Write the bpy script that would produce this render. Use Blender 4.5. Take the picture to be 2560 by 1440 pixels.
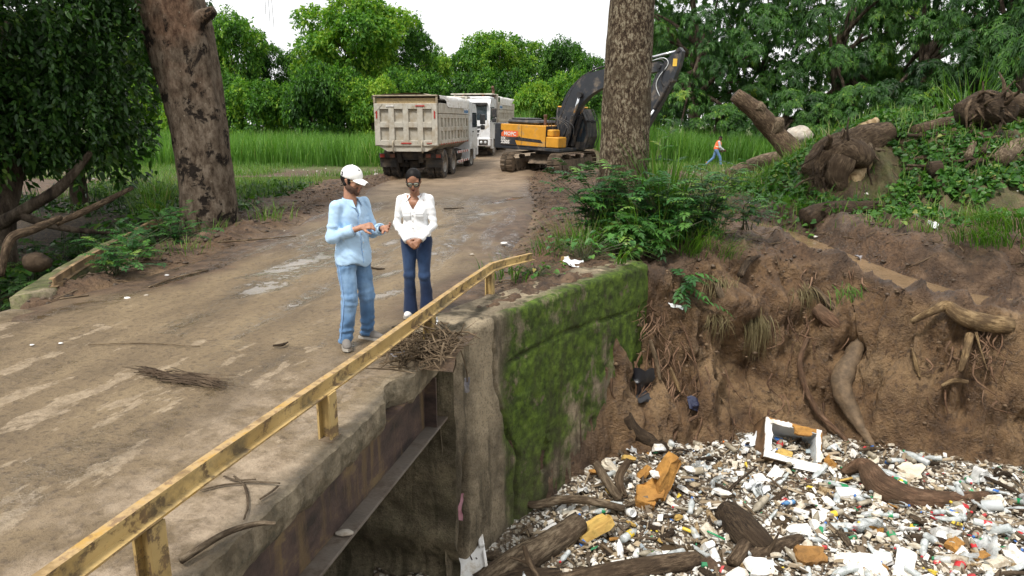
# a bridge over a river choked with rubbish
import bpy,math,random
import numpy as np
from mathutils import Vector,Matrix
R=math.radians
rng=np.random.default_rng(7)
random.seed(7)
scene=bpy.context.scene
for o in list(bpy.data.objects):
 bpy.data.objects.remove(o)
col=scene.collection
CAMH,PITCH,FPX=2.25,R(13.13),1800.0
cam=bpy.data.cameras.new("camera")
cam.sensor_width=36.0
cam.lens=FPX/2560*36.0
cam.clip_start,cam.clip_end=0.05,900
camo=bpy.data.objects.new("camera",cam)
camo.location=(0,0,CAMH)
camo.rotation_euler=(R(90)-PITCH,0,0)
col.objects.link(camo)
scene.camera=camo
SUN_EL,SUN_AZ=R(58),R(215)
w=bpy.data.worlds.new("World")
scene.world=w
w.use_nodes=True
nt=w.node_tree
nt.nodes.clear()
sky=nt.nodes.new("ShaderNodeTexSky")
sky.sky_type='NISHITA'
sky.sun_disc=False
sky.sun_elevation=SUN_EL
sky.sun_rotation=SUN_AZ
sky.dust_density=3.0
bg=nt.nodes.new("ShaderNodeBackground");bg.inputs[1].default_value=0.12
nt.links.new(sky.outputs[0],bg.inputs[0])
tc=nt.nodes.new("ShaderNodeTexCoord")
cn=nt.nodes.new("ShaderNodeTexNoise");cn.inputs['Scale'].default_value=2.2;cn.inputs['Detail'].default_value=5
nt.links.new(tc.outputs['Generated'],cn.inputs['Vector'])
cr=nt.nodes.new("ShaderNodeValToRGB")
cr.color_ramp.elements[0].position=0.3;cr.color_ramp.elements[0].color=(0.89,0.90,0.92,1)
cr.color_ramp.elements[1].position=0.62;cr.color_ramp.elements[1].color=(1.0,0.99,0.965,1)
nt.links.new(cn.outputs['Fac'],cr.inputs[0])
bg2=nt.nodes.new("ShaderNodeBackground");bg2.inputs[1].default_value=1.0
nt.links.new(cr.outputs[0],bg2.inputs[0])
mx=nt.nodes.new("ShaderNodeMixShader");mx.inputs[0].default_value=0.9
nt.links.new(bg.outputs[0],mx.inputs[1]);nt.links.new(bg2.outputs[0],mx.inputs[2])
wo=nt.nodes.new("ShaderNodeOutputWorld")
nt.links.new(mx.outputs[0],wo.inputs[0])
sd=bpy.data.lights.new("sun",'SUN')
sd.energy=2.8;sd.angle=R(12);sd.color=(1.0,0.95,0.88)
so=bpy.data.objects.new("sun",sd)
so.rotation_euler=(R(90)-SUN_EL,0,-SUN_AZ+math.pi)
_d=Vector((math.sin(SUN_AZ)*math.cos(SUN_EL),math.cos(SUN_AZ)*math.cos(SUN_EL),math.sin(SUN_EL)))
so.rotation_euler=_d.to_track_quat('Z','Y').to_euler()
so.location=(0,0,40)
col.objects.link(so)
vs=scene.view_settings
vs.view_transform='Standard';vs.look='None';vs.gamma=1.0;vs.use_curve_mapping=False
vs.exposure=0.5
scene.render.engine='CYCLES'
scene.cycles.max_bounces=6
scene.cycles.diffuse_bounces=3
scene.cycles.glossy_bounces=2
scene.cycles.transmission_bounces=4
scene.cycles.transparent_max_bounces=6
scene.cycles.use_adaptive_sampling=True
scene.cycles.adaptive_threshold=0.02
scene.cycles.caustics_reflective=False
scene.cycles.caustics_refractive=False
def _hash(ix,iy,iz,s):
 h=(ix.astype(np.int64)*374761393+iy.astype(np.int64)*668265263+iz.astype(np.int64)*2147483647+s*974634777)&0xffffffff
 h=((h^(h>>13))*1274126177)&0xffffffff
 h=((h^(h>>16))*2246822519)&0xffffffff
 return((h^(h>>15))&0xffff).astype(np.float32)/32767.5-1.0
def vnoise(p,s=0):
 p=np.asarray(p,dtype=np.float64)
 f=np.floor(p);i=f.astype(np.int64);u=(p-f)
 u=(u*u*(3-2*u)).astype(np.float32)
 x,y,z=i[...,0],i[...,1],i[...,2]
 ux,uy,uz=u[...,0],u[...,1],u[...,2]
 def L(a,b,t):return a+(b-a)*t
 c=[[[_hash(x+a,y+b,z+d,s)for d in(0,1)]for b in(0,1)]for a in(0,1)]
 return L(L(L(c[0][0][0],c[1][0][0],ux),L(c[0][1][0],c[1][1][0],ux),uy),L(L(c[0][0][1],c[1][0][1],ux),L(c[0][1][1],c[1][1][1],ux),uy),uz)
def fbm(p,s=0,octs=4,gain=0.5,lac=2.03,ridged=False):
 p=np.asarray(p,dtype=np.float64);a,t,n=1.0,0.0,0.0
 for k in range(octs):
  v=vnoise(p*lac**k+17.3*k,s+k)
  t=t+a*((1-2*np.abs(v))if ridged else v);n+=a;a*=gain
 return t/n
def sstep(a,b,x):
 t=np.clip((np.asarray(x,dtype=np.float64)-a)/(b-a),0,1)
 return t*t*(3-2*t)
def ray(px,py):
 xr,yd=(px-1280)/FPX,(py-720)/FPX
 c,s=math.cos(PITCH),math.sin(PITCH)
 return np.array((xr,c-s*yd,-s-c*yd))
def at(px,py,z=0.0,y=None):
 """the point of the place seen at that spot of the photograph, on the level z or at the distance y"""
 d=ray(px,py)
 t=(z-CAMH)/d[2]if y is None else y/d[1]
 return np.array((0,0,CAMH))+t*d
def link(o,parent=None):
 col.objects.link(o)
 if parent is not None:
  o.parent=parent
 return o
def tag(o,label=None,cat=None,group=None,kind=None):
 if label:o['label']=label
 if cat:o['category']=cat
 if group:o['group']=group
 if kind:o['kind']=kind
 return o
def empty(name,loc=(0,0,0),rz=0.0,rot=None):
 o=bpy.data.objects.new(name,None)
 o.empty_display_size=0.1
 o.location=loc
 o.rotation_euler=rot if rot is not None else(0,0,rz)
 return link(o)
class GA(np.ndarray):
 def __array_finalize__(s,o):
  if o is not None and getattr(o,'grain',None)is not None and len(o.grain)==len(s):s.grain=o.grain
def make_mesh(name,v,f,mats=None,mi=None,smooth=True,attrs=None):
 """v (N,3); f: list of index arrays (M,k), each with its own k, or one list of tuples"""
 me=bpy.data.meshes.new(name)
 if getattr(v,'grain',None)is not None:attrs=dict(attrs or{},grain=v.grain)
 v=np.asarray(v,dtype=np.float32)
 if isinstance(f,np.ndarray):f=[f]
 if len(f)and not isinstance(f[0],np.ndarray):
  byk={}
  for q in f:byk.setdefault(len(q),[]).append(q)
  if mi is not None:
   order={}
   for q,m in zip(f,mi):order.setdefault(len(q),[]).append(m)
   mi=np.concatenate([np.asarray(order[k])for k in byk])
  f=[np.asarray(byk[k],dtype=np.int32)for k in byk]
 f=[a for a in f if len(a)]
 me.vertices.add(len(v));me.vertices.foreach_set('co',v.ravel())
 nl=sum(a.size for a in f);nf=sum(len(a)for a in f)
 me.loops.add(nl);me.polygons.add(nf)
 me.loops.foreach_set('vertex_index',np.concatenate([a.ravel()for a in f]).astype(np.int32))
 st=[];k=0
 for a in f:
  st.append(k+np.arange(len(a))*a.shape[1]);k+=a.size
 me.polygons.foreach_set('loop_start',np.concatenate(st).astype(np.int32))
 if mats:
  for m in(mats if isinstance(mats,(list,tuple))else[mats]):me.materials.append(m)
 if mi is not None:
  me.polygons.foreach_set('material_index',np.asarray(mi,dtype=np.int32))
 me.polygons.foreach_set('use_smooth',np.full(nf,bool(smooth)))
 if attrs:
  for k,a in attrs.items():
   a=np.asarray(a,dtype=np.float32)
   if a.ndim==1:
    at_=me.attributes.new(k,'FLOAT','POINT');at_.data.foreach_set('value',a)
   else:
    at_=me.attributes.new(k,'FLOAT_COLOR','POINT')
    if a.shape[1]==3:a=np.c_[a,np.ones(len(a),dtype=np.float32)]
    at_.data.foreach_set('color',a.ravel())
 me.update(calc_edges=True)
 return me
def mesh_obj(name,v,f,mats=None,parent=None,mi=None,smooth=True,attrs=None,loc=None,rot=None):
 o=bpy.data.objects.new(name,make_mesh(name,v,f,mats,mi,smooth,attrs))
 if loc is not None:o.location=loc
 if rot is not None:o.rotation_euler=rot
 return link(o,parent)
class MB:
 """collects simple solids; build() links them as one mesh object"""
 def __init__(s):s.v,s.f,s.n=[],[],0
 def add(s,v,f):
  v=np.asarray(v,dtype=np.float64)
  s.v.append(v);s.f+=[tuple(int(i)+s.n for i in q)for q in f];s.n+=len(v)
  return s
 def box(s,lo,hi,b=0.0,rot=None,at_=None):
  lo,hi=np.array(lo,float),np.array(hi,float)
  b=min(b,0.49*float((hi-lo).min()))
  c=(lo+hi)/2;h=(hi-lo)/2
  if b<=0:
   v=np.array([(x,y,z)for x in(-1,1)for y in(-1,1)for z in(-1,1)])*h
   f=[(0,1,3,2),(4,6,7,5),(0,4,5,1),(2,3,7,6),(0,2,6,4),(1,5,7,3)]
  else:
   v,ix=[],{}
   for x in(-1,1):
    for y in(-1,1):
     for z in(-1,1):
      for a in range(3):
       q=np.array((x,y,z))*(h-b);q[a]=(x,y,z)[a]*h[a]
       ix[(x,y,z,a)]=len(v);v.append(q)
   f=[]
   def nm(x,y,z,a):return ix[(x,y,z,a)]
   for sg in(-1,1):
    q=[(sg,-1,-1),(sg,1,-1),(sg,1,1),(sg,-1,1)];f.append([nm(*k,0)for k in(q if sg>0 else q[::-1])])
    q=[(-1,sg,-1),(-1,sg,1),(1,sg,1),(1,sg,-1)];f.append([nm(*k,1)for k in(q if sg>0 else q[::-1])])
    q=[(-1,-1,sg),(1,-1,sg),(1,1,sg),(-1,1,sg)];f.append([nm(*k,2)for k in(q if sg>0 else q[::-1])])
   for s1 in(-1,1):
    for s2 in(-1,1):
     f.append([nm(s1,s2,-1,0),nm(s1,s2,1,0),nm(s1,s2,1,1),nm(s1,s2,-1,1)][::(-1 if s1*s2>0 else 1)])
     f.append([nm(s1,-1,s2,0),nm(s1,1,s2,0),nm(s1,1,s2,2),nm(s1,-1,s2,2)][::(1 if s1*s2>0 else-1)])
     f.append([nm(-1,s1,s2,1),nm(1,s1,s2,1),nm(1,s1,s2,2),nm(-1,s1,s2,2)][::(-1 if s1*s2>0 else 1)])
   for x in(-1,1):
    for y in(-1,1):
     for z in(-1,1):
      f.append([nm(x,y,z,0),nm(x,y,z,1),nm(x,y,z,2)][::(1 if x*y*z>0 else-1)])
   v=np.array(v)
  if rot is not None:v=v@np.array(Matrix.Rotation(rot[1],3,rot[0])).T
  return s.add(v+c+(0 if at_ is None else np.array(at_)),f)
 def prism(s,poly,lo,hi,axis=1):
  """a flat outline (two coordinates) pushed along an axis from lo to hi"""
  n=len(poly);v=[]
  for e in(lo,hi):
   for p in poly:
    q=[p[0],p[1]];q.insert(axis,e);v.append(q)
  f=[tuple(range(n)),tuple(range(2*n-1,n-1,-1))]
  f+=[(i,i+n,(i+1)%n+n,(i+1)%n)for i in range(n)]
  return s.add(v,f)
 def tube(s,pts,r,seg=8,caps=True):
  v,f=tube_mesh(pts,r,seg,caps)
  return s.add(v,f)
 def lathe(s,prof,seg=12,axis='z',c=(0,0,0)):
  v,f=lathe_mesh(prof,seg)
  if axis=='x':v=v[:,[2,0,1]]
  if axis=='y':v=v[:,[1,2,0]]
  return s.add(v+np.array(c),f)
 def arrays(s):return np.concatenate(s.v),s.f
 def build(s,name,mat,parent=None,smooth=False,loc=None,rot=None,attrs=None):
  v,f=s.arrays()
  return mesh_obj(name,v,f,mat,parent,smooth=smooth,loc=loc,rot=rot,attrs=attrs)
def tube_mesh(pts,r,seg=8,caps=True,flat=1.0):
 pts=np.asarray(pts,float);n=len(pts)
 r=np.broadcast_to(np.asarray(r,float),(n,))
 t=np.gradient(pts,axis=0);t/=np.linalg.norm(t,axis=1)[:,None]+1e-9
 up=np.array((0,0,1.0))if abs(t[0,2])<0.9 else np.array((1.0,0,0))
 a=np.cross(t[0],up);a/=np.linalg.norm(a)
 v=[]
 ang=np.arange(seg)*2*math.pi/seg
 for i in range(n):
  a=a-t[i]*a.dot(t[i]);a/=np.linalg.norm(a)+1e-9
  b=np.cross(t[i],a)
  v.append(pts[i]+r[i]*(np.cos(ang)[:,None]*a+flat*np.sin(ang)[:,None]*b))
 v=np.concatenate(v)
 f=[(i*seg+k,i*seg+(k+1)%seg,(i+1)*seg+(k+1)%seg,(i+1)*seg+k)for i in range(n-1)for k in range(seg)]
 if caps:
  f.append(tuple(range(seg-1,-1,-1)));f.append(tuple((n-1)*seg+k for k in range(seg)))
 return v,f
def lathe_mesh(prof,seg=12):
 """prof: (radius, height) pairs from bottom to top"""
 prof=np.asarray(prof,float);n=len(prof)
 a=np.arange(seg)*2*math.pi/seg
 v=np.concatenate([np.c_[r*np.cos(a),r*np.sin(a),np.full(seg,h)]for r,h in prof])
 f=[(i*seg+k,i*seg+(k+1)%seg,(i+1)*seg+(k+1)%seg,(i+1)*seg+k)for i in range(n-1)for k in range(seg)]
 f.append(tuple(range(seg-1,-1,-1)));f.append(tuple((n-1)*seg+k for k in range(seg)))
 return v,f
def spline(pts,n):
 """a smooth line of n points through pts (any number of columns)"""
 p=np.asarray(pts,float);m=len(p)
 if m==2:
  return p[0]+(p[1]-p[0])*np.linspace(0,1,n)[:,None]
 p=np.vstack([2*p[0]-p[1],p,2*p[-1]-p[-2]])
 u=np.linspace(0,m-1-1e-9,n);i=u.astype(int);t=(u-i)[:,None]
 a,b,c,d=p[i],p[i+1],p[i+2],p[i+3]
 return 0.5*(2*b+(c-a)*t+(2*a-5*b+4*c-d)*t**2+(3*b-a-3*c+d)*t**3)
def limb(pts,r,n=24,seg=12,rough=0.1,freq=3.0,seed=0,flat=1.0,knots=0):
 """a wooden limb: a tube through pts with an uneven, ridged skin"""
 q=spline(np.c_[np.asarray(pts,float),np.broadcast_to(np.asarray(r,float),(len(pts),))],n)
 v,f=tube_mesh(q[:,:3],q[:,3],seg,True,flat)
 c=np.repeat(q[:,:3],seg,axis=0);rr=np.repeat(q[:,3],seg)
 d=(v-c)/(rr[:,None]+1e-9)
 k=fbm(v*freq/1.0,seed,4)*rough+fbm(v*np.array((freq*3,freq*3,freq)),seed+9,3,ridged=True)*rough*0.4
 a=np.tile(np.arange(seg)*2*math.pi/seg,n);al=np.repeat(np.r_[0,np.cumsum(np.linalg.norm(np.diff(q[:,:3],axis=0),axis=1))],seg)
 k=k+fbm(np.stack([np.cos(a)*2.2,np.sin(a)*2.2,al*.8],-1),seed+31,3,ridged=True)*rough*.5
 o=(c+d*(rr*(1+k))[:,None]).view(GA);o.grain=np.stack([np.cos(a)*rr,np.sin(a)*rr,al*.22],-1)
 return o,f
def copy_tree(o,parent=None):
 c=o.copy();col.objects.link(c)
 if parent is not None:c.parent=parent
 for ch in list(o.children):copy_tree(ch,c)
 return c
class NT:
 def __init__(s,name):
  s.m=bpy.data.materials.new(name);s.m.use_nodes=True
  s.t=s.m.node_tree;s.p=s.t.nodes['Principled BSDF'];s.out=s.t.nodes['Material Output']
  s.tc=None
 def node(s,k,**kw):
  n=s.t.nodes.new(k)
  for a,b in kw.items():setattr(n,a,b)
  return n
 def put(s,inp,v):
  if hasattr(v,'is_output')or isinstance(v,bpy.types.NodeSocket):s.t.links.new(v,inp)
  else:
   if isinstance(v,(tuple,list))and len(v)==3 and inp.type=='RGBA':v=(*v,1)
   inp.default_value=v
 def co(s,kind='Object',scale=None,rot=None):
  if s.tc is None:s.tc=s.node('ShaderNodeTexCoord')
  o=s.tc.outputs[kind]
  if scale is not None or rot is not None:
   mp=s.node('ShaderNodeMapping');s.put(mp.inputs['Vector'],o)
   if scale is not None:mp.inputs['Scale'].default_value=scale if isinstance(scale,tuple)else(scale,)*3
   if rot is not None:mp.inputs['Rotation'].default_value=rot
   return mp.outputs[0]
  return o
 def noise(s,scale,detail=4,rough=0.55,vec=None,dist=0.0,raw=False):
  n=s.node('ShaderNodeTexNoise');s.put(n.inputs['Vector'],vec if vec is not None else s.co())
  n.inputs['Scale'].default_value=scale;n.inputs['Detail'].default_value=detail
  n.inputs['Roughness'].default_value=rough;n.inputs['Distortion'].default_value=dist
  if raw:return n.outputs['Fac']
  m=s.node('ShaderNodeMath',operation='MULTIPLY_ADD',use_clamp=True);s.put(m.inputs[0],n.outputs['Fac']);m.inputs[1].default_value=1.55;m.inputs[2].default_value=-.275
  return m.outputs[0]
 def voro(s,scale,vec=None,feature='F1',out='Distance'):
  n=s.node('ShaderNodeTexVoronoi',feature=feature);s.put(n.inputs['Vector'],vec if vec is not None else s.co())
  n.inputs['Scale'].default_value=scale
  return n.outputs[out]
 def ramp(s,fac,stops,mode='LINEAR'):
  n=s.node('ShaderNodeValToRGB');s.put(n.inputs[0],fac);e=n.color_ramp.elements;n.color_ramp.interpolation=mode
  while len(e)<len(stops):e.new(0.5)
  for i,(p,c)in enumerate(stops):
   e[i].position=p;e[i].color=(*c,1)if isinstance(c,(tuple,list))else(c,c,c,1)
  return n.outputs[0]
 def mix(s,fac,a,b,mode='MIX'):
  n=s.node('ShaderNodeMix',data_type='RGBA',blend_type=mode)
  s.put(n.inputs[0],fac);s.put(n.inputs[6],a);s.put(n.inputs[7],b)
  return n.outputs[2]
 def math(s,op,a,b=0.0,clamp=False):
  n=s.node('ShaderNodeMath',operation=op,use_clamp=clamp);s.put(n.inputs[0],a);s.put(n.inputs[1],b)
  return n.outputs[0]
 def attr(s,name,out='Fac'):
  n=s.node('ShaderNodeAttribute',attribute_name=name);return n.outputs[out]
 def sep(s,v):
  n=s.node('ShaderNodeSeparateXYZ');s.put(n.inputs[0],v);return n.outputs
 def bump(s,h,strength=0.5,dist=0.02,base=None):
  n=s.node('ShaderNodeBump');s.put(n.inputs['Height'],h);n.inputs['Strength'].default_value=strength
  n.inputs['Distance'].default_value=dist
  if base is not None:s.put(n.inputs['Normal'],base)
  return n.outputs[0]
 def set(s,**kw):
  names=dict(color='Base Color',rough='Roughness',metal='Metallic',normal='Normal',spec='Specular IOR Level',trans='Transmission Weight',alpha='Alpha',ior='IOR',coat='Coat Weight',sheen='Sheen Weight')
  for k,v in kw.items():s.put(s.p.inputs[names[k]],v)
  return s
 def rnd(s):
  return s.node('ShaderNodeObjectInfo').outputs['Random']
def simple(name,c,rough=0.6,metal=0.0,var=0.15,scale=6.0,bump=0.0,bscale=40.0,dirt=None,dirt_amt=0.5,dscale=3.0,spec=0.5):
 """a plain material with uneven tone, grime of its own shape and fine relief"""
 n=NT(name)
 c1=tuple(max(0,x*(1-var))for x in c);c2=tuple(min(1,x*(1+var))for x in c)
 cc=n.ramp(n.noise(scale,5),[(0.3,c1),(0.7,c2)])
 if dirt is not None:
  k=n.ramp(n.noise(dscale,7,0.65),[(0.62-0.35*dirt_amt,0.0),(0.75-0.25*dirt_amt,1.0)])
  cc=n.mix(n.math('MULTIPLY',k,min(1.0,0.5+dirt_amt/2)),cc,dirt)
 n.set(color=cc,rough=rough,metal=metal,spec=spec)
 if bump:n.set(normal=n.bump(n.noise(bscale,4),bump,0.01))
 return n.m
def leaf_mat(name,stops,trans=0.35,rough=0.5,spec=0.4,vary=0.25):
 """leaves: the hue changes from leaf to leaf (attribute leaf_tone) and from plant to plant"""
 n=NT(name)
 tone=n.math('ADD',n.attr('leaf_tone'),n.math('MULTIPLY',n.math('SUBTRACT',n.rnd(),0.5),vary))
 cc=n.ramp(tone,stops)
 n.set(color=cc,rough=rough,spec=spec)
 tr=n.node('ShaderNodeBsdfTranslucent');n.put(tr.inputs[0],n.mix(1.0,cc,(1.25,1.35,0.55),'MULTIPLY'))
 mx=n.node('ShaderNodeMixShader');mx.inputs[0].default_value=trans
 n.t.links.new(n.p.outputs[0],mx.inputs[1]);n.t.links.new(tr.outputs[0],mx.inputs[2])
 n.t.links.new(mx.outputs[0],n.out.inputs[0])
 return n.m
def lettering(body,size,mat,parent,loc,rot,name='lettering',bold=0.0,squash=1.0,align='LEFT'):
 cu=bpy.data.curves.new(name,'FONT');cu.body=body;cu.size=size;cu.extrude=0.002;cu.offset=bold
 cu.align_x=align
 cu.resolution_u=2
 cu.materials.append(mat)
 o=bpy.data.objects.new(name,cu);o.location=loc;o.rotation_euler=rot;o.scale=(squash,1,1)
 return link(o,parent)
BU,BV,BO=np.array((.229,.973)),np.array((.973,-.229)),np.array((-.78,6.72))
def bp(u,v,z=0.0):
 q=BO+BU*u+BV*v
 return np.array((q[0],q[1],z))
CREST=np.array([(-40,12),(-12,14.2),(-9,14.6),(-7.6,13.8),(-6.9,11.0),(-6.35,8.95),(-.9,7.75),(-.3,8.55),(1.4,10.75),(2.0,11.5),(2.44,11.6),(3.2,12.2),(4.05,12.6),(5.3,12.9),(5.9,12.4),(6.4,11.35),(7.2,10.95),(8.3,10.85),(10,10.9),(14,10.8),(60,10)])
FOOT=np.array([(-40,9),(-12,9.5),(-9,9.8),(-7.4,10.2),(-6.8,9.3),(-6.35,8.6),(-.9,7.35),(-.3,8.1),(1.2,9.93),(1.9,10.25),(2.66,10.5),(3.9,10.75),(5.2,10.7),(6.4,10.5),(7,10.0),(7.6,9.75),(9,9.6),(14,9.2),(60,8)])
STREAM=np.array([(5.2,19.2,-.25),(6.0,16.7,-.3),(6.27,14.7,-.4),(6.8,12.8,-.58),(7.5,11.9,-.70),(8.4,11.6,-.78),(9.6,11.6,-.84)])
ROAD=np.array([(-3.4,7.4),(-2.75,11),(-2.25,16),(-2.1,22),(-2.0,28),(-1.0,36),(2.0,48),(6.0,62),(10,80),(22,130)])
RZ=np.array([(0,0),(28,0),(33,.12),(38,.32),(44,.6),(52,1.0),(60,1.35),(80,1.6),(130,1.6)])
def poly_dist(x,y,P):
 best=np.full(x.shape,1e9);zz=np.zeros(x.shape)
 for a,b in zip(P[:-1],P[1:]):
  d=b[:2]-a[:2];t=np.clip(((x-a[0])*d[0]+(y-a[1])*d[1])/d.dot(d),0,1)
  k=np.hypot(x-a[0]-t*d[0],y-a[1]-t*d[1])
  m=k<best
  best=np.where(m,k,best);zz=np.where(m,a[2]+t*(b[2]-a[2])if len(a)>2 else 0,zz)
 return best,zz
def road_x(y):return np.interp(y,ROAD[:,1],ROAD[:,0])
def road_half(y):return np.interp(y,[7,28,40,60],[2.75,2.7,2.3,2.4])
def road_z(y):return np.interp(y,RZ[:,0],RZ[:,1])
def ground_parts(x,y):
 """height of the even ground and masks: slope (0 bed, 1 plateau), mud roughness, road"""
 x=np.asarray(x,float);y=np.asarray(y,float)
 yc=np.interp(x,CREST[:,0],CREST[:,1]);yf=np.interp(x,FOOT[:,0],FOOT[:,1])
 wob=.22*fbm(np.stack([x*.9,y*.5,0*x],-1),3,3)*sstep(1.3,2.4,x)
 s=np.clip((y+wob-yf)/np.maximum(yc-yf,.1),0,1)
 zc=np.interp(x,[-40,-9,-7,-6.2,-1,1.4,2.4,3.4,4.05,5.3,6.1,6.6,8.3,12,60],[-1,-1.0,-.8,-.02,-.02,-.02,-.2,-.05,-.08,-.15,-.36,-.54,-.68,-.62,-.6])
 dr=np.abs(x-road_x(y));hw=road_half(y)
 far=sstep(24,44,y)
 side=-.42*far-.12*sstep(9,14,y)*(x<0)
 side=np.where(x<-5.0,side-.10*sstep(-5,-8,x),side)
 r=np.hypot((x-13.2)/6.6,(y-20.2)/5.6)+.12*fbm(np.stack([x*.35,y*.35,0*x],-1),21,3)
 side=side+1.8*sstep(1.05,.25,r)
 r2=np.hypot((x-9.3)/3.2,(y-20.0)/3.6)
 side=side+.55*sstep(1.1,.2,r2)
 r3=np.hypot((x-12.5)/3.2,(y-14.2)/1.1)
 side=side+.45*sstep(1.1,.2,r3)
 side=side-1.0*sstep(-7.6,-9.5,x)*sstep(20,12,y)
 k=sstep(hw-.1,hw+2.2+5*sstep(35,60,y),dr)
 zp=road_z(y)*(1-k)+k*side
 zp=zc+(zp-zc)*sstep(0.0,3.4,y-yc)
 ds,zs=poly_dist(x,y,STREAM)
 chan=sstep(.95,.25,ds)*sstep(10.9,11.6,y)
 zp=zp*(1-chan)+(zs-.10)*chan
 prof=sstep(0,1,s)*.55+.45*np.clip(s*1.25,0,1)
 z=-3.12+(zp+3.12)*prof
 near=sstep(-1.5,-4.2,y)
 z=z*(1-near)+0.0*near
 slope=np.where(near>0,0.5,s)
 return z,slope,dr-hw,ds,near
def ground_z(x,y):
 return ground_parts(np.atleast_1d(np.asarray(x,float)),np.atleast_1d(np.asarray(y,float)))[0]
def axis(segs):
 a=[np.arange(lo,hi,st)for lo,hi,st in segs]
 return np.concatenate(a+[[segs[-1][1]]])
gx=axis([(-320,-60,20),(-60,-16,1.2),(-16,-9,.25),(-9,-1,.085),(-1,9.6,.042),(9.6,17,.10),(17,40,.8),(40,320,20)])
gy=axis([(-60,-6,6),(-6,7,.35),(7,9.4,.07),(9.4,13.6,.036),(13.6,21,.075),(21,33,.14),(33,60,.5),(60,340,20)])
X,Y=np.meshgrid(gx,gy)
Z,SL,DR,DS,NEAR=ground_parts(X,Y)
onroad=sstep(.35,-.25,DR)*(Y>7.2)
P3=np.stack([X,Y,Z],-1)
cliff=np.clip(1-np.abs(SL-.5)*2,0,1)**.5*(SL>.001)*(SL<.999)
cliff=np.where(SL<=.001,0,cliff)
clod=fbm(P3*1.6,40,5,.55)*.11+np.abs(fbm(P3*3.6,50,4,.6))*.16+np.abs(fbm(P3*9,52,3,.6))*.07+fbm(P3*16,55,3)*.02
churn=sstep(-.35,.5,DR)*sstep(2.0,.0,DR-3.2)*.9+.18
right=sstep(2.5,4,X)*sstep(30,18,Y)
churn=np.maximum(churn,right*.9)*(1-.75*onroad)*(Y>0)
churn*=1-.55*sstep(30,44,Y)
ruts=.24*fbm(np.stack([X*2.6-Y*.5,Y*.55+X*.25,0*X],-1),77,4,ridged=True)*right*(SL>=.99)
disp=clod*churn+ruts
gz,gyy=np.gradient(Z,gy,axis=0),np.gradient(Z,gx,axis=1)
N=np.stack([-gyy,-gz,np.ones_like(Z)],-1);N/=np.linalg.norm(N,axis=-1)[...,None]
cd=fbm(P3*np.array((1.0,1.0,.8)),61,4)*.62+fbm(P3*np.array((2.6,2.6,1.5)),66,5,.62)*.30-np.maximum(fbm(P3*np.array((2.2,2.2,.9)),62,4,ridged=True)-.15,0)*.42+fbm(P3*9,69,4,.6)*.06+np.maximum(fbm(P3*14,64,2),0)*.03
lip=.30*np.exp(-((SL-.62)/.09)**2)*(1+.6*fbm(P3*.9,90,2))*sstep(2.6,3.4,X)*sstep(6.4,5.8,X)
flut=.07*fbm(np.stack([X*3.6,Y*.4,Z*.5],-1),91,3,ridged=True)*sstep(5,6.5,X)
disp=disp+cliff*(cd+lip+flut)*sstep(1.1,2.0,X)
leftb=cliff*sstep(-6.4,-7,X);disp=disp+leftb*(fbm(P3*1.5,71,4)*.2)
disp=disp*(1-sstep(1.0,.4,DS)*(Y>11.5)*.96)+.03*np.exp(-((DS-.95)/.3)**2)*(Y>11.8)*(.6+fbm(P3*1.8,59,3))
Z=Z-.07*onroad*sstep(7.2,8,Y)
Q=P3.copy();Q[...,2]=Z
Q=Q+N*disp[...,None]
nf=fbm(np.stack([X*.5,Y*.5,0*X],-1),5,4)
grass=sstep(38,46,Y+6*nf)*sstep(1.2,3.5,DR)
grass=np.maximum(grass,sstep(.05,.5,nf)*.8*sstep(30,36,Y)*sstep(.8,2,DR))
heap=sstep(.95,.8,np.hypot((X-13.2)/6.6,(Y-20.2)/5.6))
grass=np.maximum(grass,heap*.4*(Y>15.5))
grass=np.maximum(grass,sstep(8,6,Y)*NEAR)
clay=np.clip(cliff*1.6,0,1)*sstep(.9,1.6,X)*sstep(.97,.8,SL+.15*nf)
clay=np.maximum(clay,onroad)
wet=np.maximum(sstep(1.6,.5,DS),right*sstep(-.02,.35,fbm(P3*.8,8,3))*(SL>.9)*(Y<17)*.55)
wet=np.maximum(wet,sstep(.15,.5,fbm(P3*.6,18,3))*.7*(X<0)*sstep(4,1,DR))
creekside=sstep(-6.4,-7.4,X)*sstep(8,9,Y)*sstep(25,20,Y)  # creek bank ground covered with dark leaf litter
nyy,nxx=X.shape
I=np.arange(nxx*nyy).reshape(nyy,nxx)
GF=np.stack([I[:-1,:-1],I[:-1,1:],I[1:,1:],I[1:,:-1]],-1).reshape(-1,4)
ZD=Q[...,2]
def gh(x,y):
 """height of the finished ground (nearest grid point; good to a few centimetres)"""
 i=np.clip(np.searchsorted(gx,np.atleast_1d(x)),1,len(gx)-1);j=np.clip(np.searchsorted(gy,np.atleast_1d(y)),1,len(gy)-1)
 return ZD[j,i]if np.ndim(x)else float(ZD[j,i][0])
n=NT('mud_ground')
big,mid,fine=n.noise(.55,5),n.noise(3.2,6,.62),n.noise(19,5,.6)
dark=n.ramp(mid,[(.2,(.030,.017,.010)),(.5,(.088,.052,.029)),(.8,(.190,.122,.072))])
red=n.ramp(fine,[(.25,(.060,.032,.016)),(.75,(.150,.086,.044))])
mud=n.mix(n.ramp(big,[(.45,0),(.62,1)]),dark,red)
mud=n.mix(n.ramp(n.voro(7.5,n.co('Object',(1,1.4,1))),[(.05,1),(.28,0)]),mud,(.036,.024,.016))
clayc=n.ramp(n.noise(2.0,6,.6),[(.2,(.056,.029,.012)),(.5,(.138,.078,.035)),(.8,(.225,.138,.066))])
clayc=n.mix(n.ramp(n.noise(.8,4),[(.48,0),(.7,.6)]),clayc,(.30,.198,.102))
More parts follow.
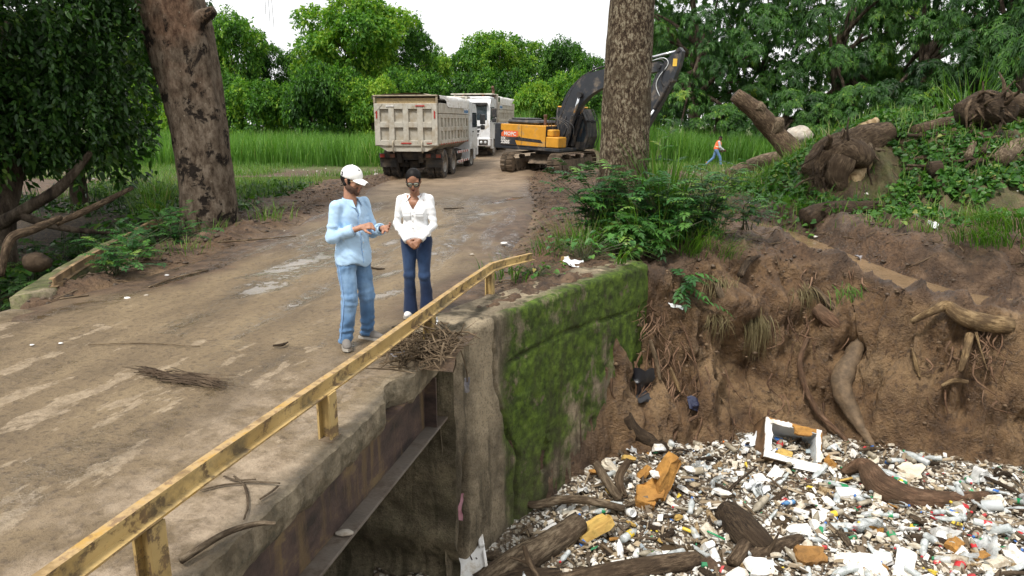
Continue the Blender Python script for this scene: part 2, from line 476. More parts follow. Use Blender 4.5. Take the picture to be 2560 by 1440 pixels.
clayc=n.mix(n.ramp(n.noise(9,6,.7),[(.5,0),(.72,.75)]),clayc,(.045,.025,.014))
cc=n.mix(n.attr('clay'),mud,clayc)
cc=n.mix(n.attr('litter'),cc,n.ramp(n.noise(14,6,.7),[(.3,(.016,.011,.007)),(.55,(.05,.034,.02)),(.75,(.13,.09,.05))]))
gr=n.ramp(n.noise(2.4,6,.7),[(.3,(.10,.075,.04)),(.48,(.085,.105,.03)),(.7,(.12,.17,.04))])
cc=n.mix(n.attr('grass'),cc,gr)
wetm=n.math('MULTIPLY',n.attr('wet'),n.ramp(n.noise(2.6,4),[(.42,0),(.6,1)]))
n.set(color=n.mix(n.math('MULTIPLY',wetm,.45),cc,n.mix(1,cc,(.5,.48,.46),'MULTIPLY')),rough=n.mix(wetm,n.mix(n.math('MULTIPLY',n.attr('clay'),n.noise(3,5)),(.74,)*3,(.34,)*3),(.24,)*3),spec=.5,normal=n.bump(n.math('ADD',fine,n.math('MULTIPLY',n.noise(60,4),.4)),.9,.05))
M_MUD=n.m
g=mesh_obj('ground',Q.reshape(-1,3),GF,M_MUD,attrs=dict(grass=grass.ravel(),clay=clay.ravel(),wet=wet.ravel(),litter=creekside.ravel()))
tag(g,'churned brown mud ground with the eroded clay bank and grassy field',kind='structure')
n=NT('muddy_road')
vec=n.co('UV')
def road_colours(n,vec,deck):
 st=n.node('ShaderNodeMapping');n.put(st.inputs[0],vec);st.inputs['Scale'].default_value=(1.0,.33,1)
 base=n.ramp(n.noise(1.1,6,.6,st.outputs[0]),[(.2,(.086,.060,.033)),(.5,(.170,.122,.069)),(.8,(.245,.182,.103))])
 sp=n.noise(16,5,.65,vec)
 base=n.mix(n.ramp(sp,[(.52,0),(.7,.55)]),base,(.055,.037,.024))
 st2=n.node('ShaderNodeMapping');n.put(st2.inputs[0],vec);st2.inputs['Scale'].default_value=(1.4,.5,1)
 lite=n.ramp(n.noise(1.35 if deck else 1.0,9,.68,st2.outputs[0]),[(.575 if deck else .60,0),(.60 if deck else .66,1)])
 lite=n.math('MULTIPLY',lite,n.ramp(n.noise(11,6,.7,vec),[(.3,.25),(.6,1)]))
 base=n.mix(n.math('MULTIPLY',lite,.8 if deck else .45),base,n.ramp(n.noise(7,5),[(.3,(.27,.208,.138)),(.7,(.37,.292,.200))]))
 st3=n.node('ShaderNodeMapping');n.put(st3.inputs[0],vec);st3.inputs['Scale'].default_value=(1.0,.14,1)
 st3.inputs['Location'].default_value=(3.3,1.7,0)
 trk=n.noise(1.25,5,.6,st3.outputs[0])
 wet=n.ramp(trk,[(.50,0),(.62,1)])
 wet=n.math('MULTIPLY',wet,n.ramp(n.noise(5.5,6,.7,vec),[(.36,0),(.58,1)]))
 return base,wet,sp
base,wet,sp=road_colours(n,vec,False)
edge=n.attr('edge')
base=n.mix(edge,base,n.ramp(n.noise(4,6,.65,vec),[(.25,(.034,.020,.012)),(.75,(.135,.084,.049))]))
base=n.mix(n.math('MULTIPLY',n.attr('dry'),.75),base,n.ramp(n.noise(1.2,7,.65,vec),[(.3,(.15,.105,.066)),(.7,(.29,.215,.145))]))
wet=n.math('MULTIPLY',wet,n.math('SUBTRACT',1.0,n.attr('dry')))
pl_=n.math('ADD',n.attr('pool'),n.math('MULTIPLY',n.math('SUBTRACT',n.noise(7,7,.72,vec),.5),1.1))
wet=n.math('MAXIMUM',wet,n.ramp(pl_,[(.42,0),(.74,1)]))
n.set(color=n.mix(n.math('MULTIPLY',wet,.5),base,n.mix(1,base,(.6,.6,.62),'MULTIPLY')),rough=n.mix(wet,(.66,)*3,(.06,)*3),spec=n.math('ADD',.45,n.math('MULTIPLY',wet,.35)),normal=n.bump(n.math('MULTIPLY',n.math('ADD',n.noise(7,6,.65,vec),n.math('MULTIPLY',sp,.6)),n.math('SUBTRACT',1.0,n.math('MULTIPLY',wet,.88))),.8,.03))
M_ROAD=n.m
ry=np.concatenate([np.arange(7.0,34,.10),np.arange(34,130.1,.8)])
rc=np.linspace(-1,1,64)
RY=np.repeat(ry[:,None],64,1)
RX=road_x(ry)[:,None]+rc[None,:]*(road_half(ry)[:,None]+.1+.45*sstep(8,10,RY)*fbm(np.stack([RY*.45,np.sign(rc)[None]*7+0*RY,0*RY],-1),36,4))
q3=np.stack([RX,RY,0*RX],-1)
rut=sum(-.045*np.exp(-((rc[None,:]*2.7-c-.10*np.sin(RY*.35+c))/.17)**2)for c in(-1.35,.45,1.55))+sum(.028*np.exp(-((rc[None,:]*2.7-c-.10*np.sin(RY*.35+c))/.4)**2)for c in(-1.35,.45,1.55))
tread=.012*np.sin(RY*34)*sum(np.exp(-((rc[None,:]*2.7-c-.10*np.sin(RY*.35+c))/.13)**2)for c in(-1.35,1.55))*(RY<26)
roadz=road_z(RY)+.004+.03*fbm(q3*.8,30,4)+.012*fbm(q3*5,31,4)+rut+tread-.10*sstep(.9,1.0,np.abs(rc))[None,:]
fade=sstep(11,7.0,RY)
RY0=RY.copy();RY=RY-.235*(RX-road_x(RY))*fade+.16*fbm(q3*np.array((1.6,1,1)),37,4)*sstep(7.6,7.0,RY)-.05*sstep(7.5,7.0,RY)
bl=sstep(7.0,8.6,RY0)
roadz=roadz*bl+(-.03+.052*sstep(7.0,7.7,RY0)+.012*fbm(np.stack([RX*2,RY*2,0*RX],-1),12,4)*sstep(7.0,7.5,RY0))*(1-bl)
ME=(len(ry),64);J=np.arange(len(ry)*64).reshape(ME)
RF=np.stack([J[:-1,:-1],J[:-1,1:],J[1:,1:],J[1:,:-1]],-1).reshape(-1,4)
en=sstep(.42,.95,np.abs(rc)[None,:]+.8*fbm(q3*.8,33,4))
pool=0*RX
for px,py,rx,ry_ in((655,726,.45,.16),(692,679,.6,.14),(770,652,.8,.16),(880,640,.6,.12),(1120,566,.8,.13),(1195,540,1.0,.15),(1010,600,.6,.12),(1060,640,.6,.10),(1270,500,1.2,.2),(960,690,.5,.08),(940,745,.6,.08)):
 q=at(px,py);a_=R(62);dx,dy=RX-q[0],RY-q[1];u_,v_=dx*math.cos(a_)+dy*math.sin(a_),-dx*math.sin(a_)+dy*math.cos(a_)
 pool=np.maximum(pool,np.exp(-(u_/rx/1.6)**2-(v_/ry_/1.6)**2))
dry=sstep(17,25,RY+3*fbm(q3*.5,35,3))*(1-sstep(.75,1,np.abs(rc)[None,:]))
road=mesh_obj('road',np.stack([RX,RY,roadz],-1).reshape(-1,3),RF,M_ROAD,attrs=dict(edge=(en+0*RX).ravel(),dry=dry.ravel(),pool=pool.ravel()))
tag(road,'wet muddy unpaved road leading from the bridge to the trucks',kind='structure')
uv=road.data.uv_layers.new(name='UVMap')
li=np.zeros(len(road.data.loops),dtype=np.int32);road.data.loops.foreach_get('vertex_index',li)
uv.data.foreach_set('uv',np.c_[(RX.ravel()-road_x(RY.ravel()))[li],RY.ravel()[li]].astype(np.float32).ravel())
def water_mat(name,c,rough=.06,rip=.06):
 n=NT(name)
 n.set(color=n.ramp(n.noise(1.5,4),[(.3,tuple(x*.7 for x in c)),(.7,c)]),rough=rough,spec=.5,normal=n.bump(n.noise(5,3),rip,.02))
 return n.m
M_BROWNWATER=water_mat('silty_water',(.20,.135,.075))
def puddle(name,cx,cy,rx,ry_,z,label,mat=M_BROWNWATER,seed=0,rz=0.0,n=40):
 a=np.arange(n)*2*math.pi/n
 k=1+.28*fbm(np.stack([np.cos(a)*1.6,np.sin(a)*1.6,0*a+seed],-1),seed,3)
 v=np.c_[np.cos(a)*rx*k,np.sin(a)*ry_*k,0*a]
 v=np.vstack([v,[[0,0,0]]])
 f=[(i,(i+1)%n,n)for i in range(n)]
 return tag(mesh_obj(name,v,f,mat,loc=(cx,cy,z),rot=(0,0,rz)),label,kind='structure')
puddle('puddle',-8.6,32.0,4.8,2.0,float(np.median(gh(rng.uniform(-12,-5,300),rng.uniform(30.5,33.5,300))))+.02,'long brown puddle between the road and the reeds',water_mat('field_water',(.15,.13,.06),.1),3)
puddle('puddle',4.6,41.5,1.6,2.2,float(np.median(gh(rng.uniform(3.4,5.8,300),rng.uniform(40,43,300))))+.01,'puddle beside the road behind the excavator',water_mat('pale_water',(.2,.18,.15)),5)
sp_=spline(np.array(STREAM),60)
tt=np.gradient(sp_[:,:2],axis=0);tt/=np.linalg.norm(tt,axis=1)[:,None];nn=np.c_[-tt[:,1],tt[:,0]]
hw_=.60+.12*fbm(np.c_[np.arange(60)*.22,np.zeros(60),np.zeros(60)],4,3)
hw_=np.where(np.arange(60)>42,hw_*1.2,hw_)
L_=[np.c_[sp_[:,:2]+nn*(hw_*k)[:,None],sp_[:,2]+.035]for k in(-1,-.33,.33,1)]
v=np.stack(L_,1).reshape(-1,3);J=np.arange(240).reshape(60,4)
f=np.stack([J[:-1,:-1],J[:-1,1:],J[1:,1:],J[1:,:-1]],-1).reshape(-1,4)
tag(mesh_obj('stream',v,f,water_mat('muddy_stream',(.23,.155,.088),.16,.35)),'shallow muddy stream running over the mud to the bank',kind='structure')
tag(mesh_obj('river_water',[(-40,-3,-3.04),(40,-3,-3.04),(40,12,-3.04),(-40,12,-3.04)],[(0,1,2,3)],water_mat('river_water',(.085,.06,.036),.12)),'brown river water under the floating rubbish',kind='structure')
def concrete(name,moss=0.0,tint=(.30,.245,.165),soil=None):
 n=NT(name)
 c=n.ramp(n.noise(1.7,7,.65),[(.28,tuple(x*.42 for x in tint)),(.5,tuple(x*.8 for x in tint)),(.72,tuple(x*1.25 for x in tint))])
 c=n.mix(n.ramp(n.noise(34,4,.7),[(.5,0),(.75,.6)]),c,(.07,.055,.038))
 drip=n.noise(3.2,6,.6,n.co('Object',(1,1,.12)))
 c=n.mix(n.ramp(drip,[(.5,0),(.68,.7)]),c,(.045,.037,.026))
 if moss:
  mk=n.noise(.95,8,.66,n.co('Object',(1,1,.7)))
  md=n.math('MULTIPLY',n.attr('moss'),n.ramp(mk,[(.31,0),(.41,1)]))
  mc=n.ramp(n.noise(7,7,.7),[(.2,(.022,.025,.008)),(.45,(.050,.082,.012)),(.75,(.118,.185,.021))])
  c=n.mix(md,c,mc)
  ex=n.math('MULTIPLY',n.attr('moss'),n.ramp(n.noise(2.2,8,.7),[(.64,0),(.72,.85)]))
  c=n.mix(ex,c,(.155,.125,.085))
  c=n.mix(n.ramp(drip,[(.52,0),(.75,.55)]),c,(.040,.036,.018))
  low=n.attr('damp')
  c=n.mix(n.math('MULTIPLY',low,n.ramp(n.noise(3,7,.7),[(.3,.1),(.7,.75)])),c,(.040,.032,.019))
 h=n.math('ADD',n.noise(9,8,.7),n.math('MULTIPLY',n.noise(55,4,.6),.35))
 n.set(color=c,rough=.85,spec=.3,normal=n.bump(h,.9,.03))
 return n.m
M_CONC=concrete('mossy_concrete',1.0)
M_CONC2=concrete('stained_concrete',0,(.27,.22,.15))
n=NT('muddy_deck')
vec=n.co('Object')
base,wet,sp=road_colours(n,vec,True)
side=n.attr('edge')
ec=n.ramp(n.noise(5,7,.7),[(.3,(.07,.06,.038)),(.5,(.17,.14,.09)),(.7,(.30,.25,.17))])
base=n.mix(n.math('MULTIPLY',n.attr('dryedge'),n.ramp(n.noise(2.2,7,.65,vec),[(.38,0),(.6,.9)])),base,n.ramp(n.noise(6,6,.7,vec),[(.25,(.17,.125,.08)),(.6,(.37,.29,.205))]))
base=n.mix(side,base,ec)
n.set(color=n.mix(n.math('MULTIPLY',wet,.35),base,n.mix(1,base,(.6,.6,.62),'MULTIPLY')),rough=n.mix(n.math('MULTIPLY',wet,n.math('SUBTRACT',1,side)),(.75,)*3,(.2,)*3),spec=.45,normal=n.bump(n.math('ADD',n.noise(8,8,.72),n.math('MULTIPLY',sp,.6)),.7,.025))
M_DECK=n.m
bridge=empty('bridge',(BO[0],BO[1],0),rot=(0,0,-math.atan2(.229,.973)))
tag(bridge,'narrow muddy bridge with concrete deck on rusty steel girders','bridge')
us=np.arange(-11.0,.46,.03)
prof=[(-5.62,-.26),(-5.6,-.05),(-5.55,.02),(-5.3,.03)]+[(v,.0)for v in np.linspace(-5.1,-.35,30)]+[(-.22,-.002),(-.10,-.004),(-.02,-.008),(.004,-.022),(.012,-.12),(.005,-.18),(-.015,-.225),(-.05,-.245),(-.1,-.25),(-.2,-.25),(-.6,-.25)]
prof=np.array(prof)
VV,UU=np.meshgrid(prof[:,0],us);ZZ=np.repeat(prof[None,:,1],len(us),0)
p=np.stack([VV,UU,ZZ],-1)
ne=len(prof)
edge_w=np.zeros(ne);edge_w[-11:]=[.15,.45,.8,1,1,1,1,1,1,.6,0]
rag=fbm(np.stack([UU*1.5,ZZ*2,0*UU],-1),11,5,.6)
droop=np.maximum(0,fbm(np.stack([UU*.9,0*UU,0*UU],-1),14,5,.6)+.18)*.36*sstep(1.2,-2.2,UU)+.05
low=np.zeros(ne);low[-6:]=[.1,.45,.9,1,.8,.1]
p[...,2]-=low[None,:]*(droop+.05*fbm(np.stack([UU*9,0*UU,0*UU],-1),15,3))
p[...,0]+=edge_w[None,:]*(rag*.03+fbm(p*11,16,3)*.018)-edge_w[None,:]*np.maximum(0,fbm(np.stack([UU*1.1,0*UU,0*UU],-1),18,3)-.22)*.5
p[...,2]+=fbm(p*2.0,12,4)*.012*(np.arange(ne)>3)[None,:]+edge_w[None,:]*fbm(p*8,17,3)*.012
J=np.arange(len(us)*ne).reshape(len(us),ne)
f=np.stack([J[:-1,:-1],J[:-1,1:],J[1:,1:],J[1:,:-1]],-1).reshape(-1,4)
em=np.repeat(np.r_[1,1,.6,.3,np.zeros(30),.15,.35,.6,.8,.9,1,1,1,1,1,1][None,:],len(us),0)
em=np.clip(em+.5*rag*(em>0)*(em<1),0,1)
dryd=sstep(-1.6,-.5,VV)*sstep(1.0,-1.5,UU)
deck=mesh_obj('deck',p.reshape(-1,3),f,M_DECK,bridge,attrs=dict(edge=em.ravel(),dryedge=dryd.ravel()),smooth=False)
n=NT('rusty_girder')
c=n.ramp(n.noise(2.2,7,.65,n.co('Object',(1,1,2.2))),[(.28,(.022,.016,.014)),(.48,(.058,.038,.032)),(.62,(.085,.055,.044)),(.75,(.17,.12,.06))])
c=n.mix(n.ramp(n.noise(5,6,.7,n.co('Object',(.3,1,.15))),[(.56,0),(.72,.6)]),c,(.17,.115,.05))
n.set(color=c,rough=.6,metal=.15,normal=n.bump(n.noise(25,6,.7),.35,.01))
M_RUST=n.m
M_FLANGE=simple('muddy_steel',(.17,.145,.12),.6,.1,.3,3,.3,30,(.07,.05,.035),.6)
def girder(v0,name='girder'):
 m=MB()
 m.box((v0-.012,-10.9,-.80),(v0+.012,.40,-.27))
 g_=m.build(name,M_RUST,bridge)
 b=MB().box((v0-.13,-10.9,-.832),(v0+.15,.40,-.803),.004);b.build('bottom_flange',M_FLANGE,g_)
 t=MB().box((v0-.13,-10.9,-.268),(v0+.10,.40,-.252));t.build('top_flange',M_RUST,g_)
 s_=MB().box((v0+.013,.10,-.80),(v0+.13,.125,-.27));s_.build('stiffener',M_RUST,g_)
for v0 in(-.14,-1.5,-2.85,-4.2,-5.45):girder(v0)
n=NT('chipped_yellow_paint')
ch=n.noise(5.5,8,.72)
c=n.ramp(n.noise(2,4),[(.3,(.37,.250,.09)),(.7,(.50,.36,.15))])
c=n.mix(n.ramp(ch,[(.53,0),(.62,.9)]),c,n.ramp(n.noise(12,5),[(.3,(.075,.045,.025)),(.7,(.17,.105,.05))]))
c=n.mix(n.ramp(n.noise(2.2,6,.7),[(.50,0),(.66,.7)]),c,(.095,.075,.042))
n.set(color=c,rough=.62,normal=n.bump(ch,.4,.006))
M_YEL=n.m
n=NT('worn_rail_top')
c=n.ramp(n.noise(4,8,.7),[(.35,(.23,.15,.06)),(.5,(.40,.275,.13)),(.65,(.40,.24,.06))])
n.set(color=n.mix(n.ramp(n.noise(14,6,.7),[(.55,0),(.68,.7)]),c,(.15,.09,.05)),rough=.7,normal=n.bump(n.noise(20,6),.4,.006))
M_YELTOP=n.m
def railing(name,base,label,M=M_YEL,MT=M_YELTOP):
 return tag(empty(name,base,rot=(0,0,-math.atan2(.229,.973))),label,'guard rail')
rl=railing('guard_rail',(BO[0],BO[1],0),'low rusty yellow steel guard rail along the broken bridge edge')
def rail_beam(path,name='rail',parent=rl,h=.102,w=.088,mats=(M_YEL,M_YELTOP)):
 """an I section swept along path (points on its top face)"""
 path=np.asarray(path,float);t=np.gradient(path,axis=0);t/=np.linalg.norm(t,axis=1)[:,None]
 sec=[(-.5*w,0),(.14*w,0),(.14*w,-.018),(.04*w,-.022),(.04*w,-h+.018),(.56*w,-h+.012),(.56*w,-h),(-.5*w,-h),(-.5*w,-h+.012),(-.06*w,-h+.018),(-.06*w,-.022),(-.5*w,-.016)]
 ns=len(sec);v=[]
 for i,q in enumerate(path):
  a=np.cross(t[i],(0,0,1));a/=np.linalg.norm(a)
  for s_,z_ in sec:v.append(q+a*s_+np.array((0,0,z_)))
 f,mi=[],[]
 for i in range(len(path)-1):
  for k in range(ns):
   f.append((i*ns+k,i*ns+(k+1)%ns,(i+1)*ns+(k+1)%ns,(i+1)*ns+k));mi.append(1 if k in(0,5)else 0)
 f+=[tuple(range(ns-1,-1,-1)),tuple((len(path)-1)*ns+k for k in range(ns))];mi+=[0,0]
 return mesh_obj(name,v,f,list(mats),parent,mi=mi,smooth=False)
uu=np.linspace(-10.6,2.75,90)
top=.43-.012*uu*.8+.012*np.sin(uu*1.3)
rail_beam(np.c_[-.115+.012*np.sin(uu*.9),uu,top])
rail_beam([(-.125,2.75,.385),(-.07,2.95,.385),(.05,3.35,.37),(.20,3.85,.345)],'end_rail')
M_POST=M_YEL;M_OLDR=simple('muddy_plate',(.15,.11,.07),.8,0,.3)
for k,u in enumerate((-9.6,-7.65,-5.7,-3.74,-1.94,.25,2.6)):
 zt=.43-.0096*u-.10
 m=MB().box((-.165,u-.055,-.06),(-.150,u+.055,zt)).box((-.075,u-.055,-.06),(-.060,u+.055,zt)).box((-.1499,u-.007,-.06),(-.0751,u+.007,zt))
 pst=m.build('post',M_POST,rl)
 MB().box((-.155,u-.075,-.012),(-.05,u+.075,.008)).build('base_plate',M_OLDR,pst)
st_=at(1413,662)
stp=MB().box((-.055,-.045,-.1),(.055,-.03,.13)).box((-.055,.03,-.1),(.055,.045,.13)).box((-.007,-.0299,-.1),(.007,.0299,.13)).build('rail_post',M_YEL,loc=(st_[0],st_[1],0),rot=(0,0,.5))
tag(stp,'short rusty post stump beside the plastic bag on the wall','post')
def wall_points(s):
 a=np.array([(-.735,7.2),(-.10,8.17),(.9,9.5),(1.7,10.55),(2.31,11.33)])
 k=np.array([0,.235,.55,.82,1.0]);
 return np.stack([np.interp(s,k,a[:,0]),np.interp(s,k,a[:,1])],-1)
wall=empty('wing_wall',(0,0,0))
tag(wall,'flared concrete wing wall covered in green moss beside the bridge','retaining wall')
ns_,nz=200,130
ss=np.linspace(0,1,ns_);zs_=np.concatenate([np.linspace(-3.4,-.06,nz),[-.02,.0,.005]])
S,ZW=np.meshgrid(ss,zs_)
pl=wall_points(S)
nrm=np.array((.79,-.613))
top_in=np.array([0.0]*nz+[.012,.04,.10])
P_=np.stack([pl[...,0],pl[...,1],ZW],-1)
batter=-.05*(ZW+3.4)/3.4
dsp=fbm(P_*1.3,81,5,.55)*.05+fbm(P_*7,82,4,.6)*.018
lift=np.exp(-((ZW+.62+.05*np.sin(S*9)+.04*fbm(P_*3,83,3))/.022)**2)*sstep(.25,.3,S)*.075*(.4+.6*sstep(-.2,.3,fbm(P_*2.3,86,2)))
crk=np.exp(-((S-.245+.055*fbm(np.stack([0*S,0*S,ZW*1.3],-1),84,4)-.05*sstep(-1.2,-2.0,ZW))/.006)**2)*.075
jn=np.exp(-((S-.075-.012*np.sin(ZW*3))/.010)**2)*.22*sstep(-1.35,-1.75,ZW)
hole=sstep(.36,.52,fbm(P_*1.9,88,4))*.10*sstep(-.9,-1.8,ZW)
step=.05*sstep(.23,.26,S+.03*fbm(np.stack([0*S,0*S,ZW*1.3],-1),84,4))
dd=dsp+batter-lift-crk-jn-hole-step-.03*sstep(.9,1,S)*(1+fbm(P_*5,85,3))-top_in[:,None]
P_[...,:2]+=dd[...,None]*nrm
P_[...,2]+=.03*sstep(-.5,0,ZW)*fbm(np.stack([S*9,0*S,0*S],-1),87,3)
moss=sstep(.235,.29,S+.03*fbm(P_*2,89,3))*(.75+.25*sstep(-3,-1.5,ZW))
damp=np.clip(sstep(-1.7,-3.0,ZW)+sstep(.22,.0,S)*sstep(-.9,-1.5,ZW)+lift*9+crk*9,0,1)
nr=len(zs_);J=np.arange(nr*ns_).reshape(nr,ns_)
f=np.stack([J[:-1,:-1],J[:-1,1:],J[1:,1:],J[1:,:-1]],-1).reshape(-1,4)
mesh_obj('front_face',P_.reshape(-1,3),f,M_CONC,wall,attrs=dict(moss=moss.ravel(),damp=damp.ravel()))
nt_=26
back=np.stack([wall_points(ss)[:,0]-nrm[0]*.78,wall_points(ss)[:,1]-nrm[1]*.78],-1)
fr=P_[-1,:,:2]
T=np.linspace(0,1,nt_)[:,None,None]
TP=fr[None]*(1-T)+back[None]*T
tz=np.repeat(P_[-1,:,2][None],nt_,0)
tp=np.concatenate([TP,tz[...,None]],-1)
tp[1:,:,2]+=.03*fbm(tp[1:]*2.4,92,4)+.012*fbm(tp[1:]*9,93,3)+.012
tp[-1,:,2]-=.4
J=np.arange(nt_*ns_).reshape(nt_,ns_)
f=np.stack([J[:-1,:-1],J[:-1,1:],J[1:,1:],J[1:,:-1]],-1).reshape(-1,4)
tmoss=np.clip(sstep(.3,.0,T[...,0])*.7+sstep(.8,1,ss)[None]*.6,0,1)*sstep(.3,.5,ss)[None]
mesh_obj('top_face',tp.reshape(-1,3),f,M_CONC,wall,attrs=dict(moss=tmoss.ravel(),damp=(0*tmoss).ravel()))
e0=P_[:,-1];ne_=24
TE=np.linspace(0,1,ne_)[None,:,None]
e1=e0.copy();e1[:,:2]-=nrm*.78
ee=e0[:,None]*(1-TE)+e1[:,None]*TE
ee[...,:2]+=(fbm(ee*3,95,4)*.12*(TE[...,0]>0)*sstep(0,.15,TE[...,0]))[...,None]*np.array((.6,.8))
J=np.arange(nr*ne_).reshape(nr,ne_)
f=np.stack([J[:-1,:-1],J[:-1,1:],J[1:,1:],J[1:,:-1]],-1).reshape(-1,4)
mesh_obj('end_face',ee.reshape(-1,3),f,M_CONC,wall,attrs=dict(moss=np.full(nr*ne_,.6),damp=np.full(nr*ne_,.3)))
us2=np.linspace(-6.2,.06,130);zz2=np.linspace(-3.4,-.26,70)
U2,Z2=np.meshgrid(us2,zz2)
A3=np.stack([BO[0]+BU[0]*.46+BV[0]*U2,BO[1]+BU[1]*.46+BV[1]*U2,Z2],-1)
k=fbm(A3*np.array((1,1,2.4)),97,5)*.10+.16*fbm(np.stack([U2*.25,0*U2,Z2*2.2],-1),98,3)
A3[...,:2]-=(k*sstep(-.7,-1.2,Z2))[...,None]*BU
J=np.arange(70*130).reshape(70,130)
f=np.stack([J[:-1,:-1],J[:-1,1:],J[1:,1:],J[1:,:-1]],-1).reshape(-1,4)
mesh_obj('abutment_face',A3.reshape(-1,3),f,M_CONC,wall,attrs=dict(moss=np.full(9100,.12),damp=np.clip(sstep(-.4,-1.2,Z2),0,1).ravel()))
lw=empty('parapet',(0,0,0))
tag(lw,'low crumbling concrete parapet with brown rail by the leaning trunk','parapet')
pp=spline([(-6.02,9.1),(-6.45,10.6),(-6.95,12.6),(-7.35,14.2)],60)
tn=np.gradient(pp,axis=0);tn/=np.linalg.norm(tn,axis=1)[:,None];lf=np.c_[-tn[:,1],tn[:,0]]
cs=[(-.03,-.3),(-.02,.0),(.0,.06),(.12,.07),(.42,.05),(.46,.03),(.46,-1.3)]
v=np.concatenate([[np.r_[pp[i]+lf[i]*(a+.03*float(fbm(np.array([[i*.2,a,0]]),6,3)[0])),z+.02*float(fbm(np.array([[i*.3,a*3,2]]),6,3)[0])]for a,z in cs]for i in range(60)])
J=np.arange(60*7).reshape(60,7)
f=[tuple(q)for q in np.stack([J[:-1,:-1],J[1:,:-1],J[1:,1:],J[:-1,1:]],-1).reshape(-1,4)]+[tuple(J[0]),tuple(J[-1][::-1])]
mesh_obj('kerb_slab',v,f,M_CONC,lw,attrs=dict(moss=np.full(420,.55),damp=np.full(420,.15)))
M_OLDRAIL=simple('old_rail_paint',(.25,.165,.085),.75,0,.35,4,.4,25,(.10,.065,.035),.55)
rail_beam(np.c_[pp[4:,0]+lf[4:,0]*.03,pp[4:,1]+lf[4:,1]*.03,np.full(56,.19)],'rail',lw,.12,.09,(M_OLDRAIL,M_OLDRAIL))
pe=spline([(-7.35,14.2,.20),(-7.45,15.0,.23),(-7.6,17.2,.25)],12)
rail_beam(pe,'end_rail',lw,.12,.09,(M_OLDRAIL,M_OLDRAIL))
for i in(6,24,42,58):
 MB().box((-.05,-.05,0),(.05,.05,.10)).build('post',M_OLDRAIL,lw,loc=(pp[i][0]+lf[i][0]*.03,pp[i][1]+lf[i][1]*.03,.0))
LEAF_SHAPES=dict(diamond=np.array([(0,0),(.5,.45),(0,1),(-.5,.45)]),oval=np.array([(0,0),(.42,.25),(.45,.6),(0,1),(-.45,.6),(-.42,.25)]),heart=np.array([(0,.06),(.36,-.04),(.55,.28),(.36,.68),(0,1),(-.36,.68),(-.55,.28),(-.36,-.04)]),)
def unit(a):return a/(np.linalg.norm(a,axis=-1,keepdims=True)+1e-9)
def rdir(n,r=rng):return unit(r.normal(size=(n,3)))
def leaves(p,d,up,ln,wd,shape='diamond',droop=.12,fold=.18,tone=None,r=rng):
 """leaf blades: base p, axis d, face side up; returns verts, faces, tone"""
 n=len(p);S=LEAF_SHAPES[shape];k=len(S)
 d=unit(d);side=unit(np.cross(d,up));nrm=np.cross(side,d)
 ln=np.broadcast_to(ln,(n,));wd=np.broadcast_to(wd,(n,))
 v=p[:,None]+d[:,None]*(S[None,:,1]*ln[:,None])[...,None]+side[:,None]*(S[None,:,0]*wd[:,None])[...,None]
 v=v+nrm[:,None]*((fold*np.abs(S[None,:,0])*wd[:,None]))[...,None]
 v[...,2]-=(S[None,:,1]**2*droop*ln[:,None])
 f=np.arange(n*k).reshape(n,k)
 t=np.repeat(np.clip(tone if tone is not None else .5+.2*r.normal(size=n),0,1),k)
 return v.reshape(-1,3),f,t
def blades(base,head,h,w,droop,nseg=3,tone=None,r=rng,bend=None):
 """grass blades bending over: base (n,3), heading angle, height, width, droop 0..1"""
 n=len(base);t=np.linspace(0,1,nseg+1)
 h=np.broadcast_to(h,(n,));w=np.broadcast_to(w,(n,));dr=np.broadcast_to(droop,(n,))
 hd=np.stack([np.cos(head),np.sin(head),0*head],-1);sd_=np.stack([-np.sin(head),np.cos(head),0*head],-1)
 out=(t[None]**1.7*dr[:,None]*h[:,None]);upz=h[:,None]*(t[None]-.55*dr[:,None]*t[None]**2.4*np.maximum(dr[:,None],.3))
 c=base[:,None]+hd[:,None]*out[...,None];c[...,2]+=upz
 ww=w[:,None]*np.array([.7,1,.8,.55,.3,.1])[None,np.linspace(0,5,nseg+1).astype(int)]*.5
 ww[:,-1]=.002
 L=c-sd_[:,None]*ww[...,None];Rr=c+sd_[:,None]*ww[...,None]
 v=np.stack([L,Rr],2).reshape(-1,3)
 m=(nseg+1)*2
 q=np.array([(2*i,2*i+1,2*i+3,2*i+2)for i in range(nseg)])
 f=(np.arange(n)[:,None,None]*m+q[None]).reshape(-1,4)
 tn=np.repeat(np.clip(tone if tone is not None else .5+.22*r.normal(size=n),0,1),m)
 return v,f,tn
def merge(parts):
 v,fs,t,n=[],[],[],0
 for a,f,tt in parts:
  v.append(a);fs.append(f+n);t.append(tt);n+=len(a)
 return np.concatenate(v),fs,np.concatenate(t)
def foliage(name,parts,mat,parent=None,**kw):
 v,f,t=merge(parts)
 byk={}
 for a in f:byk.setdefault(a.shape[1],[]).append(a)
 f=[np.concatenate(a)for a in byk.values()]
 return mesh_obj(name,v,f,mat,parent,smooth=False,attrs=dict(leaf_tone=t),**kw)
G=lambda*s:list(s)
M_TREE=leaf_mat('tree_leaves',[(0,(0.019,0.058,0.011)),(.3,(0.050,0.144,0.019)),(.6,(0.108,0.258,0.026)),(1,(0.276,0.408,0.042))],.38,.55,.28,.6)
M_MANGO=leaf_mat('mango_leaves',[(0,(0.012,0.041,0.012)),(.35,(0.035,0.104,0.020)),(.7,(0.080,0.196,0.029)),(1,(0.261,0.348,0.036))],.28,.5,.35,.2)
M_DARK=leaf_mat('shade_leaves',[(0,(0.0074,0.0230,0.0049)),(.4,(0.0213,0.0640,0.0115)),(.75,(0.0508,0.1271,0.0189)),(1,(0.1140,0.1902,0.0254))],.30,.42,.4,.1)
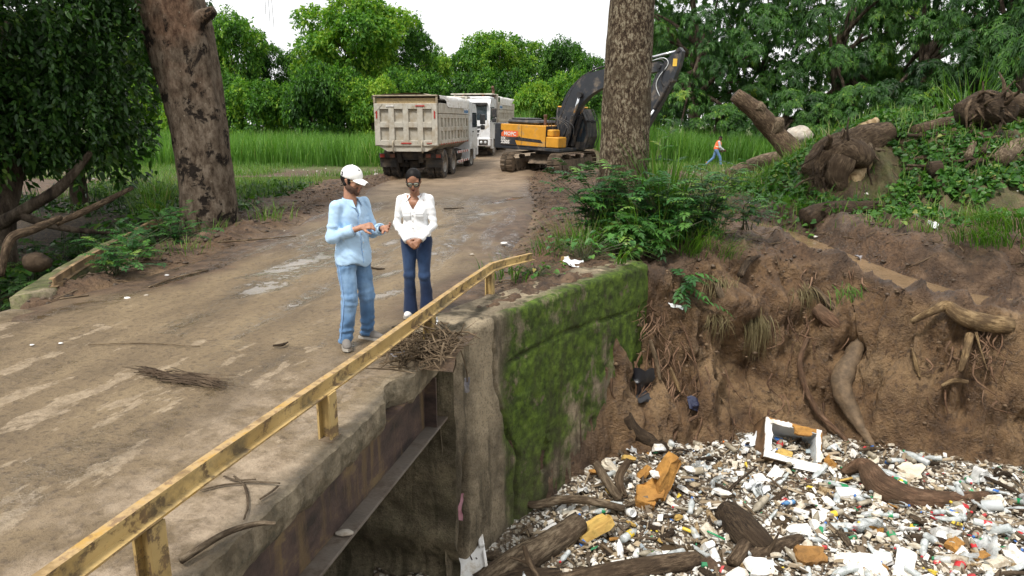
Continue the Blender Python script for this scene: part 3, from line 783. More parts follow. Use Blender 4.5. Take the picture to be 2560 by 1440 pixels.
M_VINE=leaf_mat('vine_leaves',[(0,(0.014,0.050,0.010)),(.4,(0.042,0.132,0.019)),(.75,(0.096,0.228,0.036)),(.95,(0.204,0.288,0.060)),(1,(0.336,0.288,0.084))],.35,.42,.4,.1)
M_SHRUB=leaf_mat('shrub_leaves',[(0,(0.014,0.049,0.016)),(.45,(0.032,0.119,0.027)),(.8,(0.081,0.216,0.038)),(1,(0.189,0.311,0.054))],.3,.42,.42,.1)
M_REED=leaf_mat('reed_blades',[(0,(.04,.10,.018)),(.4,(.085,.205,.032)),(.8,(.15,.30,.05)),(1,(.30,.33,.14))],.4,.55,.3,.1)
M_GRASS=leaf_mat('grass_blades',[(0,(.025,.07,.012)),(.45,(.07,.17,.022)),(.8,(.13,.245,.035)),(.97,(.24,.25,.09)),(1,(.28,.24,.13))],.38,.5,.35,.15)
M_PALE=leaf_mat('pale_grass',[(0,(.10,.16,.10)),(.5,(.20,.28,.19)),(1,(.38,.44,.32))],.3,.5,.3,.1)
M_DRYG=leaf_mat('dry_grass',[(0,(.055,.045,.02)),(.5,(.13,.105,.05)),(1,(.24,.20,.11))],.25,.7,.2,.1)
def bark(name,a,b,c,scale=7,vscale=(1,1,.35),bump=1.0,lich=None):
 n=NT(name);vec=n.co('Object',vscale)
 if vscale==(1,1,1):
  va=n.node('ShaderNodeVectorMath',operation='MULTIPLY_ADD');n.put(va.inputs[0],n.attr('grain','Vector'));va.inputs[1].default_value=(5,5,5);n.put(va.inputs[2],n.co('Object',.35));vec=va.outputs[0]
 k=n.noise(scale,9,.7,vec);k2=n.noise(1.1,5)
 cc=n.ramp(k,[(.32,a),(.5,b),(.68,c)])
 if lich:cc=n.mix(n.ramp(k2,[(.5,0),(.62,.75)]),cc,lich)
 if vscale==(1,1,1):cc=n.mix(n.ramp(n.noise(3.2,6,.65),[(.42,0),(.66,.8)]),cc,tuple((x+y)*.5 for x,y in zip(a,(.10,.066,.040))))
 n.set(color=cc,rough=.85,spec=.25,normal=n.bump(n.math('ADD',k,n.math('MULTIPLY',n.noise(scale*5,5,.7,vec),.5)),bump,.05))
 return n.m
M_BARK=bark('tree_bark',(.028,.02,.014),(.075,.055,.038),(.14,.11,.08),5)
def crown(lobes,nclus,leaf,mat_seed,per=6,ln=.4,wd=.18,spread=.8,shape='diamond',fill=.35,droop=.2,jitter=.12,tone_sd=.15):
 """leaf clusters spread through the outer part of overlapping lobes (centre, radii)"""
 r=np.random.default_rng(mat_seed)
 L=np.array([(*c,*q)for c,q in lobes],float)
 area=(L[:,3]*L[:,4]+L[:,4]*L[:,5]+L[:,3]*L[:,5]);pick=r.choice(len(L),int(nclus*1.5),p=area/area.sum())
 d=rdir(len(pick),r)
 rad=1+.06-np.abs(r.normal(size=len(pick))-.35)*jitter+(r.random(len(pick))<.14)*r.random(len(pick))*.32-(r.random(len(pick))<fill)*r.random(len(pick))*.5
 bumpy=1+.34*fbm(d*2.3+pick[:,None]*3.1,mat_seed,3)
 p=L[pick,:3]+d*L[pick,3:]*(rad*bumpy)[:,None]
 inside=np.zeros(len(p),bool)
 for i in range(len(L)):
  q=((p-L[i,:3])/L[i,3:]);inside|=((q**2).sum(1)<.55)&(pick!=i)
 p,d,rad=p[~inside][:nclus],d[~inside][:nclus],rad[~inside][:nclus]
 gap=fbm(p*.55,mat_seed+5,3)>-.26
 p,d=p[gap],d[gap]
 n=len(p)
 ct=.47+.42*fbm(p*.45,mat_seed+3,3)+.14*r.normal(size=n)
 pp=np.repeat(p,per,0)+r.normal(size=(n*per,3))*ln*.35
 dd=np.repeat(d,per,0)*.55+rdir(n*per,r)*spread;dd[:,2]-=.12
 up=unit(np.repeat(d,per,0)*.5+np.array((0,0,.9))+.5*r.normal(size=(n*per,3)))
 tt=np.repeat(ct,per)+tone_sd*r.normal(size=n*per)
 sc=r.uniform(.7,1.25,n*per)
 return leaves(pp,dd,up,ln*sc,wd*sc,shape,droop,.15,tt,r)
def lobes_for(h,wdt,seed,n=9,base=.28,flat=.62):
 n=int(n*2.2)
 """a broad uneven crown: height h of the tree, crown width wdt"""
 r=np.random.default_rng(seed);out=[]
 out.append(((0,0,h*.66),(wdt*.30,wdt*.30,h*.26)))
 for i in range(n):
  a=i*2.4+r.uniform(-.4,.4);k=r.uniform(.45,1.0);q=wdt*.5*(.35+.42*k)
  rr=wdt*r.uniform(.09,.21)
  out.append(((math.cos(a)*q,math.sin(a)*q,h*r.uniform(base+.05,.84)),(rr,rr,rr*r.uniform(.42,.75))))
 for i in range(3):
  a=r.uniform(0,6.3);rr=wdt*r.uniform(.14,.2)
  out.append(((math.cos(a)*wdt*.16,math.sin(a)*wdt*.16,h-rr*.85),(rr,rr,rr*.75)))
 return out
def tree_trunk(h,rad,lobes,seed,mat,parent,name='trunk',n=5):
 r=np.random.default_rng(seed);m=[]
 top=np.array((r.uniform(-.3,.3),r.uniform(-.3,.3),h*.62))
 parts=[limb([(0,0,-.3),(r.uniform(-.2,.2),0,h*.3),top],[rad*1.25,rad,rad*.5],10,8,.15,2,seed)]
 for c,q in lobes[1:1+n]:
  s=top*r.uniform(.45,.9);c=np.array(c)
  parts.append(limb([s,(s+c)/2+np.array((0,0,.3)),c],[rad*.5,rad*.3,rad*.1],8,6,.1,2,seed+3))
 b=MB()
 for v,f in parts:b.add(v,f)
 return b.build(name,mat,parent,smooth=True)
class Tree:
 """a kind of tree, built once and copied"""
 def __init__(s,h,wdt,seed,mat,nclus,per,ln,wd,rad=.25,shape='diamond',base=.28,spread=.8,droop=.2,n=9,fill=.35):
  s.h,s.w=h,wdt
  lb=lobes_for(h,wdt,seed,n,base)
  s.root=empty('tree');s.root.name='tree'
  v,f,t=crown(lb,nclus,None,seed,per,ln,wd,spread,shape,fill,droop)
  mesh_obj('crown',v,f,mat,s.root,smooth=False,attrs=dict(leaf_tone=t))
  tree_trunk(h,rad,lb,seed,M_BARK,s.root)
  s.used=False
 def put(s,name,loc,h,wdt,rz,label,cat='tree',group=None):
  o=s.root if not s.used else copy_tree(s.root)
  s.used=True
  o.name=name;o.location=loc;o.rotation_euler=(0,0,rz);o.scale=(wdt/s.w,wdt/s.w,h/s.h)
  return tag(o,label,cat,group)
far_kinds=[Tree(14,13,101,M_TREE,6800,6,.40,.22,.3),Tree(14,12,102,M_TREE,6800,6,.36,.21,.3,n=11),Tree(14,14,103,M_TREE,5600,6,.42,.24,.3,n=7,fill=.2)]
bush_kinds=[Tree(5,6.5,111,M_TREE,2600,6,.30,.18,.1,base=.05,n=8),Tree(5,6,112,M_TREE,2600,6,.27,.17,.1,base=.05,n=10)]
GR_FAR,GR_BUSH='trees beyond the reed field','bushes along the far edge of the reeds'
far_list=[(605,52,190,92,2,'airy light green tree right behind the leaning reddish trunk'),(700,124,130,98,1,'yellowish tree with layered boughs between the airy tree and the tallest tree'),(900,10,290,94,0,'tallest domed tree of the tree line, above the left dump truck'),(1010,62,120,100,1,'lower shoulder tree against the flank of the tallest tree'),(1090,138,130,112,2,'low distant tree in the dip of the skyline behind the trucks'),(1235,97,210,92,0,'broad flat topped tree above the rear dump truck'),(1330,118,120,104,1,'tree filling the skyline between the flat topped tree and the excavator boom'),(1415,112,150,88,2,'bright green tree rising above the excavator cab'),(1492,152,110,84,1,'tree whose crown ends at the bend of the excavator boom'),(510,90,130,100,0,'tree showing past the left edge of the leaning trunk'),(800,130,150,110,1,'dark tree filling in below the tallest tree on its near side'),(380,60,220,96,0,'far tree glimpsed through the hanging shade leaves'),(240,40,240,102,2,'far tree behind the vine hung thicket'),(80,50,240,96,1,'far tree behind the outermost thicket'),(1600,120,150,86,0,'far tree behind the upright mottled trunk'),(1690,90,170,90,1,'far tree behind the excavator stick'),]
for i,(px,ty,wpx,d,k,lb)in enumerate(far_list):
 y=d;x=(px-1280)/FPX*d*.975;h=(300-ty)/FPX*d*.99+CAMH+.4
 far_kinds[k].put('broadleaf_tree',(x,y,-.4),h,max(wpx/FPX*d,h*.62),i*1.7,lb,group=GR_FAR)
bush_list=[(570,190,110,80,'bush at the reed edge touching the leaning trunk'),(650,205,120,78,'bush below the yellowish layered tree'),(782,166,74,76,'dark rounded upright bush standing alone before the tallest tree'),(720,215,100,80,'low bush between two taller ones before the layered tree'),(860,175,130,80,'bush below the trunk of the tallest tree'),(930,200,110,78,'bush just above the tailgate of the front dump truck'),(1010,180,120,82,'bush above the tarpaulin of the front dump truck'),(1090,190,120,80,'bush behind the cab of the front dump truck'),(1170,185,130,82,'bush over the bed of the rear dump truck'),(1260,180,130,78,'bush behind the exhaust of the rear dump truck'),(1330,210,110,72,'pale bush behind the engine hood of the excavator'),(1400,190,120,76,'bush directly behind the excavator cab'),(1470,185,120,74,'bush under the raised excavator boom'),(1530,215,110,70,'bush under the boom beside the mottled trunk'),(480,190,130,78,'bush seen before the leaning trunk on its near side'),(400,215,130,80,'bush under the hanging shade leaves'),(1590,200,120,74,'bush hidden mostly by the mottled trunk'),(310,200,140,82,'bush behind the thicket at the reed edge'),]
for i,(px,ty,wpx,d,lb)in enumerate(bush_list):
 x=(px-1280)/FPX*d*.975;h=(300-ty)/FPX*d*.99+CAMH+.4
 bush_kinds[i%2].put('bush',(x,d,-.4),h,max(wpx/FPX*d*1.15,h*.72),i*2.3,lb,'bush',GR_BUSH)
def mango_crown(lobes,nclus,seed,ln=.30,wd=.075,per=9):
 r=np.random.default_rng(seed)
 L=np.array([(*c,*q)for c,q in lobes],float)
 area=L[:,3]*L[:,4];pick=r.choice(len(L),nclus,p=area/area.sum())
 d=rdir(nclus,r);d[:,2]=np.where(d[:,2]<-.35,-d[:,2],d[:,2])
 rad=np.where(r.random(nclus)<.2,r.uniform(.6,.9,nclus),1-np.abs(r.normal(size=nclus))*.06)*(1+.14*fbm(d*2.6+pick[:,None]*2.7,seed,3))
 p=L[pick,:3]+d*L[pick,3:]*rad[:,None]
 ins=np.zeros(nclus,bool)
 for i in range(len(L)):ins|=((((p-L[i,:3])/L[i,3:])**2).sum(1)<.7)&(pick!=i)
 p,d,pick=p[~ins],d[~ins],pick[~ins];n=len(p)
 ct=.40+.5*fbm(p*.5,seed+2,3)+.14*(r.random(len(L))[pick]-.5)*2+.08*r.normal(size=n)
 a=np.tile(np.arange(per)*2*math.pi/per,n)+np.repeat(r.uniform(0,6,n),per)
 dd=np.repeat(d,per,0);e1=unit(np.cross(dd,np.array((.3,.2,1.0))));e2=np.cross(dd,e1)
 el=r.uniform(.1,.7,n*per)[:,None]
 ax=(e1*np.cos(a)[:,None]+e2*np.sin(a)[:,None])+dd*el;ax[:,2]-=.35
 sc=r.uniform(.75,1.2,n*per)
 up=unit(dd+np.array((0,0,.8)))
 return leaves(np.repeat(p,per,0),ax,up,ln*sc,wd*sc*1.15,'diamond',.35,.25,np.repeat(ct,per)+.1*r.normal(size=n*per),r)
def mango_tree(h,wdt,seed,nclus,ln=.30,wd=.075):
 r=np.random.default_rng(seed);lb=[]
 for i in range(46):
  a=r.uniform(0,6.28);z=r.uniform(.10,.97);k=math.sqrt(max(.05,1-(abs(z-.42)/.60)**2.2))*wdt*.5
  rr=wdt*r.uniform(.09,.17)
  q=k*r.uniform(.72,1.0)-rr*.5
  lb.append(((math.cos(a)*q,math.sin(a)*q,h*z),(rr,rr,rr*r.uniform(.65,.9))))
 root=empty('mango_tree')
 v,f,t=mango_crown(lb,nclus,seed,ln,wd)
 mesh_obj('crown',v,f,M_MANGO,root,smooth=False,attrs=dict(leaf_tone=t))
 tree_trunk(h,.38,lb,seed,M_BARK,root,n=14)
 return root,h,wdt
mk=[mango_tree(12,12,201,5200),mango_tree(11,11,202,5200)]
lowk=[mango_tree(4.2,4.4,203,1900,.26,.07)]
used=set()
def put_mango(kind,px,d,h,wdt,rz,label,group,name='mango_tree',z=-.4):
 root,h0,w0=kind
 o=root if id(root)not in used else copy_tree(root)
 used.add(id(root))
 o.name=name;o.location=((px-1280)/FPX*d*.975,d,z);o.rotation_euler=(0,0,rz);o.scale=(wdt/w0,wdt/w0,h/h0)
 return tag(o,label,'tree' if name=='mango_tree' else 'bush',group)
GM='mango trees closing the field'
for i,(px,d,h,wd_,k,lb)in enumerate([(1735,60,15,13,0,'tall mango tree beside the mottled trunk, behind the excavator stick'),(1900,63,15,11,1,'mango tree behind the walking worker'),(2085,60,16,11.5,0,'mango tree with sky holes above the leaning bare log'),(2290,57,15.5,13,1,'dark mango tree behind the tall cane grass'),(2500,50,15,12,0,'dark mango tree behind the root heap'),(2690,46,15,12,1,'outermost mango tree with light young leaves beyond the root heap'),(1640,68,12,9,1,'mango tree peeping out behind the mottled trunk'),(2180,74,15,12,0,'mango tree set back behind the one with sky holes'),]):put_mango(mk[k],px,d,h,wd_,i*1.3+.4,lb,GM)
for i,(px,d,h,wd_,lb)in enumerate([(1950,48,4.4,4.0,'light green young mango bush behind the tip of the leaning log'),(2060,47,4.2,4.2,'yellow green young mango bush in the middle of the mango row'),(2150,46,4.6,4.0,'bright young mango bush behind the tangled stump'),(1790,52,3.6,4.6,'low young mango bush behind the walking worker'),(2300,40,3.8,3.6,'dark young mango bush below the cane grass'),(2560,33,6.0,3.6,'yellow green young mango bush at the edge above the root heap'),]):put_mango(lowk[0],px,d,h,wd_,i*1.9,lb,'young mango bushes','mango_bush')
def reed_patch(x0,x1,y0,y1,dens,hmin,hmax,r):
 n=int((x1-x0)*(y1-y0)*dens)
 x=r.uniform(x0,x1,n);y=y0+(y1-y0)*r.random(n)**1.25
 e=fbm(np.c_[x*.22,y*.22,0*x],9,4)
 keep=(y>y0+3.0*(e+.35))&(np.abs(x-road_x(y))>road_half(y)+1.1+e)&(fbm(np.c_[x*1.1,y*1.1,0*x],12,2)>-.55)
 x,y,e=x[keep],y[keep],e[keep]
 h=r.uniform(hmin,hmax,len(x))*(1+.35*e+.18*fbm(np.c_[x*.9,y*.9,0*x],19,3))
 tone=.5+.35*fbm(np.c_[x*.35,y*.35,0*x],14,3)+.16*r.normal(size=len(x))
 tone=np.where(r.random(len(x))<.02,.98,tone)
 return blades(np.c_[x,y,gh(x,y)-.02],r.uniform(0,6.28,len(x)),h,r.uniform(.035,.07,len(x)),r.uniform(.08,.55,len(x)),3,tone,r)
rr_=np.random.default_rng(31)
rd=foliage('reeds',[reed_patch(-38,6,45,66,30,1.7,2.3,rr_),reed_patch(4,24,44,56,42,1.6,2.3,rr_),reed_patch(24,40,42,54,14,1.6,2.3,rr_)],M_REED)
tag(rd,'tall bright green reeds filling the field behind the road',kind='stuff')
def sparse(x0,x1,y0,y1,n,hmin,hmax,r,w=.025):
 x=r.uniform(x0,x1,n);y=r.uniform(y0,y1,n)
 k=(fbm(np.c_[x*.35,y*.35,0*x],23,3)+.25*(y-y0)/(y1-y0)>.08)&(np.abs(x-road_x(y))>road_half(y)+.5)&(((x+8.6)/5.2)**2+((y-32)/2.1)**2>1)
 x,y=x[k],y[k]
 return blades(np.c_[x,y,gh(x,y)-.01],r.uniform(0,6.28,len(x)),r.uniform(hmin,hmax,len(x)),w,r.uniform(.2,.8,len(x)),2,.55+.2*r.normal(size=len(x)),r)
tag(foliage('short_grass',[sparse(-30,-4.5,33,47,16000,.12,.5,rr_),sparse(4.5,24,33,46,9000,.12,.45,rr_),sparse(3.4,9,16,30,4000,.08,.3,rr_,.015)],M_GRASS),'patchy short grass on the mud before the reeds',kind='stuff')
def tuft(name,loc,n,h,spread,label,mat=M_GRASS,w=.016,droop=(.25,.9),cat='grass',seed=0,nseg=5,head=None,lean=None,group=None,toned=0.0):
 r=np.random.default_rng(seed+500)
 q=np.clip(r.normal(size=(n,2)),-2,2)*spread*.42
 a=np.arctan2(q[:,1],q[:,0])+r.normal(size=n)*.7 if head is None else r.normal(size=n)*.6+head
 base=np.c_[q,np.zeros(n)]
 p=[blades(base,a,r.uniform(.5,1.0,n)*h,w*r.uniform(.7,1.3,n),r.uniform(*droop,n),nseg,.5+toned+.2*r.normal(size=n),r)]
 return tag(foliage(name,p,mat,loc=loc),label,cat,group)
def frond_parts(base,d,length,pairs,ll,lw,r,droop=.5):
 """one pinnate leaf: leaflets in pairs along a drooping stalk; returns leaf parts and the stalk line"""
 t=np.linspace(.18,1,pairs);d=unit(np.asarray(d,float))
 pts=base+d*(t*length)[:,None];pts[:,2]-=droop*length*t**2*.6
 tan=unit(np.gradient(pts,axis=0));sd_=unit(np.cross(tan,(0,0,1.0)));up=np.cross(sd_,tan)
 P=np.concatenate([pts,pts,pts[-1:]]);D=np.concatenate([sd_+tan*.55,-sd_+tan*.55,tan[-1:]]);U=np.concatenate([up,up,up[-1:]])
 sz=np.concatenate([np.sin(t*2.4+.35),np.sin(t*2.4+.35),[1]])*.5+.55
 D=D+r.normal(size=D.shape)*.12
 return P,D,U,ll*sz,lw*sz
def shrub(name,loc,stems,label,cat='bush',seed=0,mat=M_SHRUB,ll=.12,lw=.05,fl=.42,pairs=6,nf=7,group=None,droop=.5):
 """stems: list of tip points (relative); each carries pinnate leaves along its upper part"""
 r=np.random.default_rng(seed+900);root=empty(name,loc);tag(root,label,cat,group)
 A=[[],[],[],[],[],[]];wood=MB()
 for tip in stems:
  tip=np.array(tip,float)
  st=spline([(r.normal()*.06,r.normal()*.06,-.05),tip*np.array((.35,.35,.6))+r.normal(size=3)*.05,tip],8)
  wood.tube(st,np.linspace(.012,.004,8),5)
  tn_=r.normal()*.10
  for k in range(nf):
   q=st[int(r.uniform(2,7.99))];a=r.uniform(0,6.28);L=fl*r.uniform(.6,1.15)
   dv=np.array((math.cos(a),math.sin(a),r.uniform(.0,.75)))+unit(tip)*.35
   o=frond_parts(q,dv,L,pairs,ll,lw,r,droop)
   for b,c in zip(A,o):b.append(c)
   A[5].append(np.full(len(o[0]),.45+tn_+.22*r.normal()))
   sl=q+unit(dv)*np.linspace(0,1,4)[:,None]*L;sl[:,2]-=droop*L*np.linspace(0,1,4)**2*.6
   wood.tube(sl,.0025,3,False)
 P,D,U,LL,LW,T=[np.concatenate(x)for x in A]
 foliage('leaf_mass',[leaves(P,D,U,LL,LW,'oval',.25,.2,T+.06*r.normal(size=len(T)),r)],mat,root)['kind']='stuff'
 wood.build('stem',M_STEM,root,smooth=True)
 return root
M_STEM=simple('green_stem',(.06,.07,.03),.6,0,.3)
def broadleaf(name,loc,n,h,size,label,seed=0,mat=M_VINE,spread=.3,cat='plant',group=None):
 r=np.random.default_rng(seed+1300);root=empty(name,loc);tag(root,label,cat,group);wood=MB()
 P,D,U=[],[],[]
 for i in range(n):
  a=r.uniform(0,6.28);k=r.uniform(.1,1)*spread;z=h*r.uniform(.25,1)
  q=np.array((math.cos(a)*k,math.sin(a)*k,z));wood.tube(spline([(r.normal()*.03,r.normal()*.03,-.03),q*(.6,.6,.7),q],5),.004,4,False)
  P.append(q);D.append((math.cos(a),math.sin(a),r.uniform(-.5,.3)));U.append((0,0,1))
 P,D,U=map(np.array,(P,D,U));s=size*r.uniform(.6,1.2,n)
 foliage('leaf_mass',[leaves(P,D,U+.3*r.normal(size=U.shape),s,s*.75,'heart',.3,.2,.55+.18*r.normal(size=n),r)],mat,root)['kind']='stuff'
 wood.build('stem',M_STEM,root,smooth=True)
 return root
n=NT('mottled_bark')
v1=n.co('Object',(1,1,.55))
k=n.noise(19,6,.75,v1);k2=n.noise(2.0,5)
c=n.ramp(k,[(.36,(.030,.020,.013)),(.47,(.085,.058,.038)),(.56,(.19,.15,.10)),(.64,(.30,.26,.185))])
c=n.mix(n.ramp(k2,[(.5,0),(.68,.65)]),c,(.075,.055,.035))
n.set(color=c,rough=.9,spec=.2,normal=n.bump(n.math('ADD',k,n.math('MULTIPLY',n.noise(50,4),.4)),1.0,.04))
M_MOTTLE=n.m
n=NT('reddish_bark')
v1=n.co('Object',(1,1,.5))
k=n.noise(8,8,.72,v1);k2=n.noise(1.1,5)
c=n.ramp(k,[(.28,(.050,.034,.023)),(.5,(.132,.100,.072)),(.75,(.235,.19,.145))])
zz=n.math('MULTIPLY',n.sep(n.co('Object'))[2],.2)
red=n.math('MULTIPLY',n.ramp(k2,[(.45,0),(.7,1)]),n.ramp(zz,[(.5,0.0),(.8,.5)]))
c=n.mix(red,c,n.ramp(k,[(.33,(.075,.030,.016)),(.65,(.22,.105,.055))]))
scar=n.math('MULTIPLY',n.ramp(n.noise(2.2,6,.65,n.co('Object',(1,1,.6)),.6),[(.57,0),(.625,1)]),n.ramp(n.noise(6,6,.7),[(.42,0),(.52,1)]))
c=n.mix(scar,c,(.018,.013,.010))
c=n.mix(n.ramp(n.voro(5.5),[(.05,.8),(.085,0)]),c,(.30,.27,.21))
n.set(color=c,rough=.88,spec=.2,normal=n.bump(n.math('SUBTRACT',n.math('ADD',k,n.math('MULTIPLY',n.noise(40,5,.7),.5)),scar),1.0,.04))
M_REDBARK=n.m
def big_trunk(name,path,radii,mat,label,seg=64,nr=120,rough=.03,seed=0,scars=None,flare=None):
 root=empty(name,tuple(path[0]));tag(root,label,'tree')
 q=spline(np.c_[np.array(path,float)-np.array(path[0]),radii],nr)
 v,f=tube_mesh(q[:,:3],q[:,3],seg)
 c=np.repeat(q[:,:3],seg,0);rr=np.repeat(q[:,3],seg);d=(v-c)/rr[:,None]
 k=fbm(v*np.array((1.2,1.2,.45)),seed,4)*.10+fbm(v*np.array((4,4,2.2)),seed+2,4)*rough+fbm(v*16,seed+4,3)*rough*.45
 if flare:k+=flare*sstep(1.0,0,v[:,2])*(1+.9*np.cos(np.arctan2(d[:,1],d[:,0])*5+1))
 if scars is not None:k+=scars(v,d)
 o=mesh_obj('trunk',c+d*(rr*(1+k))[:,None],f,mat,root)
 return root,q
ang=lambda d:np.arctan2(d[:,0],-d[:,1])
def red_scars(v,d):
 a=ang(d);s=0
 for az,z,ra,rz_,dep in((-.15,2.95,.28,.22,-.055),(.25,2.75,.2,.35,-.05),(.1,1.62,.15,.13,.03),(.1,1.62,.09,.08,-.06),(-.35,.85,.22,.1,-.045),(.25,.92,.14,.12,.04),(.75,1.35,.2,.5,-.04),(.5,2.4,.12,.5,-.05),(-.5,3.4,.3,.15,-.05),(.65,3.4,.14,.3,.05),(.95,2.6,.25,.4,.05)):
  s=s+dep*np.exp(-((a-az)/ra)**2-((v[:,2]-z)/rz_)**2)*(1+.8*fbm(v*7,41,3))
 return s+.10*np.exp(-((a-1.0)/.22)**2)*sstep(1.6,2.4,v[:,2])
lt=at(527,556);lt[2]=-.25
red,qr=big_trunk('leaning_tree',[tuple(lt),(lt[0]-.02,lt[1],1.3),(lt[0]-.16,lt[1]+.05,2.8),(lt[0]-.40,lt[1]+.1,4.4),(lt[0]-1.0,lt[1]+.2,7),(lt[0]-1.3,lt[1]+.2,10)],[.60,.60,.64,.70,.55,.3],M_REDBARK,'thick leaning trunk with reddish scarred bark and a broken branch stub',scars=red_scars,seed=3,flare=.05,rough=.045)
v,f=limb([(-.1,-.1,4.05),(.25,-.25,4.52),(.50,-.30,4.66),(.62,-.32,4.72)],[.30,.17,.12,.09],30,14,.22,4,5);mesh_obj('branch_stub',v,f,M_REDBARK,red)
v,f,t=crown([((-1.5,1,10.5),(3.2,3.2,1.6)),((1.5,0,11.2),(2.6,2.6,1.4)),((-3.5,-1,10.2),(2.4,2.4,1.2)),((3.4,1.0,10.2),(1.8,1.8,1.0))],900,None,55,6,.3,.16)
mesh_obj('crown',v,f,M_TREE,red,smooth=False,attrs=dict(leaf_tone=t))
hm=MB()
v,f=limb([(-.9,.1,6.8),(.4,-1.0,7.2),(1.9,-1.6,6.9),(2.28,-1.7,5.9)],[.12,.08,.03,.012],20,8,.1,3,3);hm.add(v,f)
for k in range(3):hm.tube(spline([(2.28,-1.7,5.95),(2.26+.05*k-.1,-1.7,5.1),(2.24+.06*k-.1,-1.72+.03*k,4.45-.12*k)],6),.004,4)
hm.build('hanging_twig',M_BARK,red,smooth=True)
mt=np.array((2.20,14.6,-.25))
def mot_scars(v,d):
 a=ang(d);s=0
 for az,z,ra,rz_,dep in((-.1,1.1,.2,.25,-.05),(.15,1.3,.15,.2,.035),(.75,3.1,.2,.25,.04),(.8,1.6,.2,.5,.05)):
  s=s+dep*np.exp(-((a-az)/ra)**2-((v[:,2]-z)/rz_)**2)
 return s
mot,qm=big_trunk('mottled_tree',[tuple(mt),(mt[0]+.03,mt[1],1.5),(mt[0]+.06,mt[1],3.5),(mt[0]+.12,mt[1],5.5),(mt[0]+.1,mt[1]+.3,9)],[.50,.475,.44,.39,.28],M_MOTTLE,'straight mottled grey brown trunk rising from the bush beside the wall',scars=mot_scars,seed=8,rough=.035,flare=.06)
v,f,t=crown([((0,.5,9.8),(3.0,3.0,1.5)),((2.4,0,10.4),(2.2,2.2,1.2)),((-2.4,1,10.2),(2.2,2.2,1.2))],700,None,56,6,.3,.16)
mesh_obj('crown',v,f,M_TREE,mot,smooth=False,attrs=dict(leaf_tone=t))
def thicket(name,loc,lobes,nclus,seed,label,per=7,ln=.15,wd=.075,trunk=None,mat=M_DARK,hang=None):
 root=empty(name,loc);tag(root,label,'tree','dark thicket trees over the creek')
 v,f,t=crown(lobes,nclus,None,seed,per,ln,wd,.9,'oval',.5,.3,.16,.13)
 parts=[(v,f,t)]
 if hang:
  r=np.random.default_rng(seed+77)
  for(hx,hy,hz,hl,hn)in hang:
   for _ in range(hn):
    x0,y0=hx+r.normal()*.5,hy+r.normal()*.5;L=hl*r.uniform(.4,1);m=int(L*26)
    p=np.c_[x0+np.cumsum(r.normal(size=m)*.012),y0+np.cumsum(r.normal(size=m)*.012),hz-np.linspace(0,L,m)]
    d=rdir(m,r);d[:,2]-=.5
    parts.append(leaves(p,d,rdir(m,r)+np.array((0,-.4,.5)),r.uniform(.08,.14,m),r.uniform(.04,.07,m),'oval',.3,.2,.42+.18*r.normal(size=m),r))
 foliage('crown',parts,mat,root)
 if trunk:
  b=MB()
  for pts,rad in trunk:b.add(*limb(pts,rad,26,10,.16,3,seed))
  b.build('trunk',M_BARK,root,smooth=True)
 return root
thicket('thicket_tree',(-10.6,15.2,-.8),[((-.3,.3,5.3),(2.4,2.0,1.5)),((1.3,.6,4.7),(1.4,1.3,1.5)),((.9,.3,3.2),(1.35,1.1,1.0)),((-1.4,.1,3.6),(1.5,1.3,1.2)),((1.9,.8,5.9),(1.3,1.3,.9)),((.0,.0,2.5),(1.1,.8,.75)),((1.7,.6,2.9),(.8,.8,.6))],3900,301,'vine hung dark green tree on the creek bank left of the leaning trunk',trunk=[([(-.1,-.3,-.6),(-.05,-.2,.9),(.2,.2,2.6),(.3,.3,5)],[.26,.22,.2,.1]),([(-.0,-.4,.95),(.6,-.5,1.25),(1.3,-.3,1.7),(1.8,.1,2.4)],[.13,.12,.10,.06]),([(.4,-.5,1.2),(1.0,-.55,1.0),(1.6,-.5,.85),(2.3,-.3,.75)],[.09,.08,.06,.03])],hang=[(1.5,.0,5.0,2.6,34),(.6,-.3,4.4,2.4,30),(2.2,.2,5.5,2.4,30),(-.8,-.6,4.0,2.2,22),(1.9,.0,3.6,1.6,24)])
thicket('thicket_tree',(-9.6,12.2,-1.0),[((-1.0,.2,6.2),(1.6,1.5,1.4)),((-1.2,.4,4.6),(1.4,1.2,1.2)),((-1.2,.1,3.3),(1.1,.9,.8)),((-1.3,-.1,2.3),(.9,.8,.6))],1500,302,'dark tree with long drooping leaves at the edge of the creek',per=8,ln=.26,wd=.06,trunk=[([(-1.7,.3,-.6),(-1.6,.3,1.2),(-1.4,.3,3.4),(-1.1,.2,6)],[.16,.15,.12,.06])])
thicket('thicket_tree',(-12.5,20.5,-.6),[((0,0,5.2),(3.0,2.4,2.6)),((2.4,.4,5.8),(1.8,1.6,1.8)),((-2.4,0,4.4),(2.2,2,2.2)),((.6,-.5,2.4),(2.2,1.2,1.5))],2600,303,'large shaded tree set back behind the vine hung tree',per=6,ln=.22,wd=.12,trunk=[([(.2,0,-.4),(.2,0,2),(0,0,6)],[.25,.2,.1])])
rg_=np.random.default_rng(83)
tag(foliage('bank_grass',[sparse(-15,-7.6,16,31,9000,.15,.6,rg_,.018),sparse(-5.2,-4.7,12,24,500,.08,.3,rg_,.012)],M_GRASS),'patchy grass under and behind the dark thicket',kind='stuff')
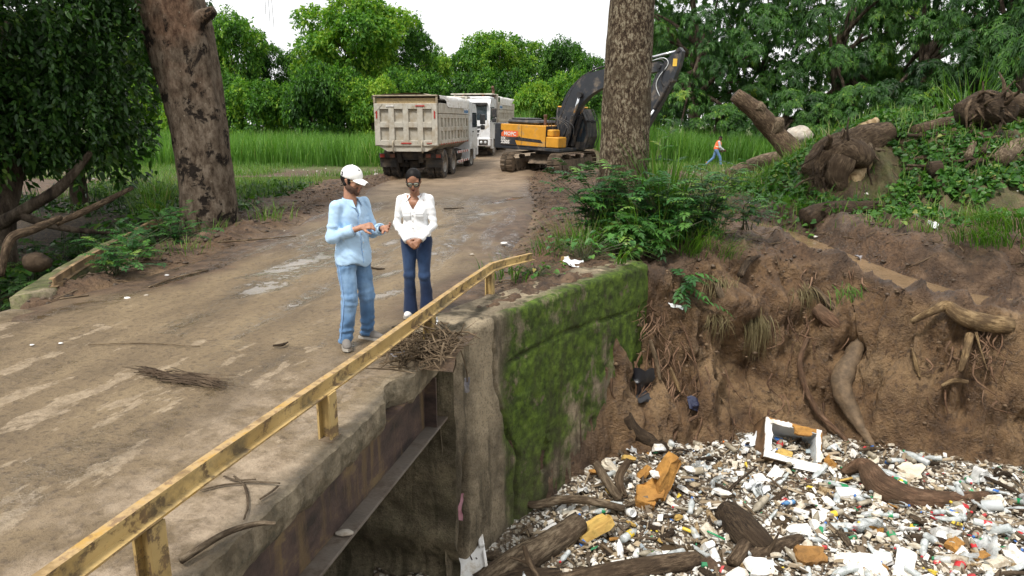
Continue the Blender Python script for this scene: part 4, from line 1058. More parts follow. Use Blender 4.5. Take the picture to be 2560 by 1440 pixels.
def cover(n,fn,size,r,mat_tone=.5,lift=(.03,.3)):
 x,y=fn(n,r);z=gh(x,y)
 d=.12
 nx=(gh(x-d,y)-gh(x+d,y))/(2*d);ny=(gh(x,y-d)-gh(x,y+d))/(2*d)
 nr_=unit(np.c_[np.clip(nx,-1.5,1.5),np.clip(ny,-1.5,1.5),np.ones(len(x))])
 k=fbm(np.c_[x*1.3,y*1.3,0*x],44,3);up=lift[0]+(lift[1]-lift[0])*np.clip(.5+k,0,1)*r.random(len(x))**.6
 p=np.c_[x,y,z]+nr_*up[:,None]
 a=r.uniform(0,6.28,len(x));d3=np.c_[np.cos(a),np.sin(a),r.normal(size=len(x))*.35-.1]
 u=unit(nr_+.45*r.normal(size=nr_.shape))
 s=size*r.uniform(.55,1.25,len(x))
 tone=.42+.25*k+.17*r.normal(size=len(x));tone=np.where(r.random(len(x))<.025,r.uniform(.95,1,len(x)),tone)
 return leaves(p,d3,u,s,s*.82,'heart',.2,.22,tone,r)
def on_heap(n,r):
 x=r.uniform(6.4,19,n*3);y=r.uniform(14.6,25,n*3)
 q=np.hypot((x-13.2)/6.6,(y-20.2)/5.6);q2=np.hypot((x-9.3)/2.6,(y-20.0)/3.6)
 bare=np.hypot((x-13.3)/2.2,(y-18.6)/.9)<1
 k=((q<1.02+.12*r.normal(size=n*3))|(q2<.9))&(y<21.5)&(fbm(np.c_[x*.55,y*.55,0*x],46,3)>-.42)&~(bare&(r.random(n*3)<.8))&~((np.hypot((x-8.6)/1.0,(y-18.3)/1.3)<1))
 x,y=x[k][:n],y[k][:n];return x,y
rv=np.random.default_rng(61)
tag(foliage('vine_cover',[cover(19000,on_heap,.13,rv),cover(11000,on_heap,.10,rv,lift=(.0,.12))],M_VINE),'creeping heart leaved vines covering the debris heap',kind='stuff')
def blades_on(fn,n,h,w,r,mat_tone=.5,droop=(.2,.8)):
 x,y=fn(n,r)
 return blades(np.c_[x,y,gh(x,y)-.01],r.uniform(0,6.28,len(x)),r.uniform(.4,1,len(x))*h,w,r.uniform(*droop,len(x)),4,mat_tone+.2*r.normal(size=len(x)),r)
tag(foliage('heap_grass',[blades_on(on_heap,3200,.6,.02,rv,.65),blades_on(lambda n,r:(r.uniform(6.6,9.2,n),r.uniform(20.5,24.5,n)),900,.7,.025,rv,.65)],M_GRASS),'grass blades sticking out of the vines on the heap',kind='stuff')
def gpos(px,py,z=None,y=None):
 q=at(px,py,z if z is not None else 0.0,y)
 if z is None:q[2]=gh(q[0],q[1])
 return tuple(q)
HB=(2.35,13.3,-.05)
sh=lambda seed,n,rx,h,bx=0,by=0:[(bx+np.random.default_rng(seed+i).normal()*rx,by+np.random.default_rng(seed+i+50).normal()*rx*.6,h*np.random.default_rng(seed+i+99).uniform(.45,1))for i in range(n)]
shrub('leafy_shrub',(1.75,13.5,-.1),sh(1,36,.60,1.5),'dense dark leafy shrub at the left foot of the mottled trunk',seed=1,fl=.45,nf=6)
shrub('leafy_shrub',(2.75,13.1,-.15),sh(31,36,.62,1.4),'dark pinnate shrub before the mottled trunk above the wall end',seed=2,fl=.48,nf=6)
shrub('leafy_shrub',(3.6,13.5,-.1),sh(61,28,.5,1.6,.25),'dark shrub with long boughs reaching over the mud right of the trunk',seed=3,fl=.42,nf=6,ll=.10)
shrub('leafy_shrub',(4.45,13.7,.25),sh(71,6,.35,.6,.3),'light feathery shoot at the end of the shrub over the mud',seed=4,fl=.42,nf=5,ll=.09,lw=.035)
shrub('leafy_shrub',(2.75,11.75,-.55),[(.35,-.25,.15),(.1,-.3,.3),(.55,-.1,.25),(.3,-.35,-.1)],'bright pinnate seedling hanging below the wall end over the cut bank',seed=5,fl=.5,nf=4,ll=.13,lw=.055,droop=.9)
broadleaf('weed',(1.2,11.65,.03),70,.34,.11,'low leafy weeds spreading over the top of the mossy wall',6,M_SHRUB,.75)
broadleaf('weed',(1.9,12.1,.0),60,.45,.13,'broad leaved weeds under the shrub at the wall top',7,M_SHRUB,.6)
broadleaf('weed',(.35,10.35,.0),40,.22,.08,'small green weeds behind the rail end',8,M_VINE,.45)
tuft('grass_tuft',(-.05,10.3,.0),60,.42,.5,'green grass tuft behind the bent rail end',seed=1)
tuft('grass_tuft',(1.0,12.4,-.05),90,.75,.7,'tall thin grass left of the trunk shrub',seed=2)
tuft('grass_tuft',(.65,12.0,-.02),50,.5,.45,'thin seeding grass at the mud edge above the wall',seed=3)
tuft('grass_tuft',(1.62,14.0,-.1),26,1.25,.3,'broad bladed grass standing at the left of the mottled trunk',seed=4,w=.035,droop=(.1,.5))
tuft('grass_tuft',(2.85,13.7,-.05),120,2.3,.45,'tall broad bladed grass growing up the right side of the mottled trunk',seed=5,w=.055,droop=(.05,.45))
tuft('grass_tuft',(3.5,14.2,-.1),260,1.5,.75,'dense upright grass clump right of the mottled trunk',seed=6,w=.02,droop=(.1,.5))
tuft('grass_tuft',(3.3,12.55,-.15),150,.95,.45,'arching grass clump hanging over the bank beside the wall end',seed=7,w=.014,droop=(.35,1.0),head=-1.2,toned=.12)
tuft('grass_tuft',(3.75,12.45,-.12),60,.7,.35,'thin drooping grass on the bank edge right of the arching clump',seed=8,w=.012,droop=(.4,1.1),head=-1.0,toned=.15)
tuft('grass_tuft',(1.72,11.1,.05),18,.8,.15,'long grass blades hanging over the mossy wall face',seed=9,w=.022,droop=(.9,1.25),head=-1.1)
tuft('grass_tuft',(8.6,12.9,.05),170,.8,.7,'large arching grass clump on the mud at the far right',seed=10,w=.018,droop=(.6,1.1),head=3.3)
tuft('grass_tuft',(9.3,13.4,.2),150,.95,.7,'big drooping grass clump at the picture edge by the stream',seed=11,w=.02,droop=(.6,1.1),head=3.2)
tuft('grass_tuft',(8.2,14.1,.1),60,.55,.45,'yellow green grass tuft on the red mud bank',seed=12,w=.014,toned=.15)
tuft('grass_tuft',(12.9,21.0,2.0),90,2.2,.6,'tall cane grass standing on top of the heap',seed=13,w=.05,droop=(.15,.8),toned=.05)
tuft('grass_tuft',(11.2,19.6,1.25),120,1.35,.55,'pale silvery grass clump among the vines on the heap',M_PALE,seed=14,w=.035,droop=(.2,.8))
tuft('grass_tuft',(10.9,21.5,1.2),140,1.3,.9,'bright broad grass behind the tangled stump',seed=15,w=.04,toned=.15)
tuft('grass_tuft',(9.5,23.0,.9),140,1.1,1.1,'bright grass bank between the leaning log and the stump',seed=16,w=.035,toned=.2)
tuft('grass_tuft',(8.4,21.2,.4),90,.7,.6,'grass at the foot of the leaning log',seed=17,w=.03,toned=.15)
tuft('grass_tuft',(7.6,21.5,.1),110,.55,.8,'low bright grass over the fallen log near the worker',seed=18,w=.03,toned=.2)
for i,(x,y,s,lb)in enumerate([(-6.6,12.2,.7,'leafy green weed behind the parapet rail'),(-6.0,11.2,.55,'leafy weed between the parapet and the road'),(-7.1,14.6,.8,'bluish pinnate weed at the foot of the leaning trunk'),(-5.9,10.4,.4,'low weed by the near end of the parapet'),(-6.25,13.2,.6,'weed before the leaning trunk at the road edge')]):
 shrub('roadside_weed',(x,y,gh(x,y)-.02),sh(200+i*7,9,.32,s),lb,'weed',20+i,M_SHRUB,.075,.032,.34,7,5)
for i,(x,y,nn_,h,lb)in enumerate([(-6.3,11.6,90,.5,'grass tuft beside the parapet rail'),(-5.4,16.0,70,.6,'grass tuft at the right of the leaning trunk'),(-5.75,12.4,60,.35,'short grass at the muddy road edge by the parapet'),(-6.35,15.3,40,.45,'thin grass at the foot of the leaning trunk'),(-9.5,19.0,200,.9,'bright grass clump between the thicket and the leaning trunk'),(-10.9,22.0,200,.9,'sunlit grass clump behind the thicket'),(-8.6,17.5,90,.6,'grass clump under the hanging leaves')]):
 tuft('grass_tuft',(x,y,gh(x,y)-.03),nn_,h,.6,lb,seed=30+i,w=.014 if y<17 else .03,toned=.12)
for i,(x,y,h,lb)in enumerate([(-8.9,16.2,.9,'broad leaved plant left of the leaning trunk'),(-8.1,15.0,.6,'broad leaved plant above the parapet end'),(-9.6,14.0,.5,'broad leaved creeper on the creek bank')]):
 broadleaf('broadleaf_plant',(x,y,gh(x,y)-.05),90,h,.2,lb,40+i,M_VINE,.7)
for i,(x,y,s,lb)in enumerate([(-8.9,12.9,.9,'dark pinnate shrub on the creek bank behind the parapet'),(-10.2,13.6,1.1,'dark pinnate shrub under the vine hung tree'),(-9.3,15.0,.8,'dark shrub between the thicket and the leaning trunk'),(-8.0,10.6,.6,'low dark shrub at the corner of the creek'),(-10.6,11.6,1.0,'dark shrub at the edge of the creek under the long leaves')]):
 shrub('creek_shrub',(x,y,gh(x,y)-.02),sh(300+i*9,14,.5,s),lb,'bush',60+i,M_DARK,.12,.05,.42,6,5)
tuft('grass_tuft',(2.35,13.0,-.05),120,1.3,.9,'tall green grass standing in the shrub before the mottled trunk',seed=51,w=.022,droop=(.15,.7),toned=.1)
tuft('grass_tuft',(1.3,12.9,-.05),90,1.0,.7,'bright grass at the outer left of the trunk shrub',seed=52,w=.018,droop=(.2,.8),toned=.1)
shrub('leafy_shrub',(2.1,12.3,-.05),sh(401,22,.5,.75,.1,-.1),'bright leafy shrub spilling over the end of the mossy wall',seed=71,fl=.42,nf=6,droop=.8,mat=M_VINE)
shrub('climbing_shrub',(2.8,13.95,.0),[(.0,-.1,1.9),(.2,.05,1.6),(-.1,-.15,1.4),(.25,-.1,2.2)],'leafy shoot climbing the right side of the mottled trunk',seed=72,fl=.3,nf=9,mat=M_VINE,ll=.09)
def under(n,r):x=r.uniform(-17,-7.3,n);y=r.uniform(12.5,27,n);k=(fbm(np.c_[x*.5,y*.5,0*x],58,3)>-.15)&(np.hypot(x-lt[0],y-lt[1])>1.0);return x[k],y[k]
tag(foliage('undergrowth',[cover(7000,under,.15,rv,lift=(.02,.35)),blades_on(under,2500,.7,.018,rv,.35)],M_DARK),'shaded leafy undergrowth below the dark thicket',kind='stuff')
for i,(x,y,nn_,h,lb)in enumerate([(7.0,17.6,70,.45,'thin grass on the mud left of the buried log'),(9.9,15.2,90,.5,'bright grass along the front foot of the heap'),(7.4,14.6,40,.35,'small grass tuft beside the muddy stream'),(5.6,15.6,60,.45,'grass tuft on the mud behind the cut bank'),(4.9,17.5,110,.6,'grass clump behind the shrub, towards the fallen log'),(11.6,15.0,100,.6,'grass clump at the outer foot of the heap')]):
 tuft('grass_tuft',(x,y,gh(x,y)-.03),nn_,h,.6,lb,seed=80+i,w=.016,toned=.14)
def paint(name,c,rough=.4,dirt=(.16,.12,.08),amt=.35,zdirt=True,metal=0.0,zh=.9):
 """vehicle paint with dust thickest near the ground"""
 n=NT(name)
 k=n.noise(2.4,7,.65);base=n.ramp(n.noise(5,4),[(.3,tuple(x*.86 for x in c)),(.7,c)])
 d=n.ramp(k,[(.62-.3*amt,0),(.80-.2*amt,1)])
 if zdirt:
  z=n.sep(n.co('Object'))[2]
  lowk=n.ramp(n.math('ADD',z,n.math('MULTIPLY',n.noise(4,5),.5)),[(zh*.6,1),(min(1,zh*1.15),.0)])
  d=n.math('MAXIMUM',n.math('MULTIPLY',d,.6),lowk)
 cc=n.mix(n.math('MULTIPLY',d,.85),base,n.mix(n.noise(9,5),dirt,tuple(x*1.5 for x in dirt)))
 n.set(color=cc,rough=n.mix(d,(rough,)*3,(.85,)*3),metal=metal,spec=.4,normal=n.bump(k,.12,.01))
 return n.m
M_BED=paint('dusty_ivory_paint',(.50,.475,.41),.55,(.26,.22,.16),.55,False)
M_BEDREC=paint('dusty_ivory_panel',(.45,.42,.355),.6,(.25,.21,.15),.7,False)
M_WHITE=paint('white_cab_paint',(.74,.75,.76),.3,(.3,.26,.2),.2,False)
M_TARP=simple('white_tarpaulin',(.80,.79,.76),.5,0,.1,3,.25,7,(.42,.36,.27),.25)
M_TARP2=simple('beige_tarpaulin',(.40,.34,.25),.65,0,.25,3,.25,8,(.2,.16,.1),.5)
M_TAN=simple('tan_load_cover',(.45,.34,.18),.7,0,.3,3,.3,12,(.25,.17,.09),.4)
M_BLACK=simple('black_plastic',(.022,.022,.024),.5,0,.3,5,.1,30,(.10,.08,.06),.35)
M_CHASSIS=simple('muddy_chassis',(.025,.023,.022),.7,.1,.4,5,.3,20,(.085,.065,.045),.45)
M_TYRE=simple('muddy_tyre',(.035,.032,.030),.85,0,.35,8,.35,25,(.15,.115,.08),.6)
M_RIM=simple('dusty_rim',(.30,.285,.26),.55,.3,.2,5,.1,20,(.16,.125,.09),.5)
M_GLASS=NT('dark_glass').set(color=(.025,.035,.045),rough=.05,spec=.8).m
M_RED=simple('red_marking',(.42,.035,.03),.4,0,.2,dirt=(.2,.14,.1),dirt_amt=.3)
M_REDLIGHT=simple('tail_lamp_red',(.22,.03,.02),.3,0,.3,dirt=(.12,.09,.06),dirt_amt=.5)
M_ORANGE=simple('orange_beacon',(.75,.16,.03),.3,0,.1)
M_WHT=simple('white_marking',(.7,.68,.66),.5,0,.1)
M_BLUE=simple('blue_lettering',(.03,.16,.36),.5,0,.1)
M_LAMPGL=simple('headlamp_glass',(.55,.57,.58),.12,0,.2)
M_STEELROD=NT('chromed_rod').set(color=(.72,.73,.75),rough=.18,metal=1.0).m
M_EXH=simple('rusty_exhaust',(.14,.075,.05),.7,.3,.3,8)
def wheel_parts(parent,x,y,rad=.56,wd=.30,dual=False,name='wheel',face=1):
 """a tyre with a stepped tread, its rim dished; face +1/-1 is the outer side along y"""
 for k in((0,1)if dual else(0,)):
  yy=y-face*k*(wd+.03)
  w_=empty(name,(x,yy,rad));w_.parent=parent
  pr=[(rad*.56,-wd*.42),(rad*.62,-wd*.5),(rad*.88,-wd*.5),(rad*.965,-wd*.42),(rad,-wd*.28),(rad,wd*.28),(rad*.965,wd*.42),(rad*.88,wd*.5),(rad*.62,wd*.5),(rad*.56,wd*.42)]
  v,f=lathe_mesh(pr,36)
  f=f[:-2]
  b=MB();b.add(v[:,[0,2,1]]*(1,1,1),[q[::-1]for q in f])
  for i in range(30):
   a=i*2*math.pi/30
   for s_ in(-1,1):
    bb=MB().box((-.035,s_*wd*.25-wd*.2,-.012),(.035,s_*wd*.25+wd*.2,.014));vv,ff=bb.arrays()
    ca,sa=math.cos(a+.05*s_),math.sin(a+.05*s_)
    vv=np.c_[vv[:,0]*-sa+(rad+vv[:,2])*ca,vv[:,1],vv[:,0]*ca+(rad+vv[:,2])*sa];b.add(vv,ff)
  b.build('tyre',M_TYRE,w_,smooth=False)
  o=face*wd
  pr=[(.001,.02),(rad*.20,.05),(rad*.22,-.04),(rad*.40,-.09 if k==0 and dual else .02),(rad*.50,-.05 if k==0 and dual else .03),(rad*.57,.10)]
  v,f=lathe_mesh([(a,c_)for a,c_ in pr],28)
  v=np.c_[v[:,0],v[:,2]*face+face*(wd*.5-.11),v[:,1]]
  b=MB();b.add(v,f[:-2]if face<0 else[q[::-1]for q in f[:-2]])
  for i in range(10):
   a=i*.628
   b.box((rad*.3*math.cos(a)-.014,face*(wd*.5-.12)-.04,rad*.3*math.sin(a)-.014),(rad*.3*math.cos(a)+.014,face*(wd*.5-.12)+.05,rad*.3*math.sin(a)+.014))
  b.build('rim',M_RIM,w_,smooth=False)
def ribbed(b,x0,x1,z0,z1,cols,rows,bx,bz,axis,pos,thick):
 """raised frame of ribs over a panel: the recesses stay open"""
 def slab(a0,a1,c0,c1):
  lo,hi=[0,0,0],[0,0,0]
  i=1-axis if axis<2 else 0
  lo[axis],hi[axis]=min(pos,pos+thick),max(pos,pos+thick)
  o=1 if axis==0 else 0
  lo[o],hi[o],lo[2],hi[2]=a0,a1,c0,c1
  b.box(lo,hi,.012)
 pw=(x1-x0-bx*(cols+1))/cols;ph=(z1-z0-bz*(rows+1))/rows
 for i in range(cols+1):slab(x0+i*(pw+bx),x0+i*(pw+bx)+bx,z0,z1)
 for j in range(rows+1):
  for i in range(cols):slab(x0+bx+i*(pw+bx),x0+bx+i*(pw+bx)+pw,z0+j*(ph+bz),z0+j*(ph+bz)+bz)
def dump_truck(name,label,loc,rz,tail_tarp=True,exhaust=False):
 """x forward from the tailgate, y to the left, z up"""
 t=empty(name,loc,rz);tag(t,label,'truck','dump trucks parked on the road')
 L,W=5.5,1.23;z0,z1=1.32,2.86
 b=MB();b.box((.10,-W+.08,z0),(L,W-.08,z0+.06))
 for s_ in(-1,1):b.box((.10,s_*(W-.045)-.02,z0),(L,s_*(W-.045)+.02,z1))
 b.box((L-.05,-W,z0),(L+.05,W,3.28),.02)
 b.prism([(-W+.05,z0),(W-.05,z0),(W-.45,z0-.24),(-W+.45,z0-.24)],.02,L,0)
 b.box((L-.1,-W+.1,3.22),(L+1.2,W-.1,3.29),.02)
 bed=b.build('bed',M_BED,t)
 for s_ in(-1,1):
  b=MB()
  ribbed(b,.14,L,z0+.02,z1-.38,9,2,.20,.16,1,s_*(W-.025),s_*.065)
  b.box((.10,s_*(W+.005)-.05,z1-.36),(L,s_*(W+.005)+.05,z1+.02),.015)
  side=b.build('side_panel',M_BED,bed)
  for k in range(22):pass
  m=MB()
  for k in range(13):
   m.box((.3+k*.4,s_*(W+.05)-.004,z0+.0),(.3+k*.4+.16,s_*(W+.05)+.004,z0+.05))
  m.build('marking_strip',M_RED,bed)['kind']='stuff'
 tg=empty('tailgate',(0,0,0));tg.parent=t
 MB().box((.05,-W+.02,z0-.02),(.09,W-.02,z1-.02)).build('panel',M_BEDREC,tg)
 b=MB();ribbed(b,-W,W,z0-.03,z1,4,2,.215,.21,0,.05,-.085)
 b.build('rib_frame',M_BED,tg)
 gus=MB()
 for s_ in(-1,1):
  gus.prism([(s_*(W-.02),z1-.02),(s_*(W-.34),z1-.02),(s_*(W-.02),z1-.36)][::s_],-.05,-.03,0)
  gus.prism([(s_*(W-.02),z0),(s_*(W-.30),z0),(s_*(W-.02),z0+.30)][::-s_],-.05,-.03,0)
 gus.build('corner_gusset',M_BED,tg)['kind']='stuff'
 for(y0,y1,za)in((-.75,-.4,z1-.09),(.45,.75,z1-.09),(-.2,.2,z0+.07),(-1.0,-.8,z0+.07)):
  MB().box((-.058,y0,za-.022),(-.0352,y1,za+.022)).build('reflector',M_RED if(y0+y1)<.6 else M_WHT,tg)
 for y0 in(-1,1):
  MB().box((-.058,y0*1.13-.025,z1-.55),(-.0352,y0*1.13+.025,z1-.28)).build('reflector',M_RED,tg)
 for s_ in(-.62,.52):
  hk=MB().tube(spline([(-.02,s_,z0+.15),(-.10,s_,z0+.05),(-.06,s_,z0-.18),(.02,s_,z0-.28)],8),.035,6).build('hinge_hook',M_BEDREC,tg,smooth=True)
 xs=np.linspace(.0 if tail_tarp else .3,L-.1,40);ys=np.linspace(-1,1,33)
 XX,YY=np.meshgrid(xs,ys,indexing='ij')
 prof_z=np.where(np.abs(YY)<.8,z1+.30+.10*(1-(YY/.8)**2),0)
 yv=np.where(np.abs(YY)<.8,YY/.8*(W+.02),np.sign(YY)*(W+.075))
 hang=.06+.30*sstep(.9,1.5,XX)
 zv=np.where(np.abs(YY)<.8,prof_z,z1+.30-(np.abs(YY)-.8)/.2*(hang+.06))
 nz_=fbm(np.stack([XX*1.6,YY*2.5+zv*2,0*XX],-1),71,4)
 fold=np.sin(XX*13+3*nz_)*.022*(np.abs(YY)>.78)
 zv=zv+nz_*.05*(np.abs(YY)<.8)-.04*np.abs(np.sin(XX*2.2))*(np.abs(YY)<.8)
 if tail_tarp:zv=zv-.10*sstep(1.2,.0,XX)*(np.abs(YY)<.8)*(YY>-.7)*.3
 yv=yv+np.sign(YY)*(fold+nz_*.03)*(np.abs(YY)>.78)
 J=np.arange(XX.size).reshape(XX.shape)
 f=np.stack([J[:-1,:-1],J[1:,:-1],J[1:,1:],J[:-1,1:]],-1).reshape(-1,4)
 mi=np.where(np.repeat((np.abs(ys[:-1]+ys[1:])/2<.78)[None],len(xs)-1,0).ravel()&(np.repeat(xs[:-1][:,None],32,1).ravel()<2.4 if tail_tarp else np.zeros((len(xs)-1)*32,bool)),1,0)
 mesh_obj('tarpaulin',np.stack([XX,yv,zv],-1).reshape(-1,3),f,[M_TARP,M_TARP2],t,mi=mi)
 if tail_tarp:
  b=MB()
  for(y0,y1,za,dz)in((-1.25,1.25,3.12,.05),):b.box((-.06,y0,za),(.02,y1,za+dz),.01)
  b.box((-.03,-1.25,z1+.0),(.05,-1.17,3.12),.01).box((-.03,1.17,z1+.0),(.05,1.25,3.12),.01)
  b.build('tarp_frame',M_TARP2,t)
  v=np.array([(.0,-1.15,3.03),(.0,1.17,3.03),(.03,1.17,2.9),(.03,.4,2.93),(.03,-.3,2.99),(.03,-1.15,2.97)])
  MB().box((.06,-1.16,2.78),(.12,1.16,3.06)).build('load_cover',M_TAN,t)
 cx0,cx1=L+.42,L+2.35
 b=MB()
 b.prism([(cx0,.95),(cx1-.02,.95),(cx1,1.5),(cx1-.02,1.85),(cx1-.14,2.72),(cx1-.38,2.98),(cx0+.1,3.02),(cx0,2.9)],-1.2,1.2,1)
 cab=b.build('cab',M_WHITE,t)
 MB().box((cx0+.1,-1.12,2.98),(cx1-.65,1.12,3.12),.06).build('roof_cap',M_WHITE,cab)
 wn=Vector((cx1-.02-(cx1-.14),0,1.85-2.72))
 v=[(cx1+.006-.025,-1.05,1.92),(cx1+.006-.025,1.05,1.92),(cx1-.125,1.02,2.64),(cx1-.125,-1.02,2.64)]
 vo=[(x+.004,y,z)for x,y,z in v]+[(x-.02,y,z)for x,y,z in v]
 mesh_obj('windscreen',vo,[(0,1,2,3),(7,6,5,4),(0,4,5,1),(1,5,6,2),(2,6,7,3),(3,7,4,0)],M_GLASS,cab,smooth=False)
 MB().box((cx1-.16,-1.08,2.66),(cx1+.10,1.08,2.80),.03).build('sun_visor',M_BLACK,cab)
 for s_ in(-1,1):
  d_=MB().prism([(cx0+.55,1.05),(cx1-.08,1.05),(cx1-.08,1.85),(cx1-.2,2.68),(cx0+.55,2.68)],s_*1.2-.012,s_*1.2+.012,1).build('door',M_WHITE,cab)
  MB().prism([(cx0+.65,1.92),(cx1-.18,1.92),(cx1-.28,2.58),(cx0+.65,2.58)],s_*1.2-.018,s_*1.2+.018,1).build('window',M_GLASS,d_)
  MB().box((cx0+.68,s_*1.225-.02,1.70),(cx0+.88,s_*1.225+.02,1.75),.008).build('handle',M_BLACK,d_)
  mb=MB().tube([(cx1-.1,s_*1.2,2.55),(cx1+.12,s_*1.42,2.5),(cx1+.12,s_*1.42,1.95),(cx1-.1,s_*1.2,1.85)],.016,6)
  mr=mb.build('mirror_arm',M_BLACK,cab)
  MB().box((cx1+.06,s_*1.44-.13,2.05),(cx1+.15,s_*1.44+.13,2.52),.03).build('mirror',M_BLACK,mr)
  MB().box((cx1+.06,s_*1.44-.11,1.80),(cx1+.15,s_*1.44+.11,2.02),.03).build('lower_mirror',M_BLACK,mr)
  fd=MB()
  a_=np.linspace(math.pi*1.0,0,12)
  arc=[(L+1.02+.66*math.cos(q),.53+.66*math.sin(q))for q in a_];arc2=[(L+1.02+.72*math.cos(q),.53+.74*math.sin(q))for q in a_[::-1]]
  fd.prism(arc+arc2,s_*1.02-.2,s_*1.02+.2,1);fd.build('mudguard',M_WHITE,t)
  MB().box((cx0+1.0,s_*1.16-.06,.45),(cx0+1.35,s_*1.16+.06,.95),.02).build('cab_step',M_WHITE,t)
  hb=MB().box((cx1-.15,s_*.86-.36,.60),(cx1+.06,s_*.86+.36,1.02),.03).build('bumper_end',M_WHITE,t)
  MB().box((cx1+.05,s_*.86-.24,.66),(cx1+.085,s_*.86+.24,.94),.012).build('lamp_bezel',M_BLACK,hb)
  for yy in(-.11,.11):MB().lathe([(.001,.09),(.05,.088),(.07,.08),(.075,.06)],12,'x',(cx1+.01,s_*.86+yy,.80)).build('headlight',M_LAMPGL,hb,smooth=True)
 MB().box((cx1-.12,-.5,.55),(cx1+.05,.5,.92),.03).build('bumper',M_WHITE,t)
 for k in range(3):
  for s_ in(-1,1):
   MB().prism([(s_*.16,1.62-k*.2),(s_*(.72-.05*k),1.62-k*.2),(s_*(.66-.05*k),1.50-k*.2),(s_*.16,1.50-k*.2)][::s_],cx1-.035,cx1+.012+.002*k,0).build('grille_slot',M_BLACK,cab)
 lettering('SHACMAN',.13,M_BLACK,cab,(cx1+.012,-.36,1.74),(R(90),0,R(90)),bold=.004)
 for s_ in(-.55,.55):
  MB().lathe([(.075,0),(.075,.12),(.06,.17),(.001,.18)],12,'z',(cx0+.35,s_,3.12)).build('beacon',M_ORANGE,cab,smooth=True)
 if exhaust:
  MB().tube(spline([(cx0-.18,1.0,1.2),(cx0-.18,1.0,3.2),(cx0-.18,1.0,3.5),(cx0-.05,.98,3.66)],14),.075,10).build('exhaust_pipe',M_EXH,t,smooth=True)
 b=MB()
 for s_ in(-1,1):b.box((.35,s_*.42-.05,.82),(cx1-.2,s_*.42+.05,1.08))
 for x_ in(.4,1.5,2.9,4.3):b.box((x_,-.4,.85),(x_+.12,.4,1.05))
 b.box((.5,-.95,.74),(.62,.95,.86)).box((1.15,-.9,.42),(1.35,.9,.60)).box((2.55,-.9,.42),(2.75,.9,.60)).box((1.0,-.25,.38),(2.9,.25,.72),.05)
 for s_ in(-1,1):b.prism([(.30,1.08),(.55,1.08),(.62,.72),(.45,.62)],s_*.42-.09,s_*.42+.09,1)
 b.box((3.5,-.55,.45),(L+.3,.55,.9),.06).box((L+.45,-.5,.35),(L+2.0,.5,.95),.08)
 b.build('chassis',M_CHASSIS,t)
 for s_ in(-1,1):
  wheel_parts(t,1.15,s_*1.06,dual=True,face=s_);wheel_parts(t,2.65,s_*1.06,dual=True,face=s_)
  wheel_parts(t,L+1.02,s_*1.02,face=s_)
  mf=MB().box((.52,s_*.92-.33,.45),(.55,s_*.92+.33,.98)).build('mud_flap',M_CHASSIS,t)
  lb=MB().box((.42,s_*.92-.34,.80),(.53,s_*.92+.34,.99),.01).build('lamp_box',M_CHASSIS,t)
  for k,mm in enumerate((M_REDLIGHT,M_ORANGE,M_REDLIGHT)):
   MB().box((.405,s_*.92-.30+k*.2,.83),(.4195,s_*.92-.12+k*.2,.96)).build('tail_lamp',M_REDLIGHT if k!=1 else M_CHASSIS,lb)
  MB().lathe([(.26,0),(.26,1.0)],14,'x',(3.75,s_*.85,.78)).build('air_tank',M_CHASSIS,t,smooth=False)
  for zz in(.52,.92):
   g_=MB().box((3.45,s_*1.20-.02,zz-.05),(L+.30,s_*1.20+.02,zz+.05),.005).build('side_guard',M_WHT,t)
   for k in range(5):MB().box((3.5+k*.44,s_*1.22-.006,zz-.045),(3.5+k*.44+.2,s_*1.22+.006,zz+.045)).build('red_band',M_RED,g_)
  MB().box((L-1.05,s_*(W+.052)-.004,z1-.355),(L-.12,s_*(W+.052)+.004,z1-.12)).build('sign_plate',M_WHT,bed)
  lettering('SHACMAN',.17,M_BLUE,bed,(L-1.0 if s_<0 else L-.18,s_*(W+.059),z1-.31),(R(90),0,0 if s_<0 else R(180)),bold=.008)
 return t
q=at(1020,447)
TR1=dump_truck('dump_truck','muddy ivory dump truck seen from its closed tailgate',(-4.02,28.0,.0),R(90-8.5))
TR2=dump_truck('dump_truck','white dump truck with its cab and exhaust pipe facing the bridge',(-1.1,46.0,.33),R(-90-9),tail_tarp=False,exhaust=True)
M_OCHRE=paint('ochre_machine_paint',(.62,.30,.035),.4,(.26,.19,.1),.15,False)
M_GREYM=paint('charcoal_machine_paint',(.034,.038,.046),.45,(.14,.115,.09),.22,False)
M_TRACK=simple('muddy_track',(.10,.075,.052),.8,.1,.4,5,.5,14,(.19,.14,.095),.6)
M_ORG=simple('orange_lettering_plate',(.70,.14,.05),.5,0,.1)
M_YPLATE=simple('yellow_plate',(.72,.46,.06),.5,0,.1)
ex=empty('excavator',(1.68,32.3,.04),rot=(0,0,R(-32)));ex.scale=(.93,.93,.93)
tag(ex,'ochre and charcoal tracked excavator with its boom raised behind the mottled trunk','excavator')
TRK=R(62+32)
def rotz(v,a):return np.c_[v[:,0]*math.cos(a)-v[:,1]*math.sin(a),v[:,0]*math.sin(a)+v[:,1]*math.cos(a),v[:,2]]
uc=empty('undercarriage',(0,0,0),TRK);uc.parent=ex
